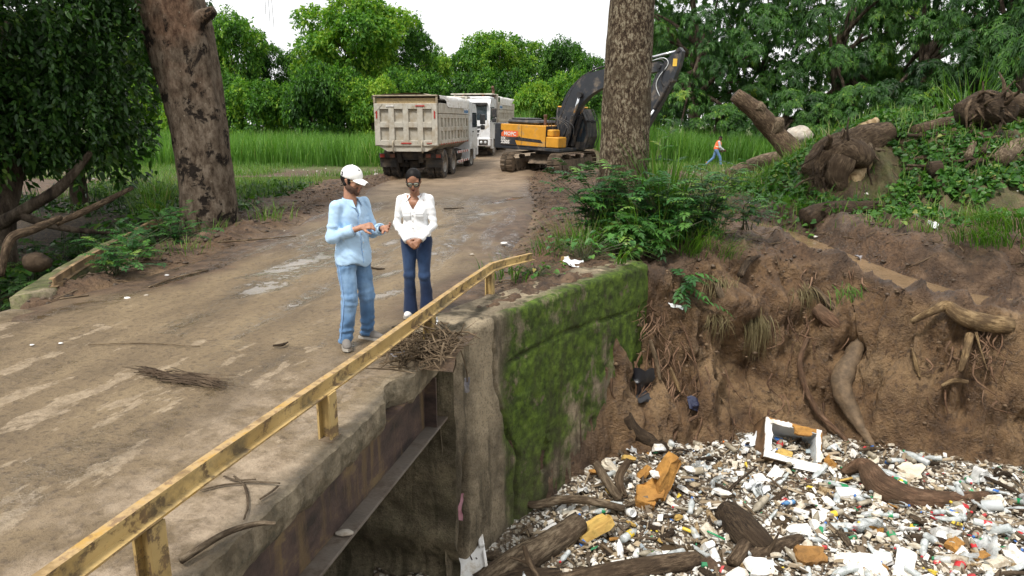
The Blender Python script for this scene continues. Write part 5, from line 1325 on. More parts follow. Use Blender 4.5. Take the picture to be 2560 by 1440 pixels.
for s_ in(-1,1):
 trk=empty('track',(0,s_*1.19,0));trk.parent=uc
 Lh,rr_t=1.78,.42
 path=[]
 for i in range(49):
  per=2*(2*Lh)+2*math.pi*rr_t;u=per*i/49
  if u<2*Lh:path.append((-Lh+u,.84+0.02,0.0))
  elif u<2*Lh+math.pi*rr_t:a=(u-2*Lh)/rr_t;path.append((Lh+rr_t*math.sin(a),.42+rr_t*math.cos(a),a))
  elif u<4*Lh+math.pi*rr_t:path.append((Lh-(u-2*Lh-math.pi*rr_t),0.0,math.pi))
  else:a=(u-4*Lh-math.pi*rr_t)/rr_t;path.append((-Lh-rr_t*math.sin(a),.42-rr_t*math.cos(a),math.pi+a))
 me=None
 for(x_,z_,a)in path:
  if me is None:
   me=MB().box((-.085,-.30,-.02),(.085,.30,.012)).box((-.06,-.30,.0121),(-.045,.30,.042)).box((-.005,-.30,.0121),(.01,.30,.042)).box((.05,-.30,.0121),(.065,.30,.042))
   o=me.build('track_shoe',M_TRACK,trk);me=o.data
  else:
   o=bpy.data.objects.new('track_shoe',me);link(o,trk)
  o.location=(x_,0,z_+.025);o.rotation_euler=(0,a,0)
 b=MB();b.prism([(-1.5,.20),(1.5,.20),(1.6,.42),(1.4,.62),(-1.4,.62),(-1.6,.42)],-.17,.17,1)
 b.build('track_frame',M_TRACK,trk)
 for k in range(8):MB().lathe([(.06,-.2),(.11,-.2),(.11,.2),(.06,.2)],12,'y',(-1.35+k*.385,0,.16)).build('roller',M_TRACK,trk)
 for x_ in(-Lh,Lh):MB().lathe([(.12,-.14),(.33,-.14),(.36,-.05),(.36,.05),(.33,.14),(.12,.14)],20,'y',(x_,0,.42)).build('idler',M_TRACK,trk)
 for x_ in(-.6,.6):MB().lathe([(.05,-.12),(.09,-.12),(.09,.12),(.05,.12)],10,'y',(x_,0,.72)).build('carrier_roller',M_TRACK,trk)
MB().box((-.75,-1.05,.42),(.75,1.05,.72),.08).prism([(-1.15,.42),(1.15,.42),(.7,.82),(-.7,.82)],-.6,.6,1).build('cross_frame',M_TRACK,uc)
MB().lathe([(.68,.74),(.70,.80),(.70,1.0),(.62,1.02)],28).build('slew_ring',M_BLACK,ex)
up=empty('upper_body',(0,0,0),rot=(0,R(2.5),0));up.parent=ex
MB().box((-2.25,-1.32,1.0),(1.15,1.32,1.16),.03).build('turntable',M_GREYM,up)
a_=np.linspace(-.50,.50,15)
cwp=[(-2.76*math.cos(q)+.04,2.62*math.sin(q))for q in a_]
cw=MB().prism([(-2.02,-1.33),(-2.02,1.33)]+[(x_,y_)for x_,y_ in[(-2.3,1.33)]+cwp[::-1]+[(-2.3,-1.33)]],1.02,2.14,2).build('counterweight',M_GREYM,up)
for s_ in(-1,1):
 p1=MB().box((-2.0,s_*1.33-.015,1.20),(-.86,s_*1.33+.015,2.12),.01).build('side_door',M_OCHRE,up)
 p2=MB().box((-.845,s_*1.33-.015,1.20),(.42,s_*1.33+.015,2.12),.01).build('side_door',M_OCHRE,up)
 MB().box((-2.0,s_*1.30-.04,1.17),(.42,s_*1.30+.04,1.195)).build('sill_strip',M_GREYM,up)
 MB().box((-1.0,s_*1.348-.002,1.52),(-.9,s_*1.348+.006,1.60)).build('latch',M_BLACK,p1)
 for(x_,y0,w_)in():pass
MB().box((-2.0,-1.30,1.18),(.42,1.30,2.10)).build('engine_bay',M_GREYM,up)
MB().box((-2.0,-1.31,2.105),(.40,1.31,2.135),.01).build('deck_plate',M_OCHRE,up)
MB().box((-1.9,-1.0,2.13),(-.2,1.0,2.34),.09).build('hood',M_BLACK,up)
MB().box((-1.78,-.8,2.34),(-.95,.7,2.42),.05).build('hood_bulge',M_BLACK,up)
MB().lathe([(.07,2.13),(.07,2.5),(.09,2.52),(.09,2.6),(.05,2.62)],12,'z',(-.1,-.5,0)).build('exhaust_stack',M_EXH,up)
MB().box((.43,-1.33,1.18),(1.08,-.52,1.66),.04).build('tool_box',M_OCHRE,up)
MB().box((.43,-1.25,1.66),(.75,-.55,1.98),.05).build('tank',M_OCHRE,up)
for yy in(-1.2,-.95,-.6):MB().tube(spline([(.5,yy,1.66),(.5,yy,2.35),(.7,yy,2.5),(1.4,yy,2.2),(1.45,yy,1.66)],14),.016,5).build('handrail',M_BLACK,up,smooth=True)
yb=-1.3465
MB().prism([(-1.99,1.21),(-1.08,1.21),(-1.3,1.62),(-1.62,1.80),(-1.99,1.86)],yb-.004,yb+.002,1).build('dark_band',M_GREYM,p1 if False else up)
MB().prism([(-1.2,1.42),(.30,1.36),(.18,1.50),(-1.28,1.58)],yb-.006,yb+.0,1).build('dark_band',M_BLACK,up)
MB().prism([(-1.94,1.56),(-1.10,1.56),(-1.0,1.66),(-1.05,1.84),(-1.8,1.84),(-1.94,1.72)],yb-.010,yb-.0062,1).build('lettering_plate',M_ORG,up)
lettering('MOPC',.235,M_WHT,up,(-1.80,yb-.013,1.62),(R(90),0,0),bold=.006)
lettering('HX',.17,M_WHT,up,(-1.96,yb-.007,1.42),(R(90),0,0),bold=.008)
lettering('220S',.21,M_WHT,up,(-1.96,yb-.007,1.25),(R(90),0,0),bold=.010,squash=1.15)
cab=MB().prism([(-.05,1.1),(1.55,1.1),(1.72,1.7),(1.62,2.3),(1.30,2.92),(.0,2.95),(-.05,2.2)],.38,1.34,1).build('cab',M_BLACK,up)
for y_ in(.375,1.345):
 MB().prism([(.85,1.45),(1.5,1.45),(1.6,1.75),(1.52,2.25),(1.22,2.8),(.85,2.8)],y_-.008,y_+.008,1).build('side_window',M_GLASS,cab)
 MB().prism([(.06,1.95),(.75,1.95),(.75,2.8),(.10,2.8)],y_-.008,y_+.008,1).build('side_window',M_GLASS,cab)
MB().box((.0,.42,2.955),(1.2,1.30,3.03),.03).build('cab_roof',M_OCHRE,cab)
MB().box((-.045,.50,2.60),(-.02,1.22,2.9)).build('rear_trim',M_OCHRE,cab)
gd=MB()
for k in range(7):gd.box((1.60,.42+k*.145,1.15),(1.625,.435+k*.145,2.45))
for z_ in(1.2,1.6,2.0,2.4):gd.box((1.57,.40,z_),(1.66,1.34,z_+.03))
for y_ in(.40,1.34):gd.tube([(1.66,y_,1.15),(1.84,y_,1.7),(1.76,y_,2.3),(1.42,y_,2.95)],.016,5)
for k in range(6):gd.tube([(1.66,.5+k*.15,1.15),(1.84,.5+k*.15,1.7),(1.76,.5+k*.15,2.3),(1.42,.5+k*.15,2.95)],.009,4)
gd.build('window_guard',M_BLACK,cab)['kind']='stuff'
def plate(name,poly,y,w_,mat,parent,bev=0):
 return MB().prism(poly,y-w_/2,y+w_/2,1).build(name,mat,parent)
def outline(cl,wd_,n=26):
 c_=spline(np.c_[np.array(cl,float),wd_],n);t_=np.gradient(c_[:,:2],axis=0);t_/=np.linalg.norm(t_,axis=1)[:,None]
 nn_=np.c_[-t_[:,1],t_[:,0]]
 return[tuple(q)for q in c_[:,:2]+nn_*c_[:,2:3]/2]+[tuple(q)for q in(c_[:,:2]-nn_*c_[:,2:3]/2)[::-1]]
boom=plate('boom',outline([(.45,1.45),(.78,2.4),(1.15,3.25),(1.75,3.92),(2.7,4.32),(3.8,4.6),(5.15,4.82)],[.40,.62,.86,.92,.74,.56,.40]),-.08,.46,M_GREYM,up)
stk=plate('stick',[(5.95,5.78),(6.10,5.62),(6.02,5.05),(5.75,4.3),(5.05,2.9),(4.45,1.75),(4.25,1.82),(4.6,3.2),(5.0,4.6),(5.35,5.2)],-.08,.40,M_GREYM,boom)
stk.location.z=-.2
MB().box((5.74,-.29,5.02),(5.92,-.282,5.32)).build('warning_plate',M_YPLATE,stk)
def pin(parent,x_,z_,r_=.09,w_=.56,mat=M_BLACK):return MB().lathe([(.001,-w_/2),(r_,-w_/2),(r_,w_/2),(.001,w_/2)],14,'y',(x_,-.08,z_)).build('pin',mat,parent)
def ram(parent,a,b,y,r1=.09,r2=.05,split=.55):
 a,b=np.array((a[0],y,a[1])),np.array((b[0],y,b[1]));m=a+(b-a)*split
 c_=MB().tube([a,m],r1,12).build('cylinder',M_BLACK,parent,smooth=False)
 MB().tube([m,b],r2,10).build('rod',M_STEELROD,c_,smooth=True)
for s_ in(-1,1):ram(boom,(.95,1.25),(1.58,3.55),-.08+s_*.36,.115,.06,.60)
pin(boom,1.58,3.55,.13,.95);pin(boom,.45,1.6,.12,.8);pin(boom,5.15,4.82,.1,.6)
ram(boom,(2.9,4.78),(5.93,5.46),-.08,.10,.055,.55);pin(stk,5.93,5.66,.08,.5)
ram(stk,(5.72,4.42),(4.62,2.35),-.32,.085,.05,.55);pin(stk,5.74,4.45,.09,.5);pin(stk,4.60,2.32,.11,.6,M_STEELROD)
lk=MB().tube([(4.60,-.35,2.32),(4.5,-.35,1.95)],.06,8).tube([(4.60,.18,2.32),(4.5,.18,1.95)],.06,8).build('bucket_link',M_BLACK,stk)
bk=MB();bo=[(4.45,1.85),(4.62,1.5),(4.4,1.05),(3.9,.85),(3.4,1.0),(3.35,1.1),(3.9,1.0),(4.3,1.15),(4.45,1.5),(4.2,1.75)]
bk.prism(bo,-.65,.5,1);bk.prism([(4.2,1.75),(4.62,1.5),(4.4,1.05),(3.9,.85),(3.4,1.0),(3.6,1.6)],-.68,-.65,1);bk.prism([(4.2,1.75),(4.62,1.5),(4.4,1.05),(3.9,.85),(3.4,1.0),(3.6,1.6)],.5,.53,1)
for k in range(5):bk.box((3.18,-.62+k*.26,.98),(3.42,-.54+k*.26,1.10))
bk.build('bucket',M_GREYM,stk)
for k,(pts)in enumerate([[(1.0,3.5),(1.5,4.25),(2.4,4.74),(3.4,4.9)],[(.6,2.5),(.95,3.5),(1.5,4.3),(2.5,4.8)]]):
 MB().tube(spline([(x_,-.2-.1*k,z_)for x_,z_ in pts],14),.022,6).build('hose',M_BLACK,boom,smooth=True)
for k,pts in enumerate([[(4.6,5.15),(5.3,5.35),(5.55,5.1),(5.2,4.6),(5.1,4.2),(5.35,3.7)],[(4.4,5.1),(5.2,5.28),(5.42,5.05),(5.3,4.5),(5.5,4.2),(5.75,4.2)]]):
 MB().tube(spline([(x_,-.31-.03*k,z_)for x_,z_ in pts],20),.02,6).build('hose',M_LAMPGL if k==0 else M_BLACK,stk,smooth=True)
for k,pts in enumerate([[(.1,2.95,.3),(.35,2.6,-.2),(.6,2.0,-.45),(.9,1.3,-.4)],[(.9,2.6,-.35),(.75,1.9,-.5),(1.0,1.3,-.45),(.8,1.2,-.5)]]):
 MB().tube(spline([(x_,y_,z_)for x_,z_,y_ in pts],16),.02,6).build('hose',M_BLACK,up,smooth=True)
def cap(a,b,ra,rb=None):
 return('c',np.array(a,float),np.array(b,float),ra,ra if rb is None else rb)
def ell(c,r,rot=None):
 return('e',np.array(c,float),np.array(r,float),rot)
def sdf_eval(P,prims,k):
 """smooth union of tapered capsules and ellipsoids; P (N,3)"""
 d=None
 for pr in prims:
  if pr[0]=='c':
   _,a,b,ra,rb=pr;ab=b-a;h=np.clip(((P-a)@ab)/max(ab@ab,1e-9),0,1)
   q=np.linalg.norm(P-a-h[:,None]*ab,axis=1)-(ra+(rb-ra)*h)
  else:
   _,c,r,rot=pr;x=P-c
   if rot is not None:x=x@rot
   k0=np.linalg.norm(x/r,axis=1);k1=np.linalg.norm(x/(r*r),axis=1)
   q=k0*(k0-1)/np.maximum(k1,1e-9)
  if d is None:d=q
  else:
   h=np.maximum(k-np.abs(d-q),0)/k
   d=np.minimum(d,q)-h*h*k*.25
 return d
def grow(fn,lo,hi,h):
 """surface nets on the zero set of fn, evaluated finely only near the surface"""
 lo,hi=np.array(lo,float),np.array(hi,float);B=4
 n=(np.ceil((hi-lo)/(h*B)).astype(int)+1)
 cgrid=np.stack(np.meshgrid(*[lo[i]+(np.arange(n[i])+.5)*h*B for i in range(3)],indexing='ij'),-1).reshape(-1,3)
 cd=fn(cgrid).reshape(n)
 D=np.repeat(np.repeat(np.repeat(cd,B,0),B,1),B,2).astype(np.float32)
 near=np.abs(cd)<h*B*1.6
 nb=np.repeat(np.repeat(np.repeat(near,B,0),B,1),B,2)
 ii=np.argwhere(nb)
 D[nb]=fn(lo+(ii+.5)*h)
 s=D<0
 c8=[D[a:D.shape[0]-1+a,b:D.shape[1]-1+b,c:D.shape[2]-1+c]for a in(0,1)for b in(0,1)for c in(0,1)]
 s8=[x<0 for x in c8]
 cnt=sum(x.astype(np.int8)for x in s8);act=(cnt>0)&(cnt<8)
 idx=np.full(act.shape,-1,np.int32);ai=np.argwhere(act);idx[act]=np.arange(len(ai))
 off=np.array([(a,b,c)for a in(0,1)for b in(0,1)for c in(0,1)],float)
 val=np.stack([x[act]for x in c8],1)
 acc=np.zeros((len(ai),3));wt=np.zeros(len(ai))
 for i in range(8):
  for j in range(i+1,8):
   if np.abs(off[i]-off[j]).sum()!=1:continue
   m=(val[:,i]<0)!=(val[:,j]<0)
   t=val[:,i]/np.where(m,val[:,i]-val[:,j],1)
   p=off[i]+(off[j]-off[i])*t[:,None]
   acc+=np.where(m[:,None],p,0);wt+=m
 V=lo+(ai+.5+acc/wt[:,None])*h
 F=[]
 for ax in range(3):
  sl0=[slice(None)]*3;sl1=[slice(None)]*3;sl0[ax]=slice(0,-1);sl1[ax]=slice(1,None)
  a,b=s[tuple(sl0)],s[tuple(sl1)]
  e=np.argwhere(a!=b);u,v=[(1,2),(2,0),(0,1)][ax]
  ok=(e[:,u]>0)&(e[:,v]>0)&(e[:,u]<D.shape[u]-1)&(e[:,v]<D.shape[v]-1);e=e[ok]
  flip=a[tuple(e.T)]
  def at_(du,dv):
   q=e.copy();q[:,u]+=du;q[:,v]+=dv
   return idx[tuple(np.minimum(q,np.array(idx.shape)-1).T)]
  q=np.stack([at_(-1,-1),at_(0,-1),at_(0,0),at_(-1,0)],1)
  q=np.where(flip[:,None],q,q[:,::-1]);q=q[(q>=0).all(1)];F.append(q)
 return V,np.concatenate(F)
def relax(V,F,n=2,lam=.5):
 for _ in range(n):
  s=np.zeros_like(V);c=np.zeros(len(V))
  for k in range(4):
   np.add.at(s,F[:,k],V[F[:,(k+1)%4]]);np.add.at(s,F[:,k],V[F[:,(k-1)%4]]);np.add.at(c,F[:,k],2)
  V=V+lam*(s/np.maximum(c,1)[:,None]-V)
 return V
def flesh(name,prims,mat,parent,k=.03,h=.008,sm=1,cut=None,wrinkle=None,attrs=None):
 P=[]
 for pr in prims:
  if pr[0]=='c':P+=[pr[1]-max(pr[3],pr[4]),pr[1]+max(pr[3],pr[4]),pr[2]-max(pr[3],pr[4]),pr[2]+max(pr[3],pr[4])]
  else:m=pr[2].max();P+=[pr[1]-m,pr[1]+m]
 P=np.array(P);lo,hi=P.min(0)-.04,P.max(0)+.04
 def fn(X):
  d=sdf_eval(X,prims,k)
  if wrinkle is not None:d=d+wrinkle(X)
  if cut is not None:d=np.maximum(d,cut(X))
  return d
 V,F=grow(fn,lo,hi,h)
 V=relax(V,F,sm)
 return mesh_obj(name,V,F,mat,parent,attrs=attrs(V)if attrs else None)
def hand(wrist,pdir,palm_n,thumb_side,size=1.0,curl=(.35,.4,.45,.5),thumb=.5,spread=.12):
 """palm and five bent fingers; pdir along the hand, palm_n out of the palm, thumb_side +1/-1"""
 w=np.array(wrist,float);d=unit(np.array(pdir,float));n=np.array(palm_n,float);n=unit(n-d*n.dot(d));s=np.cross(d,n)*thumb_side
 S=size;out=[cap(w,w+d*.035*S,.026*S,.024*S)]
 for k in range(4):out.append(cap(w+d*.02*S+s*(.018-.012*k)*S,w+d*.085*S+s*(.030-.020*k)*S,.0145*S,.0125*S))
 for k,(L,c)in enumerate(zip((.070,.078,.072,.056),curl)):
  p=w+d*.088*S+s*(.030-.020*k)*S;a=0.0;dirn=unit(d+s*spread*(1.2-.8*k))
  for j,fr in enumerate((.45,.32,.23)):
   a+=c*(.9,1.1,.8)[j]
   q=p+(dirn*math.cos(a)+n*math.sin(a))*L*fr*S
   out.append(cap(p,q,(.0100-.0008*j)*S,(.0094-.0010*j)*S));p=q
 p=w+d*.022*S+s*.024*S
 for j,(L,r)in enumerate(((.040,.0135),(.030,.0115),(.024,.0100))):
  dd=unit(s*(1.0-.35*j)+d*(.75+.25*j)+n*thumb*(.5+.3*j))
  q=p+dd*L*S;out.append(cap(p,q,r*S,r*.88*S));p=q
 return out
def head_prims(c,fwd,up,s=1.0,female=False):
 """skull, jaw, nose, lips, ears in a frame: fwd out of the face, up to the crown"""
 f=unit(np.array(fwd,float));u=np.array(up,float);u=unit(u-f*u.dot(f));r=np.cross(f,u)
 M=np.stack([r,f,u],1)
 def p(x,y,z):return np.array(c)+(r*x+f*y+u*z)*s
 j=.92 if female else 1.0
 pr=[ell(p(0,-.012,.035),np.array((.075,.095,.095))*s,M),ell(p(0,.012,-.02),np.array((.066,.078,.085))*s,M),ell(p(0,.030,-.072),np.array((.052*j,.052,.042))*s,M),cap(p(0,.062,-.098),p(0,.066,-.104),.021*j*s),cap(p(-.030*j,.028,-.088),p(-.052,-.012,-.055),.022*s),cap(p(.030*j,.028,-.088),p(.052,-.012,-.055),.022*s),cap(p(0,.085,.012),p(0,.100,-.030),.010*s,.0145*s),cap(p(-.012,.090,-.036),p(.012,.090,-.036),.011*s),cap(p(-.045,.062,.022),p(.045,.062,.022),.018*s),cap(p(-.036,.068,-.012),p(-.042,.050,-.03),.02*s),cap(p(.036,.068,-.012),p(.042,.050,-.03),.02*s),cap(p(-.016,.083,-.060),p(.016,.083,-.060),.0085*s),cap(p(-.014,.081,-.074),p(.014,.081,-.074),.0090*s)]
 for sg in(-1,1):
  pr+=[cap(p(sg*.074,-.012,.018),p(sg*.072,-.006,-.022),.014*s,.009*s),cap(p(sg*.083,-.022,.014),p(sg*.080,-.018,-.004),.009*s,.007*s)]
 return pr,p,M
def skin_mat(name,c,lip):
 n=NT(name)
 cc=n.ramp(n.noise(14,4),[(.3,tuple(x*.85 for x in c)),(.7,tuple(x*1.1 for x in c))])
 n.set(color=n.mix(n.attr('lip'),cc,lip),rough=.5,spec=.4)
 n.p.inputs['Subsurface Weight'].default_value=.08;n.p.inputs['Subsurface Radius'].default_value=(.02,.008,.004)
 return n.m
def cloth(name,c,var=.12,weave=260,rough=.85,fade=None):
 n=NT(name)
 cc=n.ramp(n.noise(5,5,.6),[(.3,tuple(x*(1-var)for x in c)),(.7,tuple(min(1,x*(1+var))for x in c))])
 if fade is not None:cc=n.mix(n.math('MULTIPLY',n.attr('fade'),n.ramp(n.noise(9,6,.65,n.co('Object',(1,1,.5))),[(.32,.35),(.65,1)])),cc,fade)
 n.set(color=cc,rough=rough,spec=.25,normal=n.bump(n.math('ADD',n.math('MULTIPLY',n.noise(weave,2),.25),n.noise(22,5,.6,n.co('Object',(1,1,.6)))),.35,.006))
 n.p.inputs['Sheen Weight'].default_value=.15
 return n.m
M_SKIN_M=skin_mat('tan_skin',(.40,.205,.130),(.30,.13,.09))
M_SKIN_W=skin_mat('brown_skin',(.30,.145,.085),(.26,.075,.06))
M_SKIN_D=skin_mat('dark_skin',(.10,.05,.032),(.1,.05,.03))
M_SHIRTB=cloth('pale_blue_linen',(.40,.58,.78),.07)
M_SHIRTBD=cloth('blue_cuff_lining',(.22,.37,.62),.06)
M_SHIRTW=cloth('white_cotton',(.80,.81,.82),.04)
M_JEANL=cloth('light_washed_denim',(.070,.155,.30),.18,300,fade=(.24,.38,.56))
M_JEAND=cloth('dark_blue_denim',(.011,.024,.065),.2,300,fade=(.032,.068,.15))
M_HAIR=NT('black_hair').set(color=(.006,.005,.005),rough=.55,spec=.18).m
M_BEARD=NT('short_beard').set(color=(.085,.046,.030),rough=.9).m
M_CAP=cloth('white_cap_cotton',(.82,.82,.80),.04)
M_NAVY=simple('navy_thread',(.012,.014,.035),.7,0,.1)
M_SHOE=simple('grey_suede',(.17,.155,.14),.9,0,.15,20,.2,120)
M_SOLE=simple('pale_sole',(.42,.39,.34),.7,0,.15,9,dirt=(.2,.15,.1),dirt_amt=.5)
M_WSHOE=simple('white_leather',(.75,.74,.72),.5,0,.06)
M_MIRROR=NT('mirrored_lens').set(color=(.42,.41,.33),rough=.06,metal=.9).m
M_FRAME=NT('black_frame').set(color=(.012,.011,.010),rough=.3).m
M_GOLD=NT('thin_gold_frame').set(color=(.55,.42,.25),rough=.3,metal=1.0).m
M_TEETH=NT('teeth').set(color=(.7,.66,.58),rough=.3).m
M_MOUTH=NT('open_mouth').set(color=(.05,.012,.012),rough=.5).m
M_GREYSL=cloth('grey_sleeve',(.42,.43,.46),.08)
M_VEST=cloth('orange_vest',(.80,.14,.045),.06)
M_BANDS=simple('pale_reflective_band',(.72,.70,.45),.4)
def folds(axis_pts,amp,freq,seed):
 """uneven creases for cloth"""
 def w(X):return amp*fbm(X*np.array(freq),seed,3,ridged=True)
 return w
man=empty('person',(-1.60,7.12,.012));tag(man,'man in white cap, pale blue shirt and light jeans gesturing by the rail','person')
F=unit(np.array((.86,-.50,0)));Rr=np.array((F[1],-F[0],0))
def mp(r,f,z):return Rr*r+F*f+np.array((0,0,z))
pel=mp(0,-.01,.93);che=mp(0,.015,1.27)
shR,shL=mp(.185,-.02,1.415),mp(-.185,.0,1.425)
elR,elL=mp(.245,-.03,1.125),mp(-.25,.06,1.125)
wrR,wrL=mp(.10,.215,1.225),mp(-.13,.30,1.195)
hipR,hipL=mp(.10,0,.90),mp(-.10,0,.90)
knR,knL=mp(.125,.045,.49),mp(-.125,.05,.49)
anR,anL=mp(.155,-.01,.085),mp(-.16,.0,.085)
hc=np.array((.035,-.02,1.655));hf=unit(np.array((.93,-.36,-.16)))
HP,hp,HM=head_prims(hc,hf,(0,0,1),1.02)
body=HP+[cap(hp(0,-.02,-.07),mp(0,.0,1.44),.056,.066),cap(mp(.09,-.01,1.395),mp(-.09,-.01,1.395),.048),cap(che-F*.02,pel,.10,.10),cap(shR,elR,.042,.034),cap(elR,wrR,.036,.027),cap(shL,elL,.042,.034),cap(elL,wrL,.036,.027),cap(hipR,knR,.075,.052),cap(knR,anR,.05,.036),cap(hipL,knL,.075,.052),cap(knL,anL,.05,.036)]
body+=hand(wrR,(F*.80+Rr*-.60+(0,0,.18)),(F*-.3+Rr*-.6+(0,0,-.75)),-1,.98,(.55,.6,.65,.7),.7)
body+=hand(wrL,(F*.93+Rr*.28+(0,0,.10)),(F*-.15+Rr*.75+(0,0,.6)),1,.98,(.22,.3,.36,.45),.5,.30)
lipm=lambda p:(lambda V:dict(lip=np.exp(-(np.linalg.norm((V-p(0,.092,-.067))/(.024,.024,.013),axis=1))**2)))
flesh('body',body,M_SKIN_M,man,.011,.006,1,attrs=lipm(hp))
hem=.815
shirt=[cap(mp(.11,-.01,1.425),mp(-.11,-.01,1.425),.062),ell(mp(0,.0,1.29),np.array((.185,.125,.20)),np.stack([Rr,F,(0,0,1)],1)),ell(mp(0,.01,1.08),np.array((.178,.140,.22)),np.stack([Rr,F,(0,0,1)],1)),ell(mp(0,.005,.90),np.array((.205,.158,.23)),np.stack([Rr,F,(0,0,1)],1)),cap(shR,elR,.062,.051),cap(elR,elR+(wrR-elR)*.62,.051,.049),cap(shL,elL,.062,.051),cap(elL,elL+(wrL-elL)*.62,.051,.047)]
def vcut(P):
 z=P[:,2]-1.31;x=(P-mp(0,0,0))@Rr;f=P@F
 return np.where((f>0.02)&(z>0),(.002+.34*z)-np.abs(x-.012),-1)
collar_axis=mp(0,.02,1.475)
def shirt_cut(P):
 wv=.018*np.sin(P[:,0]*22)+.014*np.sin(P[:,1]*27)
 side=.030*np.abs(((P)@Rr))/.2
 c=(hem+side*1.0+wv)-P[:,2]
 c=np.maximum(c,P[:,2]-1.50);c=np.maximum(c,vcut(P))
 nk=.078-np.linalg.norm((P-np.array((collar_axis[0],collar_axis[1],0)))[:,:2],axis=1)
 return np.maximum(c,np.where(P[:,2]>1.455,nk,-1))
def wr_m(P):
 a=.009*fbm(P*(8,8,4),5,4)+.012*np.maximum(fbm(P@np.array(((9,4,0),(-3,9,0),(4,6,5))),6,3,ridged=True),0)-.006
 arm=np.minimum(np.linalg.norm(P-elR,axis=1),np.linalg.norm(P-elL,axis=1))
 return a+.006*np.sin(arm*95+4*fbm(P*8,9,2))*sstep(.20,.05,arm)
sh_o=flesh('shirt',shirt,M_SHIRTB,man,.026,.0085,0,shirt_cut,wr_m)
for w_,e_,nm in((wrR,elR,'cuff'),(wrL,elL,'cuff')):
 a=e_+(w_-e_)*.50;b=e_+(w_-e_)*.74
 v,f=tube_mesh([a,(a+b)/2,b,b,(a+b)/2+(b-a)*.1],[.058,.062,.060,.054,.052],20,False);mesh_obj(nm,v,f,M_SHIRTB if nm=='cuff' else M_SHIRTBD,sh_o)
def strip(name,pts,w,nrm_,mat,parent,th=.004):
 pts=np.asarray(pts,float);t=np.gradient(pts,axis=0);t=unit(t);s=unit(np.cross(t,nrm_));v=[]
 for q,s_,in zip(pts,s):
  for a in(-1,1):v.append(q+s_*a*w/2)
  for a in(1,-1):v.append(q+s_*a*w/2-np.asarray(nrm_)*th)
 n=len(pts);f=[(4*i+k,4*i+(k+1)%4,4*i+4+(k+1)%4,4*i+4+k)for i in range(n-1)for k in range(4)]+[(3,2,1,0),tuple(4*(n-1)+k for k in range(4))]
 return mesh_obj(name,v,f,mat,parent,smooth=False)
def surf(r,z,prims=shirt,k=.026,wr=wr_m):
 """point on the front of the shirt at that sideways offset and height"""
 t=np.linspace(.30,-.05,90);P=mp(r,0,z)+t[:,None]*F
 d=sdf_eval(P,prims,k)+(wr(P)if wr else 0);i=np.argmax(d<0)
 return P[i]
strip('placket',[surf(.012,z)+F*.004 for z in np.linspace(1.31,.87,16)],.034,F,M_SHIRTB,sh_o)
strip('placket_edge',[surf(.030,z)+F*.006 for z in np.linspace(1.33,.86,16)],.006,F,M_SHIRTBD,sh_o)
for z in(1.24,1.15,1.06,.97):
 q=surf(.012,z)+F*.009;v,f=lathe_mesh([(.001,0),(.006,0),(.006,.002),(.001,.002)],8);Mx=np.stack([Rr,(0,0,1.0),F],1);mesh_obj('button',v@Mx.T+q,f,M_WHT,sh_o)
cl=[]
for sg in(-1,1):
 c0=[mp(-sg*.0+sg*.075*math.sin(a),-.01+.075*-math.cos(a)+.02,1.505-.028*a/2.6)for a in np.linspace(0,2.55,12)]
 c1=[q+np.array((0,0,-.045-.012*i/11))+unit(q-mp(0,.01,q[2]))*(.018+.008*i/11)for i,q in enumerate(c0)]
 c1[-1]=c1[-1]+F*.03-np.array((0,0,.02))
 v=np.concatenate([c0,c1]);f=[(i,i+1,13+i,12+i)for i in range(11)]
 o=mesh_obj('collar',np.vstack([v,v+F*-.003+Rr*sg*.003]),f+[tuple(x+24 for x in q[::-1])for q in f],M_SHIRTB,sh_o)
pk=strip('pocket',[surf(-.10,z)+F*.003 for z in np.linspace(1.30,1.18,5)],.10,F,M_SHIRTB,sh_o)
def jean_fade(kn):
 def f(V):
  k=np.clip(sstep(.25,.5,V[:,2])*sstep(.95,.7,V[:,2])*.9+.2,0,1)*(.35+.65*sstep(-.2,.6,(V-V.mean(0))@np.array((.3,-.95,0))*8))
  return dict(fade=k)
 return f
def wr_j(P):return-.004+.012*np.maximum(fbm(P*(9,9,7),15,3,ridged=True),0)+.007*np.sin(P[:,2]*70+7*fbm(P*6,17,2))*(sstep(.34,.16,P[:,2])+.6*sstep(.12,.03,np.abs(P[:,2]-.50))+.5*sstep(.10,.02,np.abs(P[:,2]-.80)))
jeans=[cap(mp(.06,-.01,.95),mp(-.06,-.01,.95),.100),cap(mp(.07,-.03,.86),mp(-.07,-.03,.86),.100),cap(hipR,knR,.100,.080),cap(knR,anR+(0,0,-.03),.076,.070),cap(hipL,knL,.100,.080),cap(knL,anL+(0,0,-.03),.076,.070)]
jn_=flesh('jeans',jeans,M_JEANL,man,.03,.009,1,lambda P:np.maximum(P[:,2]-1.02,.040-P[:,2]),wr_j,jean_fade(None))
strip('side_seam',[hipR+Rr*.108+(0,0,-.02)]+[knR+Rr*.085,anR+Rr*.078],.008,Rr,M_SHIRTBD,jn_)
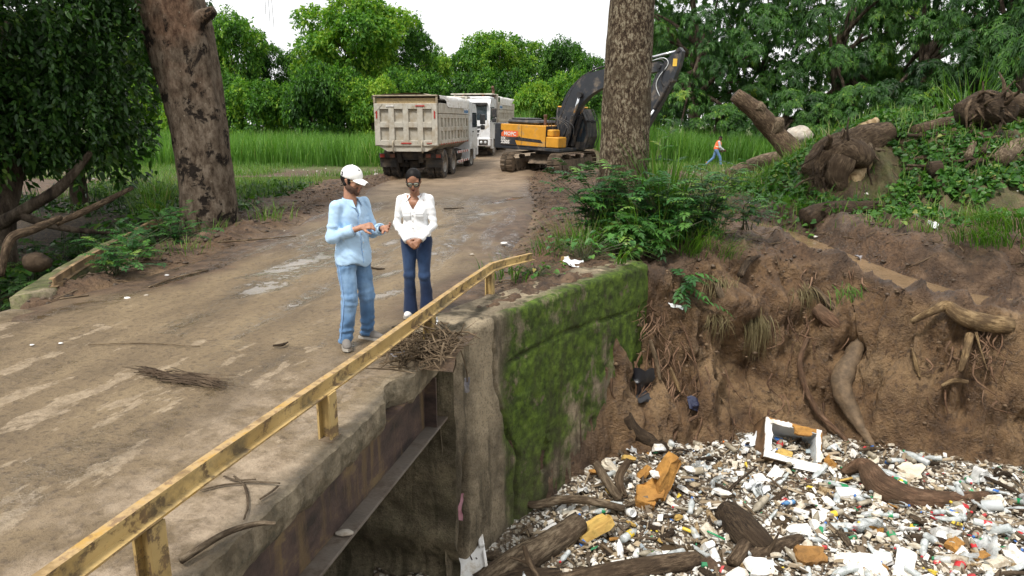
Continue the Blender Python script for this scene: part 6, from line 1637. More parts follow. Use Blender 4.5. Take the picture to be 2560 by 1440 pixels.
def shoe(parent,an,fw,mat,sole,L=.27,name='shoe'):
 fw=unit(np.array(fw,float));a=np.array((an[0],an[1],0.0));rt=np.array((fw[1],-fw[0],0));MM=np.stack([rt,fw,(0,0,1)],1)
 o=flesh(name,[ell(a-fw*.045+(0,0,.055),np.array((.042,.055,.055)),MM),ell(a+fw*.05+(0,0,.05),np.array((.043,.09,.050)),MM),ell(a+fw*.125+(0,0,.04),np.array((.046,.075,.038)),MM),cap(a-fw*.01+(0,0,.06),a+(0,0,.11),.042,.04)],mat,parent,.03,.008,1,lambda P:.022-P[:,2])
 pts=[(-.04,-.09),(.04,-.09),(.045,.0),(.05,.11),(.042,.175),(0,.205),(-.042,.175),(-.05,.11),(-.045,.0)]
 w3=[a+rt*x+fw*y for x,y in pts]
 MB().prism([(q[0],q[1])for q in w3],.0,.028,2).build('sole',sole,o)
 for k in range(4):
  c=a+fw*(.04+.02*k)+np.array((0,0,.104-.012*k));MB().tube([c-rt*.022,c+rt*.022],.0035,5).build('lace',sole if mat is M_WSHOE else M_FRAME,o)
 return o
shoe(man,anR,F*.75+Rr*.66,M_SHOE,M_SOLE);shoe(man,anL,F*.97+Rr*-.1,M_SHOE,M_SOLE)
flesh('hair',[ell(hp(0,-.035,.03),np.array((.080,.085,.085))*1.02,HM),cap(hp(-.068,-.03,-.03),hp(.068,-.03,-.03),.02),cap(hp(-.072,.015,-.01),hp(-.074,.012,.03),.011),cap(hp(.072,.015,-.01),hp(.074,.012,.03),.011)],M_HAIR,man,.03,.008,1,lambda P:np.maximum(((P-hp(0,0,0))@HM[:,1])-.03,-(((P-hp(0,0,0))@HM[:,2])+.068)))
bw=lambda P:.004*fbm(P*90,3,2)
flesh('beard',[cap(hp(0,.062,-.105),hp(0,.066,-.108),.0255),cap(hp(-.032,.030,-.090),hp(-.056,-.010,-.052),.0265),cap(hp(.032,.030,-.090),hp(.056,-.010,-.052),.0265),cap(hp(-.056,.012,-.055),hp(-.066,.006,-.005),.022,.010),cap(hp(.056,.012,-.055),hp(.066,.006,-.005),.022,.010),cap(hp(-.04,.045,-.07),hp(-.05,.03,-.05),.024),cap(hp(.04,.045,-.07),hp(.05,.03,-.05),.024),cap(hp(-.024,.080,-.050),hp(.024,.080,-.050),.0085),cap(hp(-.027,.078,-.052),hp(-.026,.070,-.09),.010),cap(hp(.027,.078,-.052),hp(.026,.070,-.09),.010)],M_BEARD,man,.012,.006,1,None,bw)
capm=flesh('cap',[ell(hp(0,-.010,.058),np.array((.094,.112,.098)),HM)],M_CAP,man,.02,.008,2,lambda P:(.030-.25*((P-hp(0,0,0))@HM[:,1])*0-((P-hp(0,0,0))@HM[:,2])-.012*((P-hp(0,0,0))@HM[:,1])/.1))
bx,by=np.meshgrid(np.linspace(-1,1,17),np.linspace(0,1,9));wv=.078*np.sqrt(np.clip(1-(by*.86)**2.6,0,1))
top=np.stack([hp(0,0,0)+HM[:,0]*(x*w_)+HM[:,1]*(.085+.088*y-.028*x*x*(1-y))+HM[:,2]*(.046-.024*x*x-.026*y)for x,y,w_ in zip(bx.ravel(),by.ravel(),wv.ravel())])
nv=len(top);J=np.arange(nv).reshape(9,17);q=np.stack([J[:-1,:-1],J[:-1,1:],J[1:,1:],J[1:,:-1]],-1).reshape(-1,4)
mesh_obj('peak',np.vstack([top,top-HM[:,2]*.004]),np.vstack([q,q[:,::-1]+nv]),M_CAP,capm)
q=hp(0,.0,.155);v,f=lathe_mesh([(.001,0),(.009,0),(.007,.006),(.001,.008)],10);mesh_obj('top_button',v@HM.T+hp(0,-.012,.152),f,M_CAP,capm)
Lr=HM[:,0]
th=.35
on=unit(HM[:,0]*math.cos(th)*.97+HM[:,1]*-math.sin(th)+HM[:,2]*.22);ox=unit(np.cross(HM[:,2],on));oy=np.cross(on,ox)
def stamp(body,size,centre,nrm_,right,upv,mat,parent,name='lettering'):
 o=lettering(body,size,mat,parent,(0,0,0),(0,0,0),name,bold=.002,align='CENTER');o.data.extrude=.004
 m=Matrix(((right[0],upv[0],nrm_[0],centre[0]),(right[1],upv[1],nrm_[1],centre[1]),(right[2],upv[2],nrm_[2],centre[2]),(0,0,0,1)))
 o.matrix_basis=m;return o
cpt=hp(.062,-.062,.062);nn_=unit(np.array((HM[:,0]*.70/.094+HM[:,1]*-.55/.112+HM[:,2]*.05)))
rx_=unit(np.cross((0,0,1.0),nn_));uy=np.cross(nn_,rx_)
def cap_surface(dv):
 dv=unit(dv);e=np.array([dv@HM[:,i]for i in range(3)])/np.array((.094,.112,.098));return hp(0,-.010,.058)+dv/np.linalg.norm(e)
dv=HM[:,0]*.80+HM[:,1]*-.55+HM[:,2]*.12;cpt=cap_surface(dv)
stamp('3',.052,cpt+unit(dv)*.001-uy*.018,nn_,rx_,uy,M_NAVY,capm)
dv=HM[:,0]*.12+HM[:,1]*.85+HM[:,2]*.62;cpt=cap_surface(dv);n2=unit(dv);r2=unit(np.cross(HM[:,2],n2));u2=np.cross(n2,r2)
em=MB()
for p_ in([(-.012,-.004),(.010,-.002),(.012,.004),(-.006,.003)],[(-.004,.002),(.002,.004),(-.002,.012),(-.008,.010)],[(.004,-.008),(.010,-.002),(.006,0),(.000,-.004)]):
 em.prism(p_,-.003,.003,2)
v,f=em.arrays();mesh_obj('emblem',v@np.stack([r2,u2,n2],1).T+cpt,f,M_NAVY,capm,smooth=False)
def glasses(parent,p,M,lens,frame,w=.026,h=.021,ft=.0035,yy=.097):
 g_=empty('sunglasses',(0,0,0));g_.parent=parent
 for sg in(-1,1):
  a=np.linspace(0,2*math.pi,19)[:-1];c=p(sg*.033,yy,.004)
  ring=[c+M[:,0]*(w*math.cos(t)*(1.1))+M[:,2]*(h*math.sin(t)-.006*math.cos(t)*sg*0)-M[:,1]*(.012*abs(math.cos(t))*(1 if sg*math.cos(t)>0 else .2))for t in a]
  ring=np.array(ring);v=np.vstack([ring,[c+M[:,1]*.003],ring-M[:,1]*.004])
  f=[(i,(i+1)%18,18)for i in range(18)]+[(i,19+i,19+(i+1)%18,(i+1)%18)for i in range(18)]+[tuple(range(36,18,-1))]
  mesh_obj('lens',v,f,lens,g_)
  v,f=tube_mesh(np.vstack([ring,ring[:1]]),ft,6,False);mesh_obj('rim',v,f,frame,g_)
  MB().tube([p(sg*.062,yy-.012,.012),p(sg*.075,yy-.05,.012),p(sg*.079,-.012,.010),p(sg*.078,-.03,-.004)],ft*.8,6).build('temple',frame,g_,smooth=True)
 MB().tube([p(-.008,yy+.002,.010),p(.008,yy+.002,.010)],ft,6).build('nose_bridge',frame,g_,smooth=True)
glasses(man,hp,HM,NT('dark_lens').set(color=(.05,.045,.04),rough=.08,spec=.9).m,M_GOLD,.028,.023,.002)
wt=wrL+(elL-wrL)*.12;v,f=tube_mesh([wt-(elL-wrL)*.045,wt+(elL-wrL)*.045],[.033,.034],16,False);mesh_obj('wristwatch',v,f,M_NAVY,man)
wom=empty('person',(-1.09,8.12,.012));tag(wom,'woman in white blouse and dark flared jeans with clasped hands and sunglasses','person')
F=unit(np.array((-.12,-1,0)));Rr=np.array((F[1],-F[0],0))
shR,shL=mp(.165,-.005,1.365),mp(-.165,.0,1.375)
elR,elL=mp(.225,.0,1.075),mp(-.205,.01,1.085)
wrR,wrL=mp(.055,.165,.915),mp(-.085,.17,.935)
hipR,hipL=mp(.085,0,.90),mp(-.085,0,.90)
knR,knL=mp(.088,.03,.50),mp(-.088,.03,.50)
anR,anL=mp(.098,-.01,.085),mp(-.095,-.02,.085)
hc=np.array((-.005,-.065,1.575));hf=unit(np.array((.06,-.90,-.36)))
HP,hp,HM=head_prims(hc,hf,(0.02,-.35,1),.98,True)
M3=np.stack([Rr,F,(0,0,1)],1)
body=HP+[cap(hp(0,-.03,-.06),mp(0,-.005,1.40),.046,.055),cap(mp(.08,0,1.36),mp(-.08,0,1.36),.055),cap(mp(0,-.02,1.25),mp(0,0,.95),.085,.09),cap(shR,elR,.034,.027),cap(elR,wrR,.028,.022),cap(shL,elL,.034,.027),cap(elL,wrL,.028,.022),cap(hipR,knR,.07,.05),cap(knR,anR,.048,.034),cap(hipL,knL,.07,.05),cap(knL,anL,.048,.034),cap(mp(.02,.035,1.33),mp(-.02,.035,1.33),.055)]
body+=hand(wrR,(Rr*-.78+F*.25+(0,0,-.42)),(F*-.85+(0,0,-.2)),1,.92,(.5,.55,.6,.65),.5)
body+=hand(wrL,(Rr*.62+F*.35+(0,0,-.55)),(F*-.8+Rr*.2+(0,0,-.3)),-1,.92,(.6,.65,.7,.7),.5)
flesh('body',body,M_SKIN_W,wom,.010,.006,1,attrs=lipm(hp))
m_=MB().lathe([(.001,-.002),(.012,0),(.012,.004),(.001,.005)],12);v,f=m_.arrays()
mesh_obj('mouth',(v*(1.1,.6,1))@np.stack([HM[:,0],HM[:,2],HM[:,1]],1).T+hp(0,.0885,-.067),f,M_MOUTH,wom)
blouse=[cap(mp(.10,-.01,1.385),mp(-.10,-.01,1.385),.052),ell(mp(0,.0,1.25),np.array((.158,.105,.19)),M3),ell(mp(.068,.06,1.22),np.array((.068,.062,.08)),M3),ell(mp(-.068,.06,1.22),np.array((.068,.062,.08)),M3),ell(mp(0,.0,1.05),np.array((.150,.112,.19)),M3),ell(mp(0,.0,.95),np.array((.168,.122,.14)),M3),cap(shR,elR,.050,.042),cap(elR,elR+(wrR-elR)*.90,.043,.034),cap(shL,elL,.050,.042),cap(elL,elL+(wrL-elL)*.90,.043,.034)]
def vcut(P):
 z=P[:,2]-1.255;x=P@Rr;f=P@F
 return np.where((f>.0)&(z>0),(.003+.52*z)-np.abs(x-.006),-1)
def bl_cut(P):
 body_d=np.abs(P@Rr)
 c=(.880+.030*sstep(.02,.14,body_d)+.010*np.sin(P[:,0]*38)-P[:,2])
 armR=np.linalg.norm(P-wrR,axis=1)<.20;armL=np.linalg.norm(P-wrL,axis=1)<.20
 farout=sdf_eval(P,blouse[1:6],.024)>.012
 c=np.where((armR|armL)&farout,-1,c)
 c=np.maximum(c,P[:,2]-1.455);c=np.maximum(c,vcut(P))
 nk=.066-np.linalg.norm((P-mp(0,.005,0))[:,:2],axis=1)
 return np.maximum(c,np.where(P[:,2]>1.40,nk,-1))
def wr_w(P):
 arm=np.minimum(np.linalg.norm(P-elR,axis=1),np.linalg.norm(P-elL,axis=1))
 return-.003+.007*fbm(P*(8,8,4),25,3)+.011*np.maximum(fbm(P@np.array(((9,4,0),(-3,9,0),(4,6,5))),26,3,ridged=True),0)+.004*np.sin(arm*85+5*fbm(P*7,29,2))*sstep(.24,.05,arm)+.005*np.sin(P[:,2]*60+8*fbm(P*6,31,2))*sstep(1.08,.98,P[:,2])
bl=flesh('blouse',blouse,M_SHIRTW,wom,.024,.008,0,bl_cut,wr_w)
for w_,e_ in((wrR,elR),(wrL,elL)):
 a=e_+(w_-e_)*.76;b=e_+(w_-e_)*.98
 v,f=tube_mesh([a,(a+b)/2,b,b],[.042,.041,.040,.032],18,False);mesh_obj('cuff',v,f,M_SHIRTW,bl)
sf=lambda r,z:surf(r,z,blouse,.024,wr_w)
strip('placket',[sf(.006,z)+F*.004 for z in np.linspace(1.25,.89,16)],.030,F,M_SHIRTW,bl)
for z in(1.20,1.13,1.06,.99,.92):
 q=sf(.006,z)+F*.008;v,f=lathe_mesh([(.001,0),(.006,0),(.006,.002),(.001,.002)],8);mesh_obj('button',v@np.stack([Rr,(0,0,1.0),F],1).T+q,f,M_SOLE,bl)
for r_ in(.075,-.075):
 pkt=strip('pocket',[sf(r_,z)+F*.004 for z in np.linspace(1.245,1.14,5)],.085,F,M_SHIRTW,bl)
 strip('pocket_flap',[sf(r_,z)+F*.009 for z in np.linspace(1.255,1.225,3)],.092,F,M_SHIRTW,pkt)
for sg in(-1,1):
 c0=[mp(sg*.062*math.sin(a),-.062*math.cos(a)+.005,1.458-.05*a/2.5)for a in np.linspace(0,2.45,12)]
 c1=[q+np.array((0,0,-.045-.02*i/11))+unit(q-mp(0,.005,q[2]))*(.022+.022*i/11)for i,q in enumerate(c0)]
 c1[-1]=c1[-1]+Rr*sg*.028-np.array((0,0,.004))
 v=np.concatenate([c0,c1]);f=[(i,i+1,13+i,12+i)for i in range(11)]
 mesh_obj('collar',np.vstack([v,v-F*.004]),f+[tuple(x+24 for x in q[::-1])for q in f],M_SHIRTW,bl)
jw=[cap(mp(.055,-.005,.95),mp(-.055,-.005,.95),.108),cap(mp(.07,-.03,.88),mp(-.07,-.03,.88),.104),cap(hipR,knR,.098,.062),cap(knR,anR+(0,0,.22),.062,.064),cap(anR+(0,0,.22),anR+(0,0,-.03),.064,.086),cap(hipL,knL,.098,.062),cap(knL,anL+(0,0,.22),.062,.064),cap(anL+(0,0,.22),anL+(0,0,-.03),.064,.086)]
flesh('jeans',jw,M_JEAND,wom,.022,.0085,1,lambda P:np.maximum(P[:,2]-1.02,.045-P[:,2]),lambda P:.004*fbm(P*(9,9,6),35,3)+.004*np.sin(P[:,2]*60+6*fbm(P*5,37,2))*sstep(.1,.02,np.abs(P[:,2]-.5)),lambda V:dict(fade=sstep(.30,.55,V[:,2])*sstep(.95,.7,V[:,2])*.8))
shoe(wom,anR+Rr*.0-F*.06,F+Rr*.1,M_WSHOE,M_SOLE,name='shoe');shoe(wom,anL,F+Rr*-.25,M_WSHOE,M_SOLE)
hr=flesh('hair',[ell(hp(0,-.024,.043),np.array((.085,.097,.102)),HM),cap(hp(-.062,-.03,-.02),hp(.062,-.03,-.02),.026),ell(hp(0,-.115,.01),np.array((.042,.040,.042)),HM)],M_HAIR,wom,.02,.0075,1,lambda P:(lambda q:np.maximum(.0+q@HM[:,1]-.035-np.clip((q@HM[:,2]-.045)*1.3,0,.1),-(q@HM[:,2])-.06))(P-hp(0,0,0)),lambda P:.0015*np.sin((P-hp(0,0,0))@HM[:,0]*420))
glasses(wom,hp,HM,M_MIRROR,M_FRAME,.033,.027,.0045,.099)
zw=gh(12.0,43.0)
wk=empty('person',(12.0,43.0,zw+.02));tag(wk,'worker in orange vest and blue jeans striding across the mud','person')
F=np.array((1.0,-.1,0));F=unit(F);Rr=np.array((F[1],-F[0],0))
shR,shL=mp(.18,.10,1.38),mp(-.18,.10,1.38);elR,elL=mp(.22,.16,1.10),mp(-.22,.10,1.08);wrR,wrL=mp(.2,.38,.95),mp(-.2,.30,.92)
hipR,hipL=mp(.09,0,.88),mp(-.09,0,.88);knR,knL=mp(.1,.22,.50),mp(-.1,-.12,.48);anR,anL=mp(.1,.30,.08),mp(-.1,-.50,.12)
HP,hp,HM=head_prims(mp(0,.20,1.60),unit(F+np.array((0,0,-.45))),(0,0,1),1.0)
bodyw=HP+[cap(hp(0,-.02,-.06),mp(0,.1,1.38),.055),cap(mp(0,.1,1.3),mp(0,0,.95),.12),cap(shR,elR,.045,.04),cap(elR,wrR,.04,.028),cap(shL,elL,.045,.04),cap(elL,wrL,.04,.028),cap(hipR,knR,.07,.05),cap(knR,anR,.05,.035),cap(hipL,knL,.07,.05),cap(knL,anL,.05,.035)]
bodyw+=hand(wrR,F+np.array((0,0,-.5)),Rr*-1,-1,1.05)+hand(wrL,F*.6+np.array((0,0,-.8)),Rr,1,1.05)
flesh('body',bodyw,M_SKIN_D,wk,.03,.012,1,attrs=lipm(hp))
flesh('jeans',[cap(mp(.06,0,.94),mp(-.06,0,.94),.12),cap(hipR,knR,.10,.075),cap(knR,anR,.075,.065),cap(hipL,knL,.10,.075),cap(knL,anL,.075,.065)],M_JEANL,wk,.03,.016,1,None,None,lambda V:dict(fade=.3+0*V[:,0]))
flesh('shirt',[cap(mp(.1,.1,1.40),mp(-.1,.1,1.40),.075),cap(mp(0,.1,1.28),mp(0,.01,.98),.155,.150),cap(shR,elR,.072,.062),cap(elR,wrR,.062,.045),cap(shL,elL,.072,.062),cap(elL,wrL,.062,.045)],M_GREYSL,wk,.04,.016,1)
vst=flesh('vest',[cap(mp(.09,.1,1.40),mp(-.09,.1,1.40),.088),cap(mp(0,.1,1.28),mp(0,.01,1.0),.175,.172)],M_VEST,wk,.04,.016,1,lambda P:.97-P[:,2])
v,f=tube_mesh([mp(0,.045,1.09),mp(0,.055,1.14)],[.176,.177],24,False);mesh_obj('reflective_band',v,f,M_BANDS,vst)
flesh('hair',[ell(hp(0,-.015,.05),np.array((.085,.10,.088)),HM)],M_HAIR,wk,.02,.012,1,lambda P:-((P-hp(0,0,0))@HM[:,2])+.02)
for a_,f_ in((anR,F),(anL,F)):
 c=np.array(a_);flesh('boot',[cap(c+(0,0,.08),c+(0,0,-.02),.055),cap(c+(0,0,-.03),c+F*.14+(0,0,-.04),.05,.045)],simple('tan_boot',(.30,.17,.09),.8),wk,.03,.014,1)
M_DRIFT=bark('driftwood',(.055,.038,.024),(.16,.118,.076),(.30,.235,.16),5,(1,1,1),.8)
M_LOG=bark('muddy_log',(.040,.026,.016),(.115,.078,.048),(.23,.165,.105),5,(1,1,1),.9)
M_LOGD=bark('dark_wet_log',(.022,.015,.010),(.060,.041,.026),(.125,.088,.056),6,(1,1,1),.9)
M_ROOTT=bark('tan_root',(.085,.052,.024),(.22,.145,.07),(.36,.255,.135),5,(1,1,1),.7)
M_ROOTR=bark('reddish_root',(.055,.03,.018),(.15,.085,.05),(.24,.15,.095),5,(1,1,1),.7)
M_SPLIT=bark('split_wood',(.14,.085,.04),(.33,.23,.12),(.52,.40,.25),7,(1,1,.3),.6)
M_MUDROOT=simple('mud_coated_wood',(.125,.084,.048),.8,0,.35,7,.9,18,(.10,.068,.04),.35)
M_TWIG=bark('dry_twig',(.05,.035,.02),(.14,.10,.06),(.26,.195,.125),6,(1,1,1),.5)
M_STONE=simple('pale_stone',(.42,.38,.32),.85,0,.3,4,.8,14,(.2,.15,.1),.4)
M_BRICKY=simple('reddish_stone',(.34,.20,.14),.85,0,.3,5,.6,18)
def log(name,pts,r,mat,label,cat='log',seed=0,rough=.12,seg=14,n=26,parts=(),freq=2.5,flat=1.0,cutmat=None,group=None):
 """pts in world coordinates; a thing with its base at the first point; parts: further limbs (name, pts, r, mat)"""
 pts=np.array([np.asarray(p,float)for p in pts]);o0=pts[0]
 v,f=limb(pts-o0,r,n,seg,rough,freq,seed,flat)
 if parts:
  root=empty(name,tuple(o0));tag(root,label,cat,group)
  mesh_obj('main_limb',v,f,mat,root)
  for i,(nm,p2,r2,m2)in enumerate(parts):
   v,f=limb(np.array([np.asarray(p,float)for p in p2])-o0,r2,16,10,rough*1.3,freq*1.5,seed+5+i);mesh_obj(nm,v,f,m2,root)
  return root
 o=mesh_obj(name,v,f,mat,loc=tuple(o0));return tag(o,label,cat,group)
def onbank(px,py,out=.05):
 """first meeting of that line of sight with the ground, pushed out a little"""
 d=ray(px,py);t=np.linspace(8.5,16 if py>560 else 30,700);P=np.array((0,0,CAMH))+t[:,None]*d
 g_=gh(P[:,0],P[:,1]);hit=P[:,2]<g_
 if not hit.any():return at(px,py,y=19.6)
 i=int(np.argmax(hit))
 return P[i]-unit(d)*out
A=lambda px,py,y:at(px,py,y=y)
S_=lambda px,py,o:onbank(px,py,o)
log('bare_log',[A(1990,392,23.6),A(1940,335,24),A(1895,285,24),A(1838,236,24)],[.36,.30,.29,.21],M_LOG,'leaning bare log with knobs rising from the grass above the worker',seed=2,rough=.14,parts=[('knob',[A(1905,300,24),A(1900,275,23.9),A(1893,262,23.8)],[.24,.2,.17],M_DRIFT),('knob',[A(1935,330,24),A(1945,312,23.8),A(1948,298,23.7)],[.26,.2,.15],M_DRIFT)])
log('tangled_stump',[A(2045,450,18.6),A(2085,405,18.7),A(2140,365,18.8),A(2225,328,18.9)],[.46,.58,.46,.25],M_LOG,'big dark uprooted stump with tangled roots at the front of the heap','stump',4,.26,20,40,parts=[('broken_limb',[A(2175,395,18.4),A(2145,435,18.2),A(2105,475,18.0)],[.13,.19,.21],M_SPLIT),('root',[A(2110,400,18.1),A(2095,440,18.0),A(2110,480,17.9)],[.30,.26,.12],M_LOG),('splintered_limb',[A(2120,350,19.3),A(2160,325,19.4),A(2192,300,19.5)],[.22,.17,.08],M_SPLIT),('knob',[A(2130,385,18.3),A(2150,395,18.0),A(2150,415,17.9)],[.34,.30,.16],M_LOG)])
st_o=[o for o in scene.objects if o.name=='tangled_stump'][0];o0=np.array(st_o.location);r_=np.random.default_rng(44)
for i in range(30):
 c=A(r_.uniform(2050,2190),r_.uniform(345,450),18.4);d=rdir(1,r_)[0];d[1]=-abs(d[1])*.7;d[0]-=.3;L=r_.uniform(.3,.9)
 v,f=limb([c-o0,c-o0+d*L*.5+r_.normal(size=3)*.1,c-o0+d*L+r_.normal(size=3)*.18-(0,0,.15)],np.array((.07,.045,.012))*r_.uniform(.5,1.3),8,6,.25,5,i);mesh_obj('root',v,f,(M_LOG,M_LOGD,M_DRIFT)[i%3],st_o)
for i in range(16):
 c=S_(r_.uniform(2300,2560),r_.uniform(318,420),.12);a=r_.normal()*.6;L=r_.uniform(.4,1.3);d=np.array((math.cos(a),-.2,math.sin(a)*.5+.2))*L/2
 log('heap_stick',[c-d,c+r_.normal(size=3)*.06,c+d],np.array((.04,.05,.025))*r_.uniform(.5,1.3),(M_LOG,M_LOGD,M_DRIFT)[i%3],['brown','dark','pale'][i%3]+(' long' if L>.85 else ' short')+' stick lying in the root heap, '+['first','second','third','fourth','fifth','sixth','seventh','eighth','ninth','tenth','eleventh','twelfth','thirteenth','fourteenth','fifteenth','last'][i]+' of them','stick',600+i,.15,7,9,group='sticks in the root heap')
log('fallen_log',[A(1822,440,25),A(1870,420,25.2),A(1930,398,25.6),A(2010,388,26)],[.24,.27,.24,.2],M_DRIFT,'fallen grey brown log lying on the mud by the walking worker',seed=7)
log('buried_log',[A(2015,552,16.2),A(2060,530,16.3),A(2130,520,16.4),A(2205,520,16.5)],[.24,.2,.16,.14],M_LOGD,'half buried dark log with earth clinging to it below the stump',seed=8,rough=.25)
log('pile_log',[S_(2290,330,.22),S_(2360,312,.22),S_(2440,292,.22)],[0.173,0.180,0.144],M_LOG,'long brown log running into the root heap from the pale grass',seed=9)
log('pile_log',[S_(2445,345,.22),S_(2490,315,.22),S_(2535,290,.22)],[0.122,0.122,0.108],M_LOG,'sawn log slanting across the middle of the root heap',seed=10)
log('pile_log',[S_(2420,392,.22),S_(2432,360,.22),S_(2440,335,.22)],[0.086,0.079,0.072],M_DRIFT,'short pale log propped upright below the root heap',seed=11)
log('pile_log',[S_(2380,330,.22),S_(2430,300,.22),S_(2500,262,.22)],[0.072,0.086,0.086],M_LOG,'thin log lying over the long brown log in the root heap',seed=12)
log('pile_log',[S_(2480,262,.22),S_(2530,258,.22),S_(2620,285,.22)],[0.259,0.274,0.245],M_LOG,'thick smooth log on the crest of the root heap',seed=13)
log('pile_log',[S_(2500,400,.22),S_(2540,370,.22),S_(2620,350,.22)],[0.187,0.202,0.180],M_DRIFT,'pale thick log at the picture edge below the root heap',seed=14)
log('pile_log',[S_(2455,380,.22),S_(2475,350,.22),S_(2500,330,.22)],[0.072,0.072,0.065],M_LOGD,'dark stick standing in the rubbish of the root heap',seed=15)
log('sawn_log',[S_(2322,424,.22),S_(2350,422,.22)],[0.187,0.194],M_LOGD,'short sawn log pointing out of the vines',seed=16,rough=.06)
log('curved_branch',[S_(2300,335,.22),S_(2330,305,.22),S_(2345,290,.22),S_(2420,265,.22)],[0.036,0.043,0.043,0.029],M_LOG,'curved branch arching over the long brown log',seed=17)
rb=empty('root_ball',tuple(A(2462,268,18.2)));tag(rb,'tangle of dark roots topping the root heap','root ball');o0=np.array(rb.location)
r_=np.random.default_rng(5)
v,f=limb([(-.6,0,-.2),(0,0,0),(.7,.1,-.1)],[.22,.38,.25],24,12,.5,3,3);mesh_obj('core',v,f,M_LOGD,rb)
for i in range(26):
 d=rdir(1,r_)[0];d[1]=-abs(d[1]);s=np.array((r_.uniform(-.5,.5),-.1,r_.uniform(-.1,.2)));L=r_.uniform(.35,.8)
 v,f=limb([s,s+d*L*.5+r_.normal(size=3)*.08,s+d*L+r_.normal(size=3)*.14],[.06,.04,.012],8,6,.2,5,i);mesh_obj('root',v,f,M_LOGD if i%2 else M_LOG,rb)
def boulder(name,loc,r,mat,label,seed,sq=(1,1,.75),cat='stone',group=None,sub=2):
 v,f=lathe_mesh([(max(.001,math.sin(t)),-math.cos(t))for t in np.linspace(.02,math.pi-.02,12)],16)
 v=unit(v);k=1+.28*fbm(v*1.3+seed,seed,3)+.08*fbm(v*4+seed,seed+1,3)
 v=v*k[:,None]*np.array(sq)*r
 return tag(mesh_obj(name,v,f,mat,loc=loc),label,cat,group)
boulder('boulder',tuple(A(1997,340,24.5)),.46,M_STONE,'pale rounded boulder behind the base of the leaning bare log',2)
q=at(90,655,y=12.0);boulder('boulder',(q[0],q[1],q[2]),.22,M_LOGD,'dark wet boulder on the creek bank beside the parapet',3)
m=MB();r_=np.random.default_rng(9);o0=A(2060,440,18.3)
for i in range(120):
 s=A(r_.uniform(2030,2120),r_.uniform(400,450),r_.uniform(18.0,18.5));L=r_.uniform(.3,.9)
 m.tube([s-o0,s-o0+np.array((r_.normal()*.08,-.1,-L*.5)),s-o0+np.array((r_.normal()*.2-.15,-.15+r_.normal()*.1,-L))],[.010,.007,.003],4,False)
tag(m.build('root_fringe',M_LOGD,loc=tuple(o0)),'fringe of fine hanging roots under the uprooted stump',kind='stuff')
def bank(pix,out):return[onbank(x,y,o)for(x,y),o in zip(pix,np.broadcast_to(out,(len(pix),)))]
log('hooked_root',bank([(2278,805),(2330,778),(2365,765),(2400,790),(2450,805),(2525,815)],[.25,.3,.25,.2,.12,.05]),[.045,.06,.09,.12,.14,.13],M_ROOTT,'tan hooked root jutting from the bank under the stream','root',21,parts=[('split_root',bank([(2425,835),(2415,880),(2400,930)],[.2,.3,.3]),[.06,.055,.03],M_ROOTT),('fibre',bank([(2440,830),(2450,870),(2470,930)],[.15,.12,.08]),[.02,.015,.008],M_ROOTT)])
log('mud_coated_trunk',bank([(2158,830),(2132,890),(2105,960),(2130,1030),(2172,1100),(2195,1150)],[.0,.06,.10,.10,.12,.1]),[.07,.12,.15,.11,.055,.035],M_MUDROOT,'smooth mud coated trunk piece hanging broken on the bank face','log',22,.34,18,44,freq=3.5)
log('long_root',bank([(2020,845),(2000,900),(2010,960),(2045,1030),(2100,1085),(2140,1130)],.10),[.035,.042,.045,.045,.04,.03],M_ROOTR,'long curved root hanging down the bank beside the mud coated trunk','root',23,.08)
log('stub_log',bank([(2040,770),(2075,800),(2100,820)],[.1,.12,.02]),[.11,.13,.11],M_ROOTR,'short brown log stuck in the upper bank','log',24)
log('bank_root',bank([(1565,1040),(1590,1080),(1640,1110),(1690,1135)],.12),[.09,.10,.10,.07],M_LOGD,'thick dark root at the foot of the mossy wall','root',25)
log('bank_root',bank([(1745,1040),(1700,1065),(1680,1100),(1650,1140)],.15),[.025,.035,.035,.03],M_ROOTR,'reddish forked root hanging over the rubbish near the wall','root',26)
log('bank_root',bank([(1700,800),(1725,860),(1745,930),(1760,1000)],.06),[.012,.014,.013,.008],M_ROOTR,'thin reddish root trailing down the bank right of the wall','root',27)
log('bank_root',bank([(1625,850),(1640,900),(1650,950)],.12),[.03,.035,.02],M_TWIG,'pale stick hanging along the broken wall end','root',28)
log('bank_root',bank([(1850,690),(1870,655),(1900,640)],.12),[.05,.06,.02],M_LOGD,'dark horn shaped root on the bank top','root',29)
log('bank_root',bank([(2280,870),(2290,910),(2300,945)],.1),[.02,.03,.015],M_ROOTT,'small tan root end below the hooked root','root',30)
log('bank_root',bank([(2355,965),(2385,952),(2420,955)],.12),[.03,.04,.03],M_ROOTT,'short tan branch sticking out of the bank lower down','root',31)
log('bank_root',bank([(1675,920),(1690,955),(1700,980)],.12),[.025,.035,.015],M_ROOTT,'light split stick on the dark bank near the wall','root',32)
log('bank_log',bank([(1790,705),(1800,735),(1815,760)],.08),[.05,.06,.05],M_DRIFT,'stubby pale wood piece on the bank below the grass','log',33)
log('bank_log',bank([(2035,720),(2070,755),(2090,775)],.1),[.05,.06,.05],M_LOG,'brown stick leaning on the upper bank beside the stub log','log',34)
m=MB();r_=np.random.default_rng(19)
for(cx,cy,n_,sp,L0)in((1660,930,46,60,90),(1720,1090,50,60,60),(1640,790,20,30,60),(2080,760,22,60,50),(2440,850,22,60,70),(2000,830,16,60,60),(2230,1000,24,160,60),(1850,1000,14,120,70)):
 for i in range(n_):
  px,py=cx+r_.normal()*sp,cy+r_.normal()*sp*.8;L=L0*r_.uniform(.4,1.3)
  m.tube(spline(bank([(px,py),(px+r_.normal()*12,py+L*.5),(px+r_.normal()*26,py+L)],[.02,.07,.05]),6),np.linspace(.014,.005,6)*r_.uniform(.5,1.7),4,False)
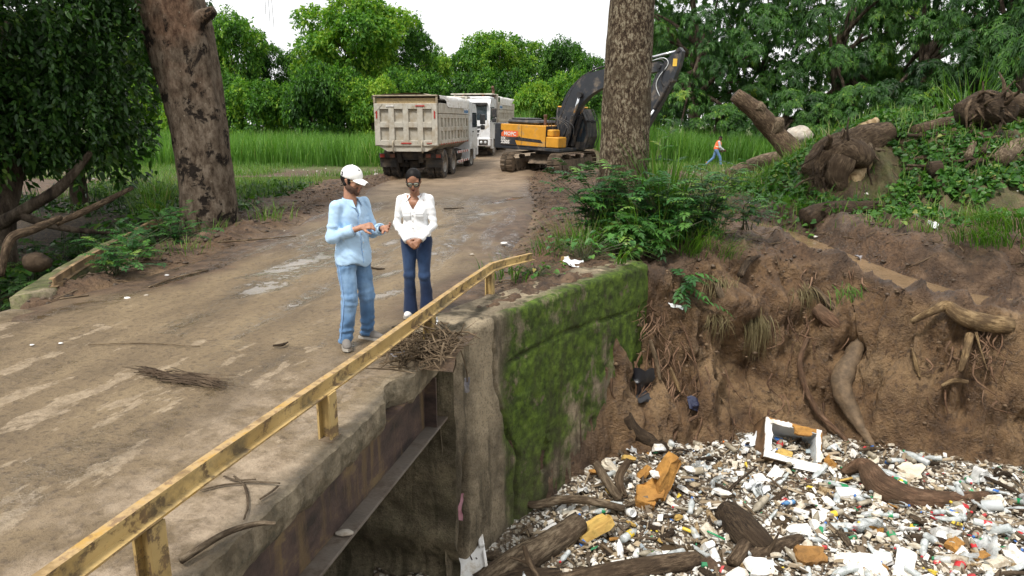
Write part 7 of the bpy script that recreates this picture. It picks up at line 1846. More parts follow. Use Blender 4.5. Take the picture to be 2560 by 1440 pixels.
tag(m.build('fine_roots',M_ROOTR,smooth=True),'fine torn roots hanging all over the cut bank',kind='stuff')
def hang_tuft(name,pix,n_,L,label,mat,seed,w=.012):
 q=onbank(*pix,.06);r=np.random.default_rng(seed);P=[]
 for i in range(n_):
  s=np.array((r.normal()*.12,r.normal()*.03-.02,r.normal()*.05));l_=L*r.uniform(.5,1.1)
  P.append((s,l_))
 b=np.array([p for p,_ in P]);l_=np.array([x for _,x in P]);t=np.linspace(0,1,5)
 c=b[:,None]+np.stack([np.outer(r.normal(size=n_)*.12,t),-.16*np.outer(np.ones(n_),np.sin(t*2.2)),-np.outer(l_,t**1.2)+.06*np.sin(t*3)[None]],-1)
 ww=w*np.array([.8,1,.8,.5,.1]);sd_=np.array((1.0,0,0))
 v=np.stack([c-sd_*ww[None,:,None]*.5,c+sd_*ww[None,:,None]*.5],2).reshape(-1,3)
 qd=np.array([(2*i,2*i+1,2*i+3,2*i+2)for i in range(4)]);f=(np.arange(n_)[:,None,None]*10+qd[None]).reshape(-1,4)
 return tag(mesh_obj(name,v,f,mat,smooth=False,attrs=dict(leaf_tone=np.repeat(np.clip(.5+.25*r.normal(size=n_),0,1),10)),loc=tuple(q)),label,'grass')
hang_tuft('hanging_grass',(1890,785),90,.75,'muddy dry grass hanging in the middle of the bank',M_DRYG,1)
hang_tuft('hanging_grass',(1800,700),60,.8,'dry yellow grass hanging below the bank edge near the wall',M_DRYG,2)
hang_tuft('hanging_grass',(2120,720),40,.55,'greenish grass hanging by the short brown log',M_GRASS,3)
hang_tuft('hanging_grass',(2010,720),40,.5,'dry grass strands on the upper bank',M_DRYG,4)
hang_tuft('hanging_grass',(1790,790),36,.45,'thin dry grass hanging left of the muddy grass',M_DRYG,5)
def scatter(name,n_,fn,rmin,rmax,mat,label,seed,sq=(1,1,.7)):
 r=np.random.default_rng(seed);x,y=fn(r,n_);z=gh(x,y)
 v0=np.array([(1,0,0),(-1,0,0),(0,1,0),(0,-1,0),(0,0,1),(0,0,-1),(.7,.7,.3),(-.7,.6,.4),(.6,-.7,.4),(-.6,-.7,.35)],float)
 f0=[(0,6,4),(6,2,4),(2,7,4),(7,1,4),(1,9,4),(9,3,4),(3,8,4),(8,0,4),(6,0,5),(2,6,5),(7,2,5),(1,7,5),(9,1,5),(3,9,5),(8,3,5),(0,8,5)]
 s=rmin+(rmax-rmin)*r.random(n_)**2.5
 V=v0[None]*(1+.24*r.normal(size=(n_,10,1)))*s[:,None,None]*np.array(sq);a=r.uniform(0,6.28,n_)
 ca,sa=np.cos(a)[:,None],np.sin(a)[:,None]
 V=np.stack([V[...,0]*ca-V[...,1]*sa,V[...,0]*sa+V[...,1]*ca,V[...,2]],-1)+np.stack([x,y,z+s*.25],-1)[:,None]
 F_=(np.arange(n_)[:,None,None]*10+np.array(f0)[None]).reshape(-1,3)
 return tag(mesh_obj(name,V.reshape(-1,3),F_,mat,smooth=True),label,kind='stuff')
def margin(r,n_):
 y=r.uniform(8.5,34,n_*3);e=np.abs(r.normal(size=n_*3))*1.6;sd=np.where(r.random(n_*3)<.5,-1,1);x=road_x(y)+sd*(road_half(y)-.1+e)
 k=(x>-6.3-(y>14)*6)&~((x>0)&(y<12));return x[k][:n_],y[k][:n_]
def rightmud(r,n_):
 x=r.uniform(2.6,10,n_*2);y=r.uniform(11.4,24,n_*2);k=(np.interp(x,CREST[:,0],CREST[:,1])-.3<y)&(poly_dist(x,y,STREAM)[0]>.35);return x[k][:n_],y[k][:n_]
M_CLOD=simple('wet_clods',(.060,.041,.027),.6,0,.45,5,.6,20,(.13,.09,.055),.3)
scatter('mud_clods',2200,margin,.012,.06,M_CLOD,'churned mud clods along the edges of the road',3)
scatter('bank_clods',1300,rightmud,.010,.055,M_CLOD,'mud clods on the flat above the cut bank',4)
scatter('bank_rubble',600,lambda r,n_:(lambda x:(x,np.interp(x,FOOT[:,0],FOOT[:,1])+r.random(n_)*(np.interp(x,CREST[:,0],CREST[:,1])-np.interp(x,FOOT[:,0],FOOT[:,1]))))(r.uniform(1.6,8.5,n_)),.010,.045,simple('bank_clay_clods',(.12,.078,.044),.75,0,.35,5,.6,20),'crumbs of earth on the cut bank',5)
scatter('pebbles',420,lambda r,n_:(lambda y:(road_x(y)+r.uniform(-1,1,n_)*2.6,y))(r.uniform(8.6,30,n_)),.008,.035,M_STONE,'small pale pebbles on the muddy road',6)
scatter('white_scraps',170,lambda r,n_:(np.r_[r.uniform(-22,-5,n_//2),r.uniform(5,16,n_-n_//2)],np.r_[r.uniform(33,45,n_//2),r.uniform(14,40,n_-n_//2)]),.02,.075,simple('white_scrap',(.66,.64,.6),.6),'white scraps of rubbish strewn over the mud and grass',7)
def twigs(name,n_,fn,L,rad,mat,label,seed):
 r=np.random.default_rng(seed);x,y=fn(r,n_);m=MB();z=gh(x,y)
 for i in range(n_):
  a=r.uniform(0,6.28);l_=L*r.uniform(.3,1.2);d=np.array((math.cos(a),math.sin(a),0))*l_/2;c=np.array((x[i],y[i],z[i]+rad+.01))
  e1,e2=c-d,c+d;e1[2]=gh(e1[0],e1[1])+rad+.01;e2[2]=gh(e2[0],e2[1])+rad+.015
  m.tube([e1,c+np.array((r.normal(),r.normal(),.3))*l_*.06,e2],[rad,rad*.9,rad*.5],4)
 return tag(m.build(name,mat,smooth=True),label,kind='stuff')
twigs('twig_litter',300,margin,.5,.008,M_TWIG,'broken twigs along the muddy edges of the road',8)
twigs('twig_litter',260,rightmud,.55,.010,M_TWIG,'broken twigs over the mud above the bank',9)
twigs('leaf_litter',420,lambda r,n_:(r.uniform(-10.5,-6.6,n_),r.uniform(11,19,n_)),.4,.008,M_TWIG,'dry stems and litter on the creek bank under the thicket',10)
def lay(px,py,z=.02):return at(px,py,z)
log('stick',[lay(372,718),lay(430,697,.03),lay(520,675)],[.012,.014,.010],M_TWIG,'long dead stick on the road before the parapet','stick',41,.05,8)
log('stick',[lay(452,1402,.03),lay(560,1335,.05),lay(640,1310,.03),lay(690,1308,.02)],[.020,.018,.016,.010],M_DRIFT,'pale bent stick leaning along the near edge of the deck','stick',42,.06,8)
log('stick',[lay(150,748),lay(190,742),lay(222,738)],[.014,.016,.010],M_TWIG,'short stick at the end of the parapet','stick',43,.05,8)
log('stick',[lay(500,607),lay(600,602,.03),lay(740,590)],[.018,.016,.008],M_TWIG,'thin branch lying in the mud before the leaning trunk','stick',44,.05,8)
log('stick',[lay(683,864),lay(705,862,.03),lay(720,855)],[.010,.016,.006],M_LOGD,'dark curled leaf stalk on the deck by the man','stick',45,.1,8)
log('stick',[lay(925,668),lay(945,672,.03),lay(962,672)],[.012,.014,.010],M_LOGD,'short dark stick between the two people','stick',46,.05,8)
log('stick',[lay(1110,522),lay(1160,520,.03)],[.016,.012],M_LOGD,'dark stick on the road right of the woman','stick',47,.05,8)
log('stick',[lay(220,862),lay(350,858,.02),lay(500,866)],[.005,.006,.004],M_TWIG,'long thin reed stalk across the middle of the deck','stick',48,.05,6)
br=empty('palm_frond',tuple(lay(380,930)));tag(br,'dry brown palm frond lying on the deck','palm frond');o0=np.array(br.location);r_=np.random.default_rng(3)
b=MB()
for i in range(60):
 e=lay(548+r_.normal()*26,958+r_.normal()*7,.015+r_.random()*.03)-o0;s=lay(430+r_.normal()*40,938+r_.normal()*8,.02+r_.random()*.03)-o0
 b.tube([s,(s+e)/2+np.array((0,0,.02*r_.random())),e],[.004,.005,.002],3,False)
for i in range(26):
 e=lay(352+r_.normal()*14,925+r_.normal()*8,.02+r_.random()*.05)-o0;s=lay(430+r_.normal()*16,940+r_.normal()*5,.03)-o0
 b.tube([s,(s+e)/2+np.array((0,0,.03*r_.random())),e],[.006,.006,.003],4,False)
b.build('frond_leaflets',M_LOGD,br)['kind']='stuff'
v,f=limb([lay(400,932,.03)-o0,lay(450,945,.04)-o0,lay(490,952,.03)-o0],[.012,.013,.006],10,6,.1);mesh_obj('stalk',v,f,M_LOGD,br)
hs=empty('dry_stalks',tuple(lay(600,1210)));tag(hs,'dry split maize stalks on the deck near the rail','stalks');o0=np.array(hs.location)
for i,pix in enumerate([[(585,1190),(612,1215),(620,1260),(610,1298)],[(500,1225),(560,1212),(610,1208)],[(600,1205),(650,1205),(700,1208)],[(560,1190),(590,1200),(640,1198)],[(650,1248),(680,1228),(695,1215)]]):
 v,f=limb([lay(x,y,.015)-o0 for x,y in pix],[.009,.010,.008,.006][:len(pix)],12,6,.1,flat=.5);mesh_obj('stalk',v,f,M_DRIFT,hs)
nest=empty('flotsam',tuple(bp(.15,-.12)));tag(nest,'nest of dry stalks and rags caught round the rail post beside the woman','flotsam');o0=np.array(nest.location);r_=np.random.default_rng(12)
b=MB()
for i in range(260):
 u0,v0=r_.normal()*.25+.05,r_.normal()*.13-.08;a=r_.normal()*.8+(0 if i%3 else 1.2);L=r_.uniform(.12,.55);z=abs(r_.normal())*.08+.02
 s=bp(u0-math.cos(a)*L/2,v0-math.sin(a)*L/2,max(.012,z+r_.normal()*.05))-o0;e=bp(u0+math.cos(a)*L/2,v0+math.sin(a)*L/2,max(.012,z+r_.normal()*.06))-o0
 m_=(s+e)/2+r_.normal(size=3)*.06;m_[2]=abs(m_[2]);b.tube(spline([s,m_,e],5),np.array((.004,.005,.005,.004,.002))*r_.uniform(.5,2.0),4,False)
b.build('stalk_mass',M_TWIG,nest)['kind']='stuff'
for i,pix in enumerate([[(1085,800,.25),(1140,850,.1),(1165,920,-.3),(1168,955,-.5)],[(1110,860,.08),(1140,900,-.1),(1120,960,-.4)]]):
 v,f=limb([at(x,y,y=7.15+.02*i)-o0 for x,y,z in pix],.007,14,5,.1);mesh_obj('hanging_stalk',v,f,M_TWIG,nest)
def rag(name,c,w,h,mat,seed,parent=None,rot=None,label=None,cat=None,n=9,amp=.35,**kw):
 """a crumpled sheet with thickness"""
 x,y=np.meshgrid(np.linspace(-1,1,n),np.linspace(-1,1,n));p=np.stack([x*w/2,y*h/2,0*x],-1)
 k=3.2/max(w,h)
 p=p+np.stack([fbm(p*k+3,seed,3),fbm(p*k+9,seed+1,3),fbm(p*k*.8,seed+2,3)*1.6],-1)*amp*min(w,h)
 v=p.reshape(-1,3);J=np.arange(n*n).reshape(n,n);f=np.stack([J[:-1,:-1],J[:-1,1:],J[1:,1:],J[1:,:-1]],-1).reshape(-1,4)
 o=mesh_obj(name,np.vstack([v,v+(0,0,.004)]),np.vstack([f[:,::-1],f+n*n]),mat,parent,smooth=True,loc=tuple(c),rot=rot)
 return tag(o,label,cat,**kw)
M_RAG=simple('grey_rag',(.32,.31,.33),.7,0,.35,9,dirt=(.10,.08,.06),dirt_amt=.4)
M_BAGW=NT('white_plastic_film').set(color=(.72,.74,.75),rough=.25,spec=.5).m
M_BAGK=NT('black_plastic_film').set(color=(.012,.012,.015),rough=.28,spec=.6).m
M_BAGB=NT('navy_plastic_film').set(color=(.016,.020,.05),rough=.3,spec=.6).m
rag('rag',at(1070,880,y=6.85)-o0,.30,.12,M_RAG,4,nest,(1.2,.2,.3));rag('rag',at(1010,885,z=.06)-o0,.26,.07,M_RAG,6,nest,(.3,.1,.6));rag('rag',at(1168,962,y=7.2)-o0,.06,.16,M_RAG,8,nest,(1.5,0,.2))
q=at(1436,655,.06);rag('plastic_bag',q,.34,.22,M_BAGW,14,None,(.5,.25,.4),'crumpled clear white plastic bag lying on the wall top','plastic bag')
q=at(1078,800,.10);rag('plastic_scrap',q,.14,.10,M_BAGW,15,None,(.9,.2,.1),'white plastic scrap behind the rail post beside the woman','plastic scrap')
q=onbank(1608,965,.1);rag('plastic_bag',q,.26,.55,M_BAGK,16,None,(1.3,.1,.3),'shredded black plastic bag hanging at the broken wall end','plastic bag',13,.45)
q=onbank(1736,1010,.1);rag('plastic_bag',q,.26,.20,M_BAGB,17,None,(.9,.3,.2),'small dark blue plastic bag on the bank right of the wall','plastic bag')
q=onbank(2330,565,.06);rag('plastic_scrap',q,.26,.2,M_BAGW,18,None,(.9,.3,.2),'white plastic scrap on the vines at the foot of the heap','plastic scrap')
q=onbank(1690,765,.06);rag('plastic_scrap',q,.24,.1,M_BAGW,19,None,(.6,.3,.2),'torn pale plastic strip at the top of the bank by the wall','plastic scrap')
q=onbank(2150,645,.05);rag('plastic_scrap',q,.22,.14,M_RAG,20,None,(.3,.3,.2),'grey rag trodden in the mud by the stream','plastic scrap')
q=at(1145,1270,y=7.55);rag('plastic_scrap',q,.12,.3,simple('pink_plastic',(.42,.2,.24),.5),23,None,(1.4,.1,.4),'pink and white plastic wedged in the wall joint','plastic scrap')
for i,(px,py,s,lb)in enumerate([(417,688,.045,'white foam crumb on the road before the parapet'),(318,745,.05,'pale chip on the road by the parapet end'),(366,738,.04,'small stone on the road by the parapet end'),(152,858,.03,'white crumb at the near side of the deck'),(80,862,.03,'pale crumb beside the light patch on the deck'),(1260,608,.09,'white foam scrap on the road right of the woman'),(1180,636,.05,'small pale stone by the wheel tracks')]):
 q=lay(px,py,s*.4);boulder('stone' if 'stone' in lb else 'foam_scrap',tuple(q),s*.6,M_STONE if 'stone' in lb else M_WHT,lb,30+i,(1.3,1,.5),'stone' if 'stone' in lb else 'scrap')
M_FOAM=simple('white_foam',(.78,.77,.74),.8,0,.06,8,.35,60,(.42,.34,.22),.18)
for i,(u,c,mt_)in enumerate([(-1.9,'pale chip on the girder flange, farthest along',M_STONE),(-2.6,'brown leaf on the girder flange',M_TWIG),(-2.85,'grey plastic bit on the girder flange',M_RAG),(-3.05,'tan bark chip on the girder flange',M_DRIFT),(-3.25,'white plastic lid on the girder flange',M_FOAM),(-3.45,'dark twig stub on the girder flange',M_LOGD),(-3.6,'pale foam bit on the girder flange, nearest',M_FOAM)]):
 q=bp(u,-.05+.03*math.sin(i*2),-.79);boulder('flange_scrap',tuple(q),.05+.015*(i%3),mt_,c,60+i,(1.4,.8,.4),'scrap')
r_=np.random.default_rng(14);m=MB()
for i in range(150):
 x,y=r_.uniform(-9.8,-6.9),r_.uniform(9.3,13.0);z=gh(x,y);L=r_.uniform(.4,1.5);a=r_.uniform(0,6.28)
 s=np.array((x,y,z+.02));e=s+np.array((math.cos(a)*L,math.sin(a)*L*.6,0));e[2]=gh(e[0],e[1])+r_.uniform(.02,.3)
 m.tube(spline([s,(s+e)/2+np.array((r_.normal()*.15,r_.normal()*.1,r_.uniform(.05,.35))),e],7),np.linspace(.018,.006,7)*r_.uniform(.5,1.5),4,False)
tag(m.build('dry_vines',M_TWIG,smooth=True),'tangle of dry vines and roots on the creek bank',kind='stuff')
log('bank_root',[at(0,690,y=11.6),at(25,600,y=11.8),at(80,575,y=12.2),at(150,545,y=13)],[.05,.07,.07,.05],M_LOG,'thick curling root at the foot of the thicket trunk','root',51)
log('bank_root',[at(140,560,y=13),at(230,520,y=13.6),at(330,470,y=15)],[.05,.06,.04],M_LOG,'fallen dead branch across the creek bank under the leaves','root',52)
for i,(px,py)in enumerate([(240,575),(132,668),(115,640)]):
 q=at(px,py,y=12.4);q[2]=gh(q[0],q[1])+.04;boulder('scrap',tuple(q),.09,M_STONE,['white scrap under the thicket leaves','pale stone on the creek bank','grey stone beside the dark boulder'][i],70+i,(1.2,1,.5),'scrap')
for i,(px,py,s,lb)in enumerate([(1378,432,.18,'clod of mud before the near track of the excavator'),(1300,428,.12,'small clod by the far track of the excavator'),(1455,432,.14,'mud lump beside the near track')]):
 q=at(px,py,0.05);boulder('mud_clod',tuple(q),s,M_CLOD,lb,80+i,(1.2,1,.6),'clod')
WZ=-3.03
def heap_z(x,y):
 x,y=np.asarray(x,float),np.asarray(y,float)
 f=np.interp(x,FOOT[:,0],FOOT[:,1])
 return WZ+.03+.10*fbm(np.stack([x*.9,y*.9,0*x],-1),131,3)+.05*fbm(np.stack([x*3,y*3,0*x],-1),133,3)+.16*sstep(1.0,0.0,f-y)
def wall_side(x,y,off=.12):
 """true in front of the wing wall"""
 wl=wall_points(np.linspace(0,1,30));yw=np.interp(x,wl[:,0],wl[:,1]);return y<np.where(x<2.2,yw-off*1.4,99)
def spots(n_,r,x0=-.75,x1=9.6,y0=6.6,far=.25):
 x=r.uniform(x0,x1,n_*4);f=np.interp(x,FOOT[:,0],FOOT[:,1]);y=y0+(f+far-y0)*r.random(n_*4)
 k=wall_side(x,y)&(y<f+far*r.random(n_*4));return x[k][:n_],y[k][:n_]
mx_,my_=np.meshgrid(np.arange(-1.6,11,.05),np.arange(4.0,11.2,.05));mz=heap_z(mx_,my_)+.035*fbm(np.stack([mx_*11,my_*11,0*mx_],-1),135,3)
J=np.arange(mx_.size).reshape(mx_.shape);f=np.stack([J[:-1,:-1],J[:-1,1:],J[1:,1:],J[1:,:-1]],-1).reshape(-1,4)
n=NT('sodden_litter');k=n.voro(26,None,'F1','Color');kk=n.sep(k)[0]
c=n.ramp(kk,[(.0,(.045,.032,.020)),(.26,(.105,.075,.046)),(.46,(.19,.14,.09)),(.62,(.36,.31,.23)),(.76,(.60,.57,.50))],'CONSTANT')
n.set(color=n.mix(n.ramp(n.noise(3,5),[(.45,0),(.7,.6)]),c,(.075,.054,.033)),rough=.7,normal=n.bump(n.voro(26),1.0,.03));M_LITTER=n.m
tag(mesh_obj('litter_mat',np.stack([mx_,my_,mz],-1).reshape(-1,3),f,M_LITTER),'sodden brown litter packed between the floating rubbish',kind='stuff')
def crumbs(name,n_,smin,smax,stops,label,seed,flat=.35,white=.4):
 r=np.random.default_rng(seed);x,y=spots(n_,r);n2=len(x)
 dens=fbm(np.stack([x*.8,y*.8,0*x],-1),141,3)+.10*(x-3);k=dens+.5*r.random(n2)>(.05 if white>.3 else-.3);x,y=x[k],y[k];n2=len(x)
 b=np.array([(x_,y_,z_)for x_ in(-1,1)for y_ in(-1,1)for z_ in(-1,1)],float);f0=np.array([(0,1,3,2),(4,6,7,5),(0,4,5,1),(2,3,7,6),(0,2,6,4),(1,5,7,3)])
 s=smin+(smax-smin)*r.random(n2)**2;dim=np.stack([s,s*(r.uniform(.25,.9,n2)if white>.3 else r.uniform(.06,.28,n2)),s*(r.uniform(.12,.5,n2)if white>.3 else r.uniform(.05,.16,n2))],1)/2
 V=b[None]*dim[:,None]*r.uniform(.6,1.2,(n2,8,1));q=rdir(n2*1,r);ax=unit(np.c_[r.normal(size=(n2,2))*.5,np.ones(n2)])
 e1=unit(np.cross(ax,rdir(n2,r)));e2=np.cross(ax,e1)
 V=V[...,:1]*e1[:,None]+V[...,1:2]*e2[:,None]+V[...,2:]*ax[:,None]+np.stack([x,y,heap_z(x,y)+.02+.03*r.random(n2)],-1)[:,None]
 t=np.repeat(np.clip(r.random(n2),0,1),8)
 n=NT(name+'_material');n.set(color=n.ramp(n.attr('leaf_tone'),stops,'CONSTANT'),rough=.65)
 return tag(mesh_obj(name,V.reshape(-1,3),(np.arange(n2)[:,None,None]*8+f0[None]).reshape(-1,4),n.m,smooth=False,attrs=dict(leaf_tone=t)),label,kind='stuff')
crumbs('foam_crumbs',3600,.03,.115,[(0,(.70,.68,.63)),(.42,(.56,.50,.41)),(.70,(.40,.32,.21)),(.86,(.35,.42,.45)),(.90,(.04,.22,.10)),(.93,(.45,.05,.05)),(.96,(.05,.15,.42)),(.98,(.62,.46,.05))],'foam crumbs and plastic bits among the floating rubbish',41)
crumbs('plastic_crumbs',3600,.02,.065,[(0,(.62,.59,.53)),(.35,(.45,.40,.32)),(.6,(.30,.25,.18)),(.8,(.55,.57,.56)),(.93,(.30,.35,.38))],'tiny plastic and foam bits packed into the floating rubbish',47)
crumbs('wood_chips',2400,.05,.28,[(0,(.065,.046,.028)),(.35,(.14,.10,.06)),(.65,(.25,.19,.12)),(.88,(.40,.32,.22))],'sodden wood chips and bark among the floating rubbish',42,.3,.2)
LAND=[]
def mark(px,py,words):q=at(px,py,WZ);LAND.append((q[0],q[1],words));return q
def W_(px,py,dz=0.0):return at(px,py,WZ+dz)
def foam_block(name,loc,dims,label,seed,rot=(0,0,0),mat=None,jag=.16,cuts=3,cat='foam piece',group=None):
 if label is None:cat=None
 """a broken slab: outline torn, faces uneven"""
 r=np.random.default_rng(seed);n_=18;a=np.arange(n_)*2*math.pi/n_
 sq=1/np.maximum(np.abs(np.cos(a)),np.abs(np.sin(a)));k=sq*(1-jag*r.random(n_));x,y=np.cos(a)*k*dims[0]/2,np.sin(a)*k*dims[1]/2
 L_=[]
 for z,s in((-.5,.95),(-.42,1),(.42,1),(.5,.95)):L_.append(np.c_[x*s+r.normal(size=n_)*dims[0]*.012,y*s+r.normal(size=n_)*dims[1]*.012,np.full(n_,z*dims[2])+r.normal(size=n_)*dims[2]*.07])
 v=np.concatenate(L_);f=[(i*n_+j,i*n_+(j+1)%n_,(i+1)*n_+(j+1)%n_,(i+1)*n_+j)for i in range(3)for j in range(n_)]+[tuple(range(n_-1,-1,-1)),tuple(3*n_+j for j in range(n_))]
 return tag(mesh_obj(name,v,f,mat or M_FOAM,smooth=False,loc=tuple(loc),rot=rot),label,cat,group)
M_URE=simple('orange_urethane_foam',(.40,.20,.045),.85,0,.3,6,.9,24,(.20,.09,.02),.4)
M_URY=simple('yellow_urethane_foam',(.56,.37,.10),.85,0,.25,6,.9,22,(.34,.2,.05),.35)
M_URB=simple('brown_urethane_foam',(.27,.135,.035),.85,0,.3,6,.9,24,(.12,.06,.02),.4)
M_LINER=simple('grey_liner_plastic',(.50,.53,.54),.4,0,.08,4,dirt=(.24,.2,.14),dirt_amt=.25)
M_RUSTBOX=simple('rusty_brown_casing',(.17,.095,.045),.75,.1,.35,5,.5,22,(.07,.045,.025),.5)
M_CREAM=simple('creamy_foam',(.62,.56,.45),.85,0,.15,7,.6,40,(.3,.22,.13),.3)
bx=empty('broken_chest',tuple(at(1985,1108,y=10.35)),rot=(lambda z,x:Matrix(np.stack([unit(x-z*x.dot(z)),np.cross(z,unit(x-z*x.dot(z))),z],1).tolist()).to_euler())(unit(np.array((.10,-.74,.66))),np.array((.90,.12,-.40))));tag(bx,'broken chest with torn white foam rim and grey liner lying open against the bank','chest');mark(1985,1135,'the open broken chest')
def wobble(v,s,seed):return v+np.stack([fbm(v*9+1,seed,3),fbm(v*9+5,seed+1,3),fbm(v*9+9,seed+2,3)],-1)*s
W2,H2,D2=.46,.34,.50
b=MB()
for lo,hi in(((-W2,-H2,-D2),(-W2+.02,H2,-.02)),((W2-.02,-H2,-D2),(W2,H2,-.02)),((-W2,-H2,-D2),(W2,-H2+.02,-.02)),((-W2,H2-.02,-D2),(W2,H2,-.02)),((-W2,-H2,-D2),(W2,H2,-D2+.02))):b.box(lo,hi)
b.build('casing',M_RUSTBOX,bx)
b=MB();i_=.085
for lo,hi in(((-W2+.02,-H2+.02,-D2+.03),(-W2+i_,H2-.02,.0)),((W2-i_,-H2+.02,-D2+.03),(W2-.02,H2-.02,.0)),((-W2+i_,-H2+.02,-D2+.03),(W2-i_,-H2+i_,.0)),((-W2+i_,H2-i_,-D2+.03),(W2-i_,H2-.02,.0))):b.box(lo,hi,.006)
b.build('foam_wall',M_URE,bx)
b=MB();j_=i_+.001
for lo,hi in(((-W2+j_,-H2+j_,-D2+.05),(-W2+j_+.012,H2-j_,.01)),((W2-j_-.012,-H2+j_,-D2+.05),(W2-j_,H2-j_,.01)),((-W2+j_+.012,-H2+j_,-D2+.05),(W2-j_-.012,-H2+j_+.012,.01)),((-W2+j_+.012,H2-j_-.012,-D2+.05),(W2-j_-.012,H2-j_,.01)),((-W2+j_,-H2+j_,-D2+.036),(W2-j_,H2-j_,-D2+.049))):b.box(lo,hi)
b.build('liner',M_LINER,bx)
for k_,(x0,y0,x1,y1)in enumerate(((-W2,-H2,W2,-H2+.13),(-W2,H2-.10,-.05,H2),(-W2,-H2+.13,-W2+.12,H2-.10),(W2-.11,-H2+.13,W2,H2-.02))):
 n_=26;t=np.linspace(0,1,n_);hor=(x1-x0)>(y1-y0)
 rj=np.random.default_rng(70+k_);e=.03+.05*fbm(np.c_[t*5,0*t+k_,0*t],71+k_,4);e2=.02+.03*fbm(np.c_[t*6,0*t+k_,0*t],76+k_,4)
 if hor:a_=np.c_[x0+(x1-x0)*t,y0-.012+e2*.6,np.full(n_,.012)];c_=np.c_[x0+(x1-x0)*t,y1-e,.022+.02*fbm(np.c_[t*4,0*t,0*t],81+k_,3)]
 else:a_=np.c_[x0-.012+e2*.6,y0+(y1-y0)*t,np.full(n_,.014)];c_=np.c_[x1-e,y0+(y1-y0)*t,.024+.02*fbm(np.c_[t*4,0*t,0*t],84+k_,3)]
 v=np.vstack([a_,c_,a_-(0,0,.03),c_-(0,0,.03)])
 f=[]
 for i in range(n_-1):f+=[(i,i+1,n_+i+1,n_+i),(2*n_+i,3*n_+i,3*n_+i+1,2*n_+i+1),(i,2*n_+i,2*n_+i+1,i+1),(n_+i,n_+i+1,3*n_+i+1,3*n_+i)]
 mesh_obj('torn_rim',v,f,M_FOAM,bx,smooth=False)
foam_block('torn_foam',(.12,.22,.03),(.30,.16,.05),None,77,(0,0,.1),M_URE).parent=bx
foam_block('rim_shard',(.25,-.36,.02),(.55,.08,.05),None,78,(.2,0,.05),M_FOAM).parent=bx
sl=empty('foam_packing',tuple(W_(1174,1400,.22)),rot=(R(28),R(-6),R(8)));tag(sl,'large white moulded foam packing slab floating under the bridge end','foam packing');mark(1185,1430,'the white moulded packing slab')
b=MB();b.box((-.20,-.42,-.06),(.20,.30,.0),.015)
b.build('slab',M_FOAM,sl)
for nm,lo,hi in(('ridge',(-.20,.14,.0012),(-.15,.29,.06)),('ridge',(.13,.12,.0012),(.20,.30,.07)),('ridge',(-.14,.25,.0012),(.12,.30,.055)),('ridge',(-.20,-.40,.0012),(-.17,.10,.04)),('ridge',(.16,-.40,.0012),(.20,.08,.045)),('ridge',(-.10,.13,.0012),(-.05,.24,.045)),('ridge',(.04,.16,.0012),(.08,.24,.05))):MB().box(lo,hi,.012).build(nm,M_FOAM,sl)
MB().lathe([(.001,.0),(.02,.002),(.022,.012),(.001,.02)],10,'x',(-.215,.2,-.02)).build('yellow_tag',M_YPLATE,sl)
for i in range(6):
 r_=np.random.default_rng(i);x,y=r_.uniform(-.12,.14),r_.uniform(-.38,.08);MB().tube([(x,y,.004),(x+r_.normal()*.05,y+r_.normal()*.05,.008)],.007,5).build('dirt_mark',M_LOGD,sl)
ou=empty('urethane_chunk',tuple(W_(1640,1245,.10)));tag(ou,'tall broken orange urethane foam chunk standing before the bank near the wall','foam chunk');mark(1640,1245,'the orange foam chunk')
for i,(c,d,rt)in enumerate((((.12,.05,.30),(.22,.70,.20),(1.45,.5,.4)),((-.10,-.03,.10),(.42,.34,.14),(.6,-.3,.3)),((-.17,-.10,-.0),(.28,.22,.16),(.3,.2,-.2)))):
 o=foam_block('shard',c,d,None,90+i,rt,M_URE,.3);o.parent=ou
foam_block('foam_wrapper',(-.02,.0,.36),(.20,.12,.05),None,93,(.6,.5,.6),M_FOAM,.2).parent=ou
foam_block('urethane_slab',W_(1482,1322,.10),(.58,.40,.11),'yellow urethane slab leaning on the pale driftwood log',94,(R(-18),R(-20),R(22)),M_URY,.22,cat='foam slab');mark(1482,1310,'the yellow urethane slab')
foam_block('urethane_slab',W_(2022,1392,.10),(.48,.26,.14),'brown urethane wedge by the blue sandal and the dark log',95,(R(24),R(10),R(10)),M_URB,.3,cat='foam slab');mark(2022,1400,'the brown urethane wedge')
foam_block('urethane_slab',W_(2085,1160,.10),(.30,.26,.12),'rusty orange foam block right of the open broken chest',96,(R(30),R(20),R(30)),M_URE,.3,cat='foam slab');mark(2085,1165,'the rusty orange foam block')
foam_block('foam_sheet',W_(2150,1415,.06),(.56,.40,.05),'big white foam sheet in the lower middle of the rubbish',97,(R(12),R(-6),R(-8)),None,.15,cat='foam sheet');mark(2150,1425,'the big white foam sheet')
foam_block('foam_sheet',W_(2262,1415,.12),(.22,.46,.04),'white foam panel leaning beside the big white sheet',98,(R(28),R(10),R(-28)),None,.12,cat='foam sheet');mark(2262,1415,'the leaning white panel')
foam_block('foam_sheet',W_(1905,1418,.07),(.46,.30,.07),'torn white foam sheet next to the blue sandal',99,(R(16),R(8),R(14)),None,.3,cat='foam sheet');mark(1905,1420,'the torn white sheet')
o=foam_block('foam_sheet',W_(2276,1178,.14),(.42,.34,.06),'triangular cream foam slab leaning at the foot of the bank',100,(R(52),R(8),R(-28)),M_CREAM,.42,cat='foam sheet');mark(2276,1180,'the triangular cream slab')
foam_block('foam_sheet',W_(2430,1425,.06),(.85,.26,.07),'long pale yellow foam plank at the near edge of the rubbish',101,(R(10),R(5),R(-14)),M_CREAM,.2,cat='foam sheet');mark(2430,1425,'the long pale plank')
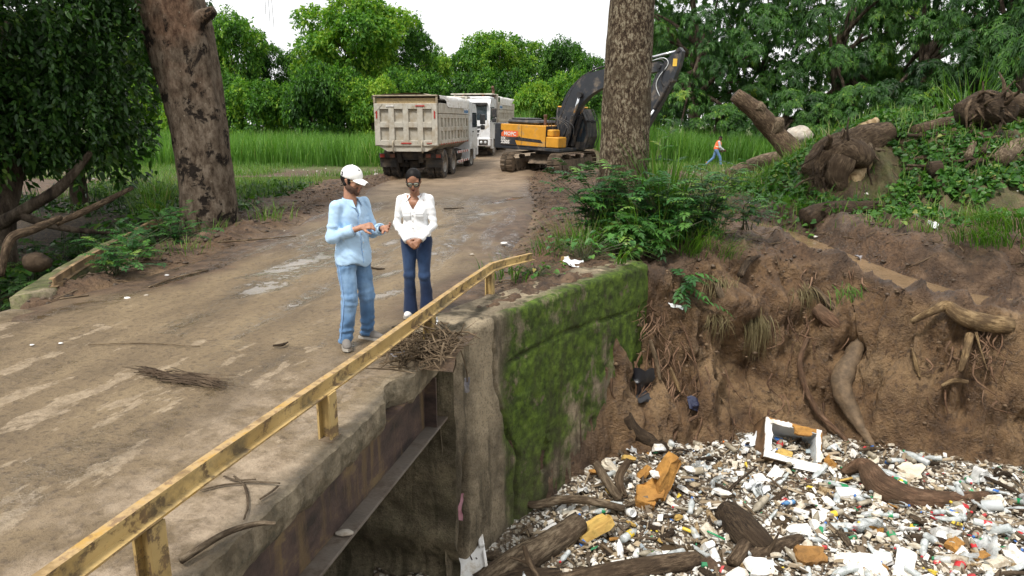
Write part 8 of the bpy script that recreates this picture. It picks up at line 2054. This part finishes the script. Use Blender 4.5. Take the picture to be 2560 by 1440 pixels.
foam_block('foam_sheet',W_(1378,1330,.09),(.24,.16,.09),'white foam box corner near the mossy wall',102,(R(20),R(-20),R(20)),None,.08,cat='foam sheet')
foam_block('foam_sheet',W_(1430,1290,.08),(.36,.22,.06),'dirty cream foam sheet behind the yellow urethane slab',103,(R(22),R(12),R(30)),M_CREAM,.3,cat='foam sheet')
foam_block('foam_sheet',W_(1900,1200,.06),(.26,.24,.06),'square white foam tile below the open broken chest',104,(R(14),R(5),R(25)),None,.2,cat='foam sheet')
WL=lambda pix,dz:[W_(x,y,z)for(x,y),z in zip(pix,np.broadcast_to(dz,(len(pix),)))]
log('driftwood_log',WL([(1200,1470),(1290,1410),(1380,1355),(1448,1308)],[.02,.10,.16,.2]),[.165,.165,.155,.13],M_DRIFT,'pale thick driftwood log slanting up beside the mossy wall','log',61,.14,18,34);mark(1330,1390,'the pale driftwood log')
log('driftwood_log',WL([(1818,1285),(1850,1315),(1885,1350),(1915,1375)],[.10,.13,.12,.05]),[.18,.20,.20,.16],M_LOGD,'dark mossy log in the middle of the rubbish with a sandal below it','log',62,.1,18,30);mark(1855,1320,'the dark mossy log')
log('driftwood_log',WL([(1400,1462),(1540,1435),(1660,1412),(1742,1400)],[.06,.08,.09,.06]),[.115,.135,.125,.10],M_LOG,'long muddy log along the near edge of the rubbish','log',63,.1,16,34);mark(1590,1425,'the long muddy log')
log('driftwood_log',[W_(2110,1180,.10),W_(2160,1165,.30),W_(2200,1215,.16),W_(2270,1245,.08),W_(2360,1252,.08),W_(2470,1240,.05)],[.06,.12,.19,.17,.13,.07],M_ROOTR,'thick reddish log bent like a swan neck at the back of the rubbish','log',64,.1,16,44);mark(2230,1235,'the swan necked log')
log('driftwood_log',WL([(2160,1165),(2210,1180),(2262,1185)],.05),[.09,.10,.08],M_LOG,'short brown log floating behind the swan necked log','log',65)
log('driftwood_log',WL([(2275,1348),(2340,1365),(2410,1380),(2470,1392)],.05),[.08,.11,.11,.07],M_LOGD,'dark slanting log among the bottles on the outer side','log',66);mark(2360,1368,'the dark slanting log')
log('driftwood_log',WL([(1875,1395),(1940,1372),(2000,1350)],[.06,.08,.06]),[.09,.10,.08],M_LOG,'brown log lying under the blue sandal','log',67)
log('driftwood_log',WL([(1240,1460),(1300,1448),(1400,1440)],.06),[.10,.11,.09],M_LOGD,'dark log end beside the packing slab','log',68)
log('driftwood_log',WL([(1830,1410),(1860,1370),(1880,1340)],[.05,.12,.08]),[.08,.09,.06],M_LOG,'short upright bark log before the dark mossy log','log',69)
log('branch',[W_(1252,1238,.34),W_(1330,1262,.28),W_(1400,1250,.30),W_(1460,1250,.25),W_(1560,1272,.12)],[.035,.05,.055,.055,.05],M_DRIFT,'long wavy branch reaching along the foot of the mossy wall','branch',70,.08);mark(1430,1250,'the long wavy branch')
log('branch',[W_(1488,1155,.55),W_(1515,1200,.35),W_(1548,1248,.1)],[.055,.065,.06],M_DRIFT,'straight grey post stump leaning on the wall foot','branch',71,.05)
log('branch',[W_(1572,1150,.5),W_(1548,1195,.3),W_(1560,1245,.06)],[.05,.06,.05],M_LOG,'crooked post standing between the wall and the orange foam chunk','branch',72,.1)
log('branch',[W_(1310,1365,.4),W_(1322,1400,.3),W_(1345,1450,.1)],[.025,.035,.04],M_LOG,'forked dead branch standing up before the driftwood log','branch',73,.1,parts=[('twig',[W_(1275,1392,.32),W_(1320,1408,.26)],[.015,.02],M_LOG)])
log('branch',WL([(1948,1330),(1930,1365),(1910,1395)],[.4,.2,.05]),[.012,.022,.025],M_DRIFT,'pale stick standing beside the blue sandal','branch',74)
log('branch',WL([(2412,1275),(2450,1262),(2480,1255)],.12),[.03,.03,.02],M_LOGD,'dark stick poking into the grey pipe','branch',75)
rl_=np.random.default_rng(88);ALLIT=[]
for i in range(44):
 x,y=spots(1,rl_);
 if not len(x):continue
 a=rl_.uniform(0,3.14);L=rl_.uniform(.3,.9);z=float(heap_z(x[0],y[0]))+.05;d=np.array((math.cos(a),math.sin(a),rl_.normal()*.15))*L/2;c=np.array((x[0],y[0],z));rad=rl_.uniform(.012,.034)
 e0,e1=c-d,c+d
 if not(wall_side(e0[0],e0[1],.2)and wall_side(e1[0],e1[1],.2)):continue
 LOGS_=LAND;j=int(np.argmin([math.hypot(q[0]-c[0],q[1]-c[1])for q in LAND]))
 k_=log('branch',[e0,c+rl_.normal(size=3)*.04,e1],[rad*.8,rad,rad*.6],[M_LOG,M_LOGD,M_DRIFT][i%3],('thin ' if rad<.02 else 'stout ')+['brown','wet black','pale'][i%3]+(' long stick' if L>.6 else ' short stick')+' near '+LAND[j][2],'branch',300+i,.12,7,8,group='sticks among the rubbish');ALLIT.append((k_,(c[0],c[1])))
M_CLR={}
def plastic(name,c,rough=.35):
 if name not in M_CLR:M_CLR[name]=simple(name,c,rough,0,.12,8,dirt=(.2,.15,.1),dirt_amt=.12)
 return M_CLR[name]
M_BLUEP,M_REDP,M_GREENP,M_YELP,M_WHITEP,M_ORNGP=plastic('blue_plastic',(.03,.14,.45)),plastic('red_plastic',(.5,.03,.035)),plastic('green_plastic',(.02,.26,.10)),plastic('yellow_plastic',(.72,.50,.04)),plastic('white_plastic',(.76,.76,.75)),plastic('orange_plastic',(.68,.2,.04))
sd2=empty('sandal',tuple(W_(1888,1365,.10)),rot=(R(12),R(-8),R(20)));tag(sd2,'blue and white sandal lying sole up by the dark mossy log','sandal')
so_=[(-.13,-.03),(-.06,-.045),(.02,-.035),(.09,-.05),(.14,-.03),(.15,.01),(.11,.045),(.03,.035),(-.06,.04),(-.13,.03)]
MB().prism(so_,0,.022,2).build('sole',M_BLUEP,sd2);MB().prism([(x*1.02,y*1.06)for x,y in so_],-.014,-.0005,2).build('edge',M_WHITEP,sd2)
pp_=empty('pipe_piece',tuple(W_(2455,1265,.12)),rot=(R(70),R(0),R(60)));tag(pp_,'grey perforated plastic pipe piece among the bottles','pipe')
v,f=lathe_mesh([(.07,0),(.075,.005),(.075,.24),(.07,.245),(.066,.24),(.066,.005),(.07,0)],20);mesh_obj('pipe_wall',v,f[:-2],M_LINER,pp_);mark(2455,1265,'the grey pipe piece')
ms=rag('net_bag',W_(2255,1208,.12),.24,.18,M_BLUEP,151,None,(.3,.2,.1),'crumpled bright blue net bag behind the swan necked log','net bag',11,.5)
def disc(name,px,py,r,h,mat,label,cat,rot,dz=.07):
 v,f=lathe_mesh([(.001,0),(r*.92,0),(r,.15*h),(r,h),(r*.92,h),(r*.9,.3*h),(.001,.3*h)],20);return tag(mesh_obj(name,v,f,mat,loc=tuple(W_(px,py,dz)),rot=rot),label,cat)
disc('bottle_lid',1832,1302,.055,.02,M_GREENP,'dark green lid at the edge of the dark mossy log','lid',(R(40),R(10),0),.2)
disc('bottle_lid',1635,1392,.05,.05,plastic('lime_plastic',(.18,.48,.06)),'lime green jar cap by the long muddy log','lid',(R(15),R(20),0))
disc('paper_plate',1822,1190,.13,.018,M_LINER,'round grey white plate left of the open broken chest','plate',(R(20),R(6),0))
disc('cup',1572,1280,.055,.12,M_WHITEP,'white plastic cup below the wavy branch','cup',(R(60),R(40),0),.1)
disc('bottle_lid',1955,1296,.035,.015,M_WHITEP,'small white lid beside the blue bottle','lid',(R(35),R(5),0),.12)
rg,f=tube_mesh([(.10*math.cos(t),.05*math.sin(t),.012*math.sin(2*t))for t in np.linspace(0,2*math.pi,20)],.012,6,False);tag(mesh_obj('ring',rg,f,M_REDP,loc=tuple(W_(2347,1294,.10)),rot=(R(20),R(5),0)),'dark red plastic ring among the clear bottles','ring')
o=MB().lathe([(.018,-.09),(.022,-.08),(.022,.06),(.017,.07),(.015,.09)],12,'x').build('tube',M_YELP,smooth=True,loc=tuple(W_(1723,1327,.09)),rot=(R(0),R(10),R(-28)));tag(o,'bright yellow plastic tube in the middle of the rubbish','tube')
o=MB().lathe([(.012,-.13),(.014,-.12),(.014,.12),(.010,.13)],8,'x').build('pen_tube',M_BLUEP,smooth=True,loc=tuple(W_(1665,1393,.05)),rot=(0,R(4),R(8)));tag(o,'thin blue plastic rod on the mud by the lime cap','rod')
o=MB().lathe([(.012,-.12),(.014,-.1),(.013,.12)],8,'x').build('straw',M_GREENP,smooth=True,loc=tuple(W_(1790,1338,.10)),rot=(0,R(8),R(-35)));tag(o,'green toothpaste tube next to the yellow tube','tube')
for px,py,w in((1560,1300,'the white cup'),(1720,1325,'the yellow tube'),(1890,1365,'the blue sandal'),(2345,1295,'the red ring'),(1820,1190,'the round grey plate'),(2255,1208,'the blue net bag'),(1635,1390,'the lime cap')):mark(px,py,w)
for px,py,w in((2540,1210,'the far end of the bank'),(2530,1290,'the outer rubbish'),(2540,1380,'the nearest outer corner'),(1700,1190,'the bank roots'),(1990,1260,'the middle of the rubbish'),(2120,1320,'the centre of the rubbish')):mark(px,py,w)
def film(name,c,a,rough=.2):
 n=NT(name);n.set(color=n.ramp(n.noise(9,4),[(.3,tuple(x*.75 for x in c)),(.7,c)]),rough=rough,spec=.6)
 tr=n.node('ShaderNodeBsdfTransparent');tr.inputs[0].default_value=(*(min(1,x*1.15+.1)for x in c),1);m_=n.node('ShaderNodeMixShader')
 k=n.ramp(n.noise(16,5,.7),[(.3,a-.18),(.7,a+.12)]);n.put(m_.inputs[0],k);n.t.links.new(tr.outputs[0],m_.inputs[1]);n.t.links.new(n.p.outputs[0],m_.inputs[2]);n.t.links.new(m_.outputs[0],n.out.inputs[0]);return n.m
BM=dict(clear=film('clear_plastic',(.70,.74,.74),.62),cloudy=film('silty_plastic',(.42,.37,.28),.80),green=film('green_plastic_film',(.02,.30,.12),.8),white=M_WHITEP,blue=film('blue_plastic_film',(.15,.35,.62),.75))
P_SLIM=[(.001,0),(.028,.002),(.032,.012),(.031,.06),(.029,.075),(.031,.09),(.032,.14),(.027,.17),(.014,.20),(.0125,.208),(.0125,.215)]
P_FAT=[(.001,0),(.040,.003),(.045,.018),(.044,.10),(.041,.115),(.044,.13),(.045,.20),(.036,.245),(.016,.285),(.0135,.295),(.0135,.305)]
P_JUG=[(.001,0),(.036,.002),(.040,.012),(.040,.10),(.034,.125),(.020,.14),(.018,.15)]
def bottle_meshes(prof,seed,flatten):
 v,f=lathe_mesh(prof,12);h=prof[-1][1]
 k=fbm(v*14,seed,3);v2=v.copy();d=unit(np.c_[v[:,:2],0*v[:,0]]);m_=sstep(.0,.03,v[:,2])*sstep(h*.95,h*.75,v[:,2])
 v2[:,0]+=d[:,0]*k*.012*m_;v2[:,1]*=1-flatten*m_;v2[:,1]+=.02*np.sin(v[:,2]/h*3+seed)*flatten;v2[:,2]-=h/2
 r=prof[-1][0]*1.12;cv,cf=lathe_mesh([(.001,h/2+.018),(r,h/2+.016),(r,h/2-.004),(.001,h/2-.004)][::-1],10)
 rb_=max(p[0]for p in prof);lv,lf=lathe_mesh([(rb_*1.02,-h*.16),(rb_*1.02,h*.12)],12);lv[:,1]*=1-flatten
 return(v2,f),(cv,cf),(lv,lf[:-2])
SHAPES=[bottle_meshes(p,i*3+1,fl)for i,(p,fl)in enumerate([(P_SLIM,.0),(P_SLIM,.45),(P_FAT,.1),(P_FAT,.5),(P_JUG,.05)])]
CACHE={}
def cached(key,vf,mat):
 if key not in CACHE:CACHE[key]=make_mesh(key.split('|')[0],vf[0],vf[1],mat)
 return CACHE[key]
CAPS=[('red',M_REDP),('blue',M_BLUEP),('white',M_WHITEP),('green',M_GREENP),('yellow',M_YELP),('orange',M_ORNGP)]
SLEEVES=[('red',M_REDP),('blue',M_BLUEP),('yellow',M_YELP),('white',M_WHITEP),('green',M_GREENP)]
SHW=['slim','crushed slim','stout','crushed stout','short']
def near(c):
 d=[math.hypot(q[0]-c[0],q[1]-c[1])for q in LAND];return LAND[int(np.argmin(d))][2]
def place_label(o,words_,c,cat,group):
 while len(f'{words_} near {near(c)}'.split())>12 and(' sleeve' in words_ or ' cap' in words_):
  words_=words_[:words_.rindex(' and ')]if ' and ' in words_ else words_[:words_.rindex(' with ')]
 o['category']=cat;o['group']=group;o['label']=f'{words_} near {near(c)}';ALLIT.append((o,c))
rb2=np.random.default_rng(202)
def bottle(x,y,kind,shp,capk,slk,rot,scale,dz=0.0):
 z=float(heap_z(x,y))+.035+dz
 body,cap_,slv=SHAPES[shp];o=bpy.data.objects.new('plastic_bottle',cached(f'plastic_bottle|{kind}{shp}',body,BM[kind]));o.location=(x,y,z);o.rotation_euler=rot;o.scale=(scale,)*3;link(o)
 wd_={'clear':'clear','cloudy':'silty','green':'green','white':'white','blue':'blue'}[kind]
 t=f'{SHW[shp]} {wd_} bottle'
 if capk is not None:c_=bpy.data.objects.new('bottle_cap',cached(f'bottle_cap|{shp}{CAPS[capk][0]}',cap_,CAPS[capk][1]));link(c_,o);t+=f' with {CAPS[capk][0]} cap'
 if slk is not None:s_=bpy.data.objects.new('sleeve',cached(f'sleeve|{shp}{SLEEVES[slk][0]}',slv,SLEEVES[slk][1]));link(s_,o);t+=f'{" and" if capk is not None else " with"} {SLEEVES[slk][0]} sleeve'
 place_label(o,t,(x,y),'bottle','plastic bottles in the rubbish')
 return o
bottle(*W_(1970,1270)[:2],'blue',0,1,3,(R(80),0,R(-60)),1.1,.05)
bx_,by_=spots(285,rb2,-.6,9.6)
w_=rb2.random(len(bx_))<np.clip(.35+.16*(bx_-1),.25,1);bx_,by_=bx_[w_],by_[w_]
ex2,ey2=spots(90,rb2,4.4,9.6,7.0,-.2);bx_,by_=np.r_[bx_,ex2],np.r_[by_,ey2]
for x,y in list(zip(bx_,by_))[:290]:
 kind=rb2.choice(['clear','cloudy','green','white'],p=[.62,.28,.035,.065]);shp=int(rb2.choice(5,p=[.30,.22,.22,.16,.10]))
 bottle(x,y,kind,shp,int(rb2.choice(6,p=[.3,.15,.25,.12,.10,.08]))if rb2.random()<.55 else None,int(rb2.integers(5))if rb2.random()<.28 else None,(R(90)+rb2.normal()*.3,rb2.normal()*.35,rb2.uniform(0,6.28)),rb2.uniform(.9,1.35),rb2.random()*.05)
rf=np.random.default_rng(303)
FV=[]
for i in range(12):
 r_=np.random.default_rng(400+i)
 if i%3<2:
  v,f=lathe_mesh([(max(.001,math.sin(q)),-math.cos(q))for q in np.linspace(.05,math.pi-.05,7)],9);v=np.sign(v)*np.abs(v)**.6
  v=v*(1+.34*fbm(v*1.2+i*7,i,3))[:,None]+r_.normal(size=v.shape)*.05
  v=np.maximum(v,r_.uniform(-.8,-.4));v=v*np.array((.5,.5*r_.uniform(.45,.9),.5*r_.uniform(.25,.5)))
 else:
  n_=9;a=np.sort(r_.uniform(0,2*math.pi,n_));k=r_.uniform(.6,1.05,n_);lo_=np.c_[np.cos(a)*k,np.sin(a)*k*r_.uniform(.45,.9),np.full(n_,-.09)];hi_=lo_*(.95,.95,-1)
  for q in(lo_,hi_):q[:,2]+=.35*fbm(q*np.array((1.2,1.2,0)),i,2)
  v=np.vstack([lo_,hi_])*.5;f=[(j,(j+1)%n_,n_+(j+1)%n_,n_+j)for j in range(n_)]+[tuple(range(n_-1,-1,-1)),tuple(n_+j for j in range(n_))]
 FV.append((v,f))
FW=['round','lumpy','thin','oblong','angular','flat','worn','chipped','curled','thick','blunt','torn']
FT=[('white',M_FOAM),('cream',M_CREAM),('yellowed',M_URY),('orange',M_URE)]
fx,fy=spots(420,rf,-.4,9.6);keep=rf.random(len(fx))<np.clip(.45+.12*(fx-1),.3,1);fx,fy=fx[keep][:290],fy[keep][:290]
for x,y in zip(fx,fy):
 i=int(rf.integers(12));c=int(rf.choice(4,p=[.46,.40,.09,.05]));s=.10+.28*rf.random()**2.0
 key=f'foam_fragment|{i}{c}'
 if key not in CACHE:CACHE[key]=make_mesh('foam_fragment',FV[i][0],FV[i][1],FT[c][1],smooth=False)
 o=bpy.data.objects.new('foam_fragment',CACHE[key]);o.location=(x,y,float(heap_z(x,y))+.035+.05*rf.random());o.rotation_euler=(rf.normal()*.4,rf.normal()*.4,rf.uniform(0,6.28));o.scale=(s,s,s*rf.uniform(.5,1.1));link(o)
 place_label(o,f'{"large" if s > .18 else "middling" if s > .11 else "small"} {FW[i]} {FT[c][0]} foam fragment',(x,y),'foam piece','foam fragments in the rubbish')
wx,wy=spots(150,rf,-.5,9.4)
SC=[('split wood scrap',M_SPLIT),('dark bark scrap',M_LOGD),('brown wood scrap',M_LOG),('pale driftwood scrap',M_DRIFT)]
for x,y in zip(wx,wy):
 i=int(rf.integers(6));c=int(rf.choice(4,p=[.15,.33,.32,.2]));key=f'wood_scrap|{i}{c}'
 if key not in CACHE:
  L=.5;rr_s=np.random.default_rng(i+50);v,f=limb([(-L,0,0),(rr_s.normal()*.1,rr_s.normal()*.1,0),(L,0,0)],[.10,.13,.07],7,7,.3,5,i,.55);CACHE[key]=make_mesh('wood_scrap',v,f,SC[c][1])
 s=rf.uniform(.14,.42);o=bpy.data.objects.new('wood_scrap',CACHE[key]);o.location=(x,y,float(heap_z(x,y))+.04);o.rotation_euler=(rf.uniform(0,6),rf.normal()*.25,rf.uniform(0,6.28));o.scale=(s,)*3;link(o)
 place_label(o,f'{"long" if s > .3 else "short"} {["crooked", "knotty", "straight", "stubby", "ridged", "worn"][i]} {SC[c][0]}',(x,y),'wood scrap','wood scraps in the rubbish')
M_FILM=film('clear_plastic_film',(.70,.72,.72),.5,.15);M_FILMW=film('milky_plastic_film',(.72,.72,.70),.85)
bx_,by_=spots(34,rf,-.2,9.4)
for i,(x,y)in enumerate(zip(bx_,by_)):
 s=rf.uniform(.16,.42);c=i%3
 o=rag('plastic_bag',(x,y,float(heap_z(x,y))+.07),s,s*rf.uniform(.5,.9),(M_FILM,M_FILMW,M_BAGW)[c],500+i,None,(rf.normal()*.4,rf.normal()*.4,rf.uniform(0,6)),n=10,amp=.5)
 place_label(o,f'{"big" if s > .3 else "small"} crumpled {("clear", "milky", "white")[c]} plastic bag',(x,y),'plastic bag','plastic bags in the rubbish')
by={}
for o,c in ALLIT:by.setdefault(o['label'],[]).append((c,o))
ORD=['first','second','third','fourth','fifth','sixth','seventh','eighth','ninth','tenth']
for lb,L in by.items():
 if len(L)>1:
  L.sort(key=lambda q:q[0][0]/q[0][1])
  for i,(c,o)in enumerate(L):o['label']=(('left' if i==0 else 'right')+' one of two: ' if len(L)==2 else ORD[min(i,9)]+' from left: ')+lb
bpy.context.view_layer.update()
dg_=bpy.context.evaluated_depsgraph_get()
for o in[o for o in scene.objects if o.type=='FONT']:
 me=bpy.data.meshes.new_from_object(o.evaluated_get(dg_))
 n_=bpy.data.objects.new('lettering',me);n_.matrix_basis=o.matrix_basis.copy();link(n_,o.parent)
 n_.parent=o.parent;bpy.data.objects.remove(o)
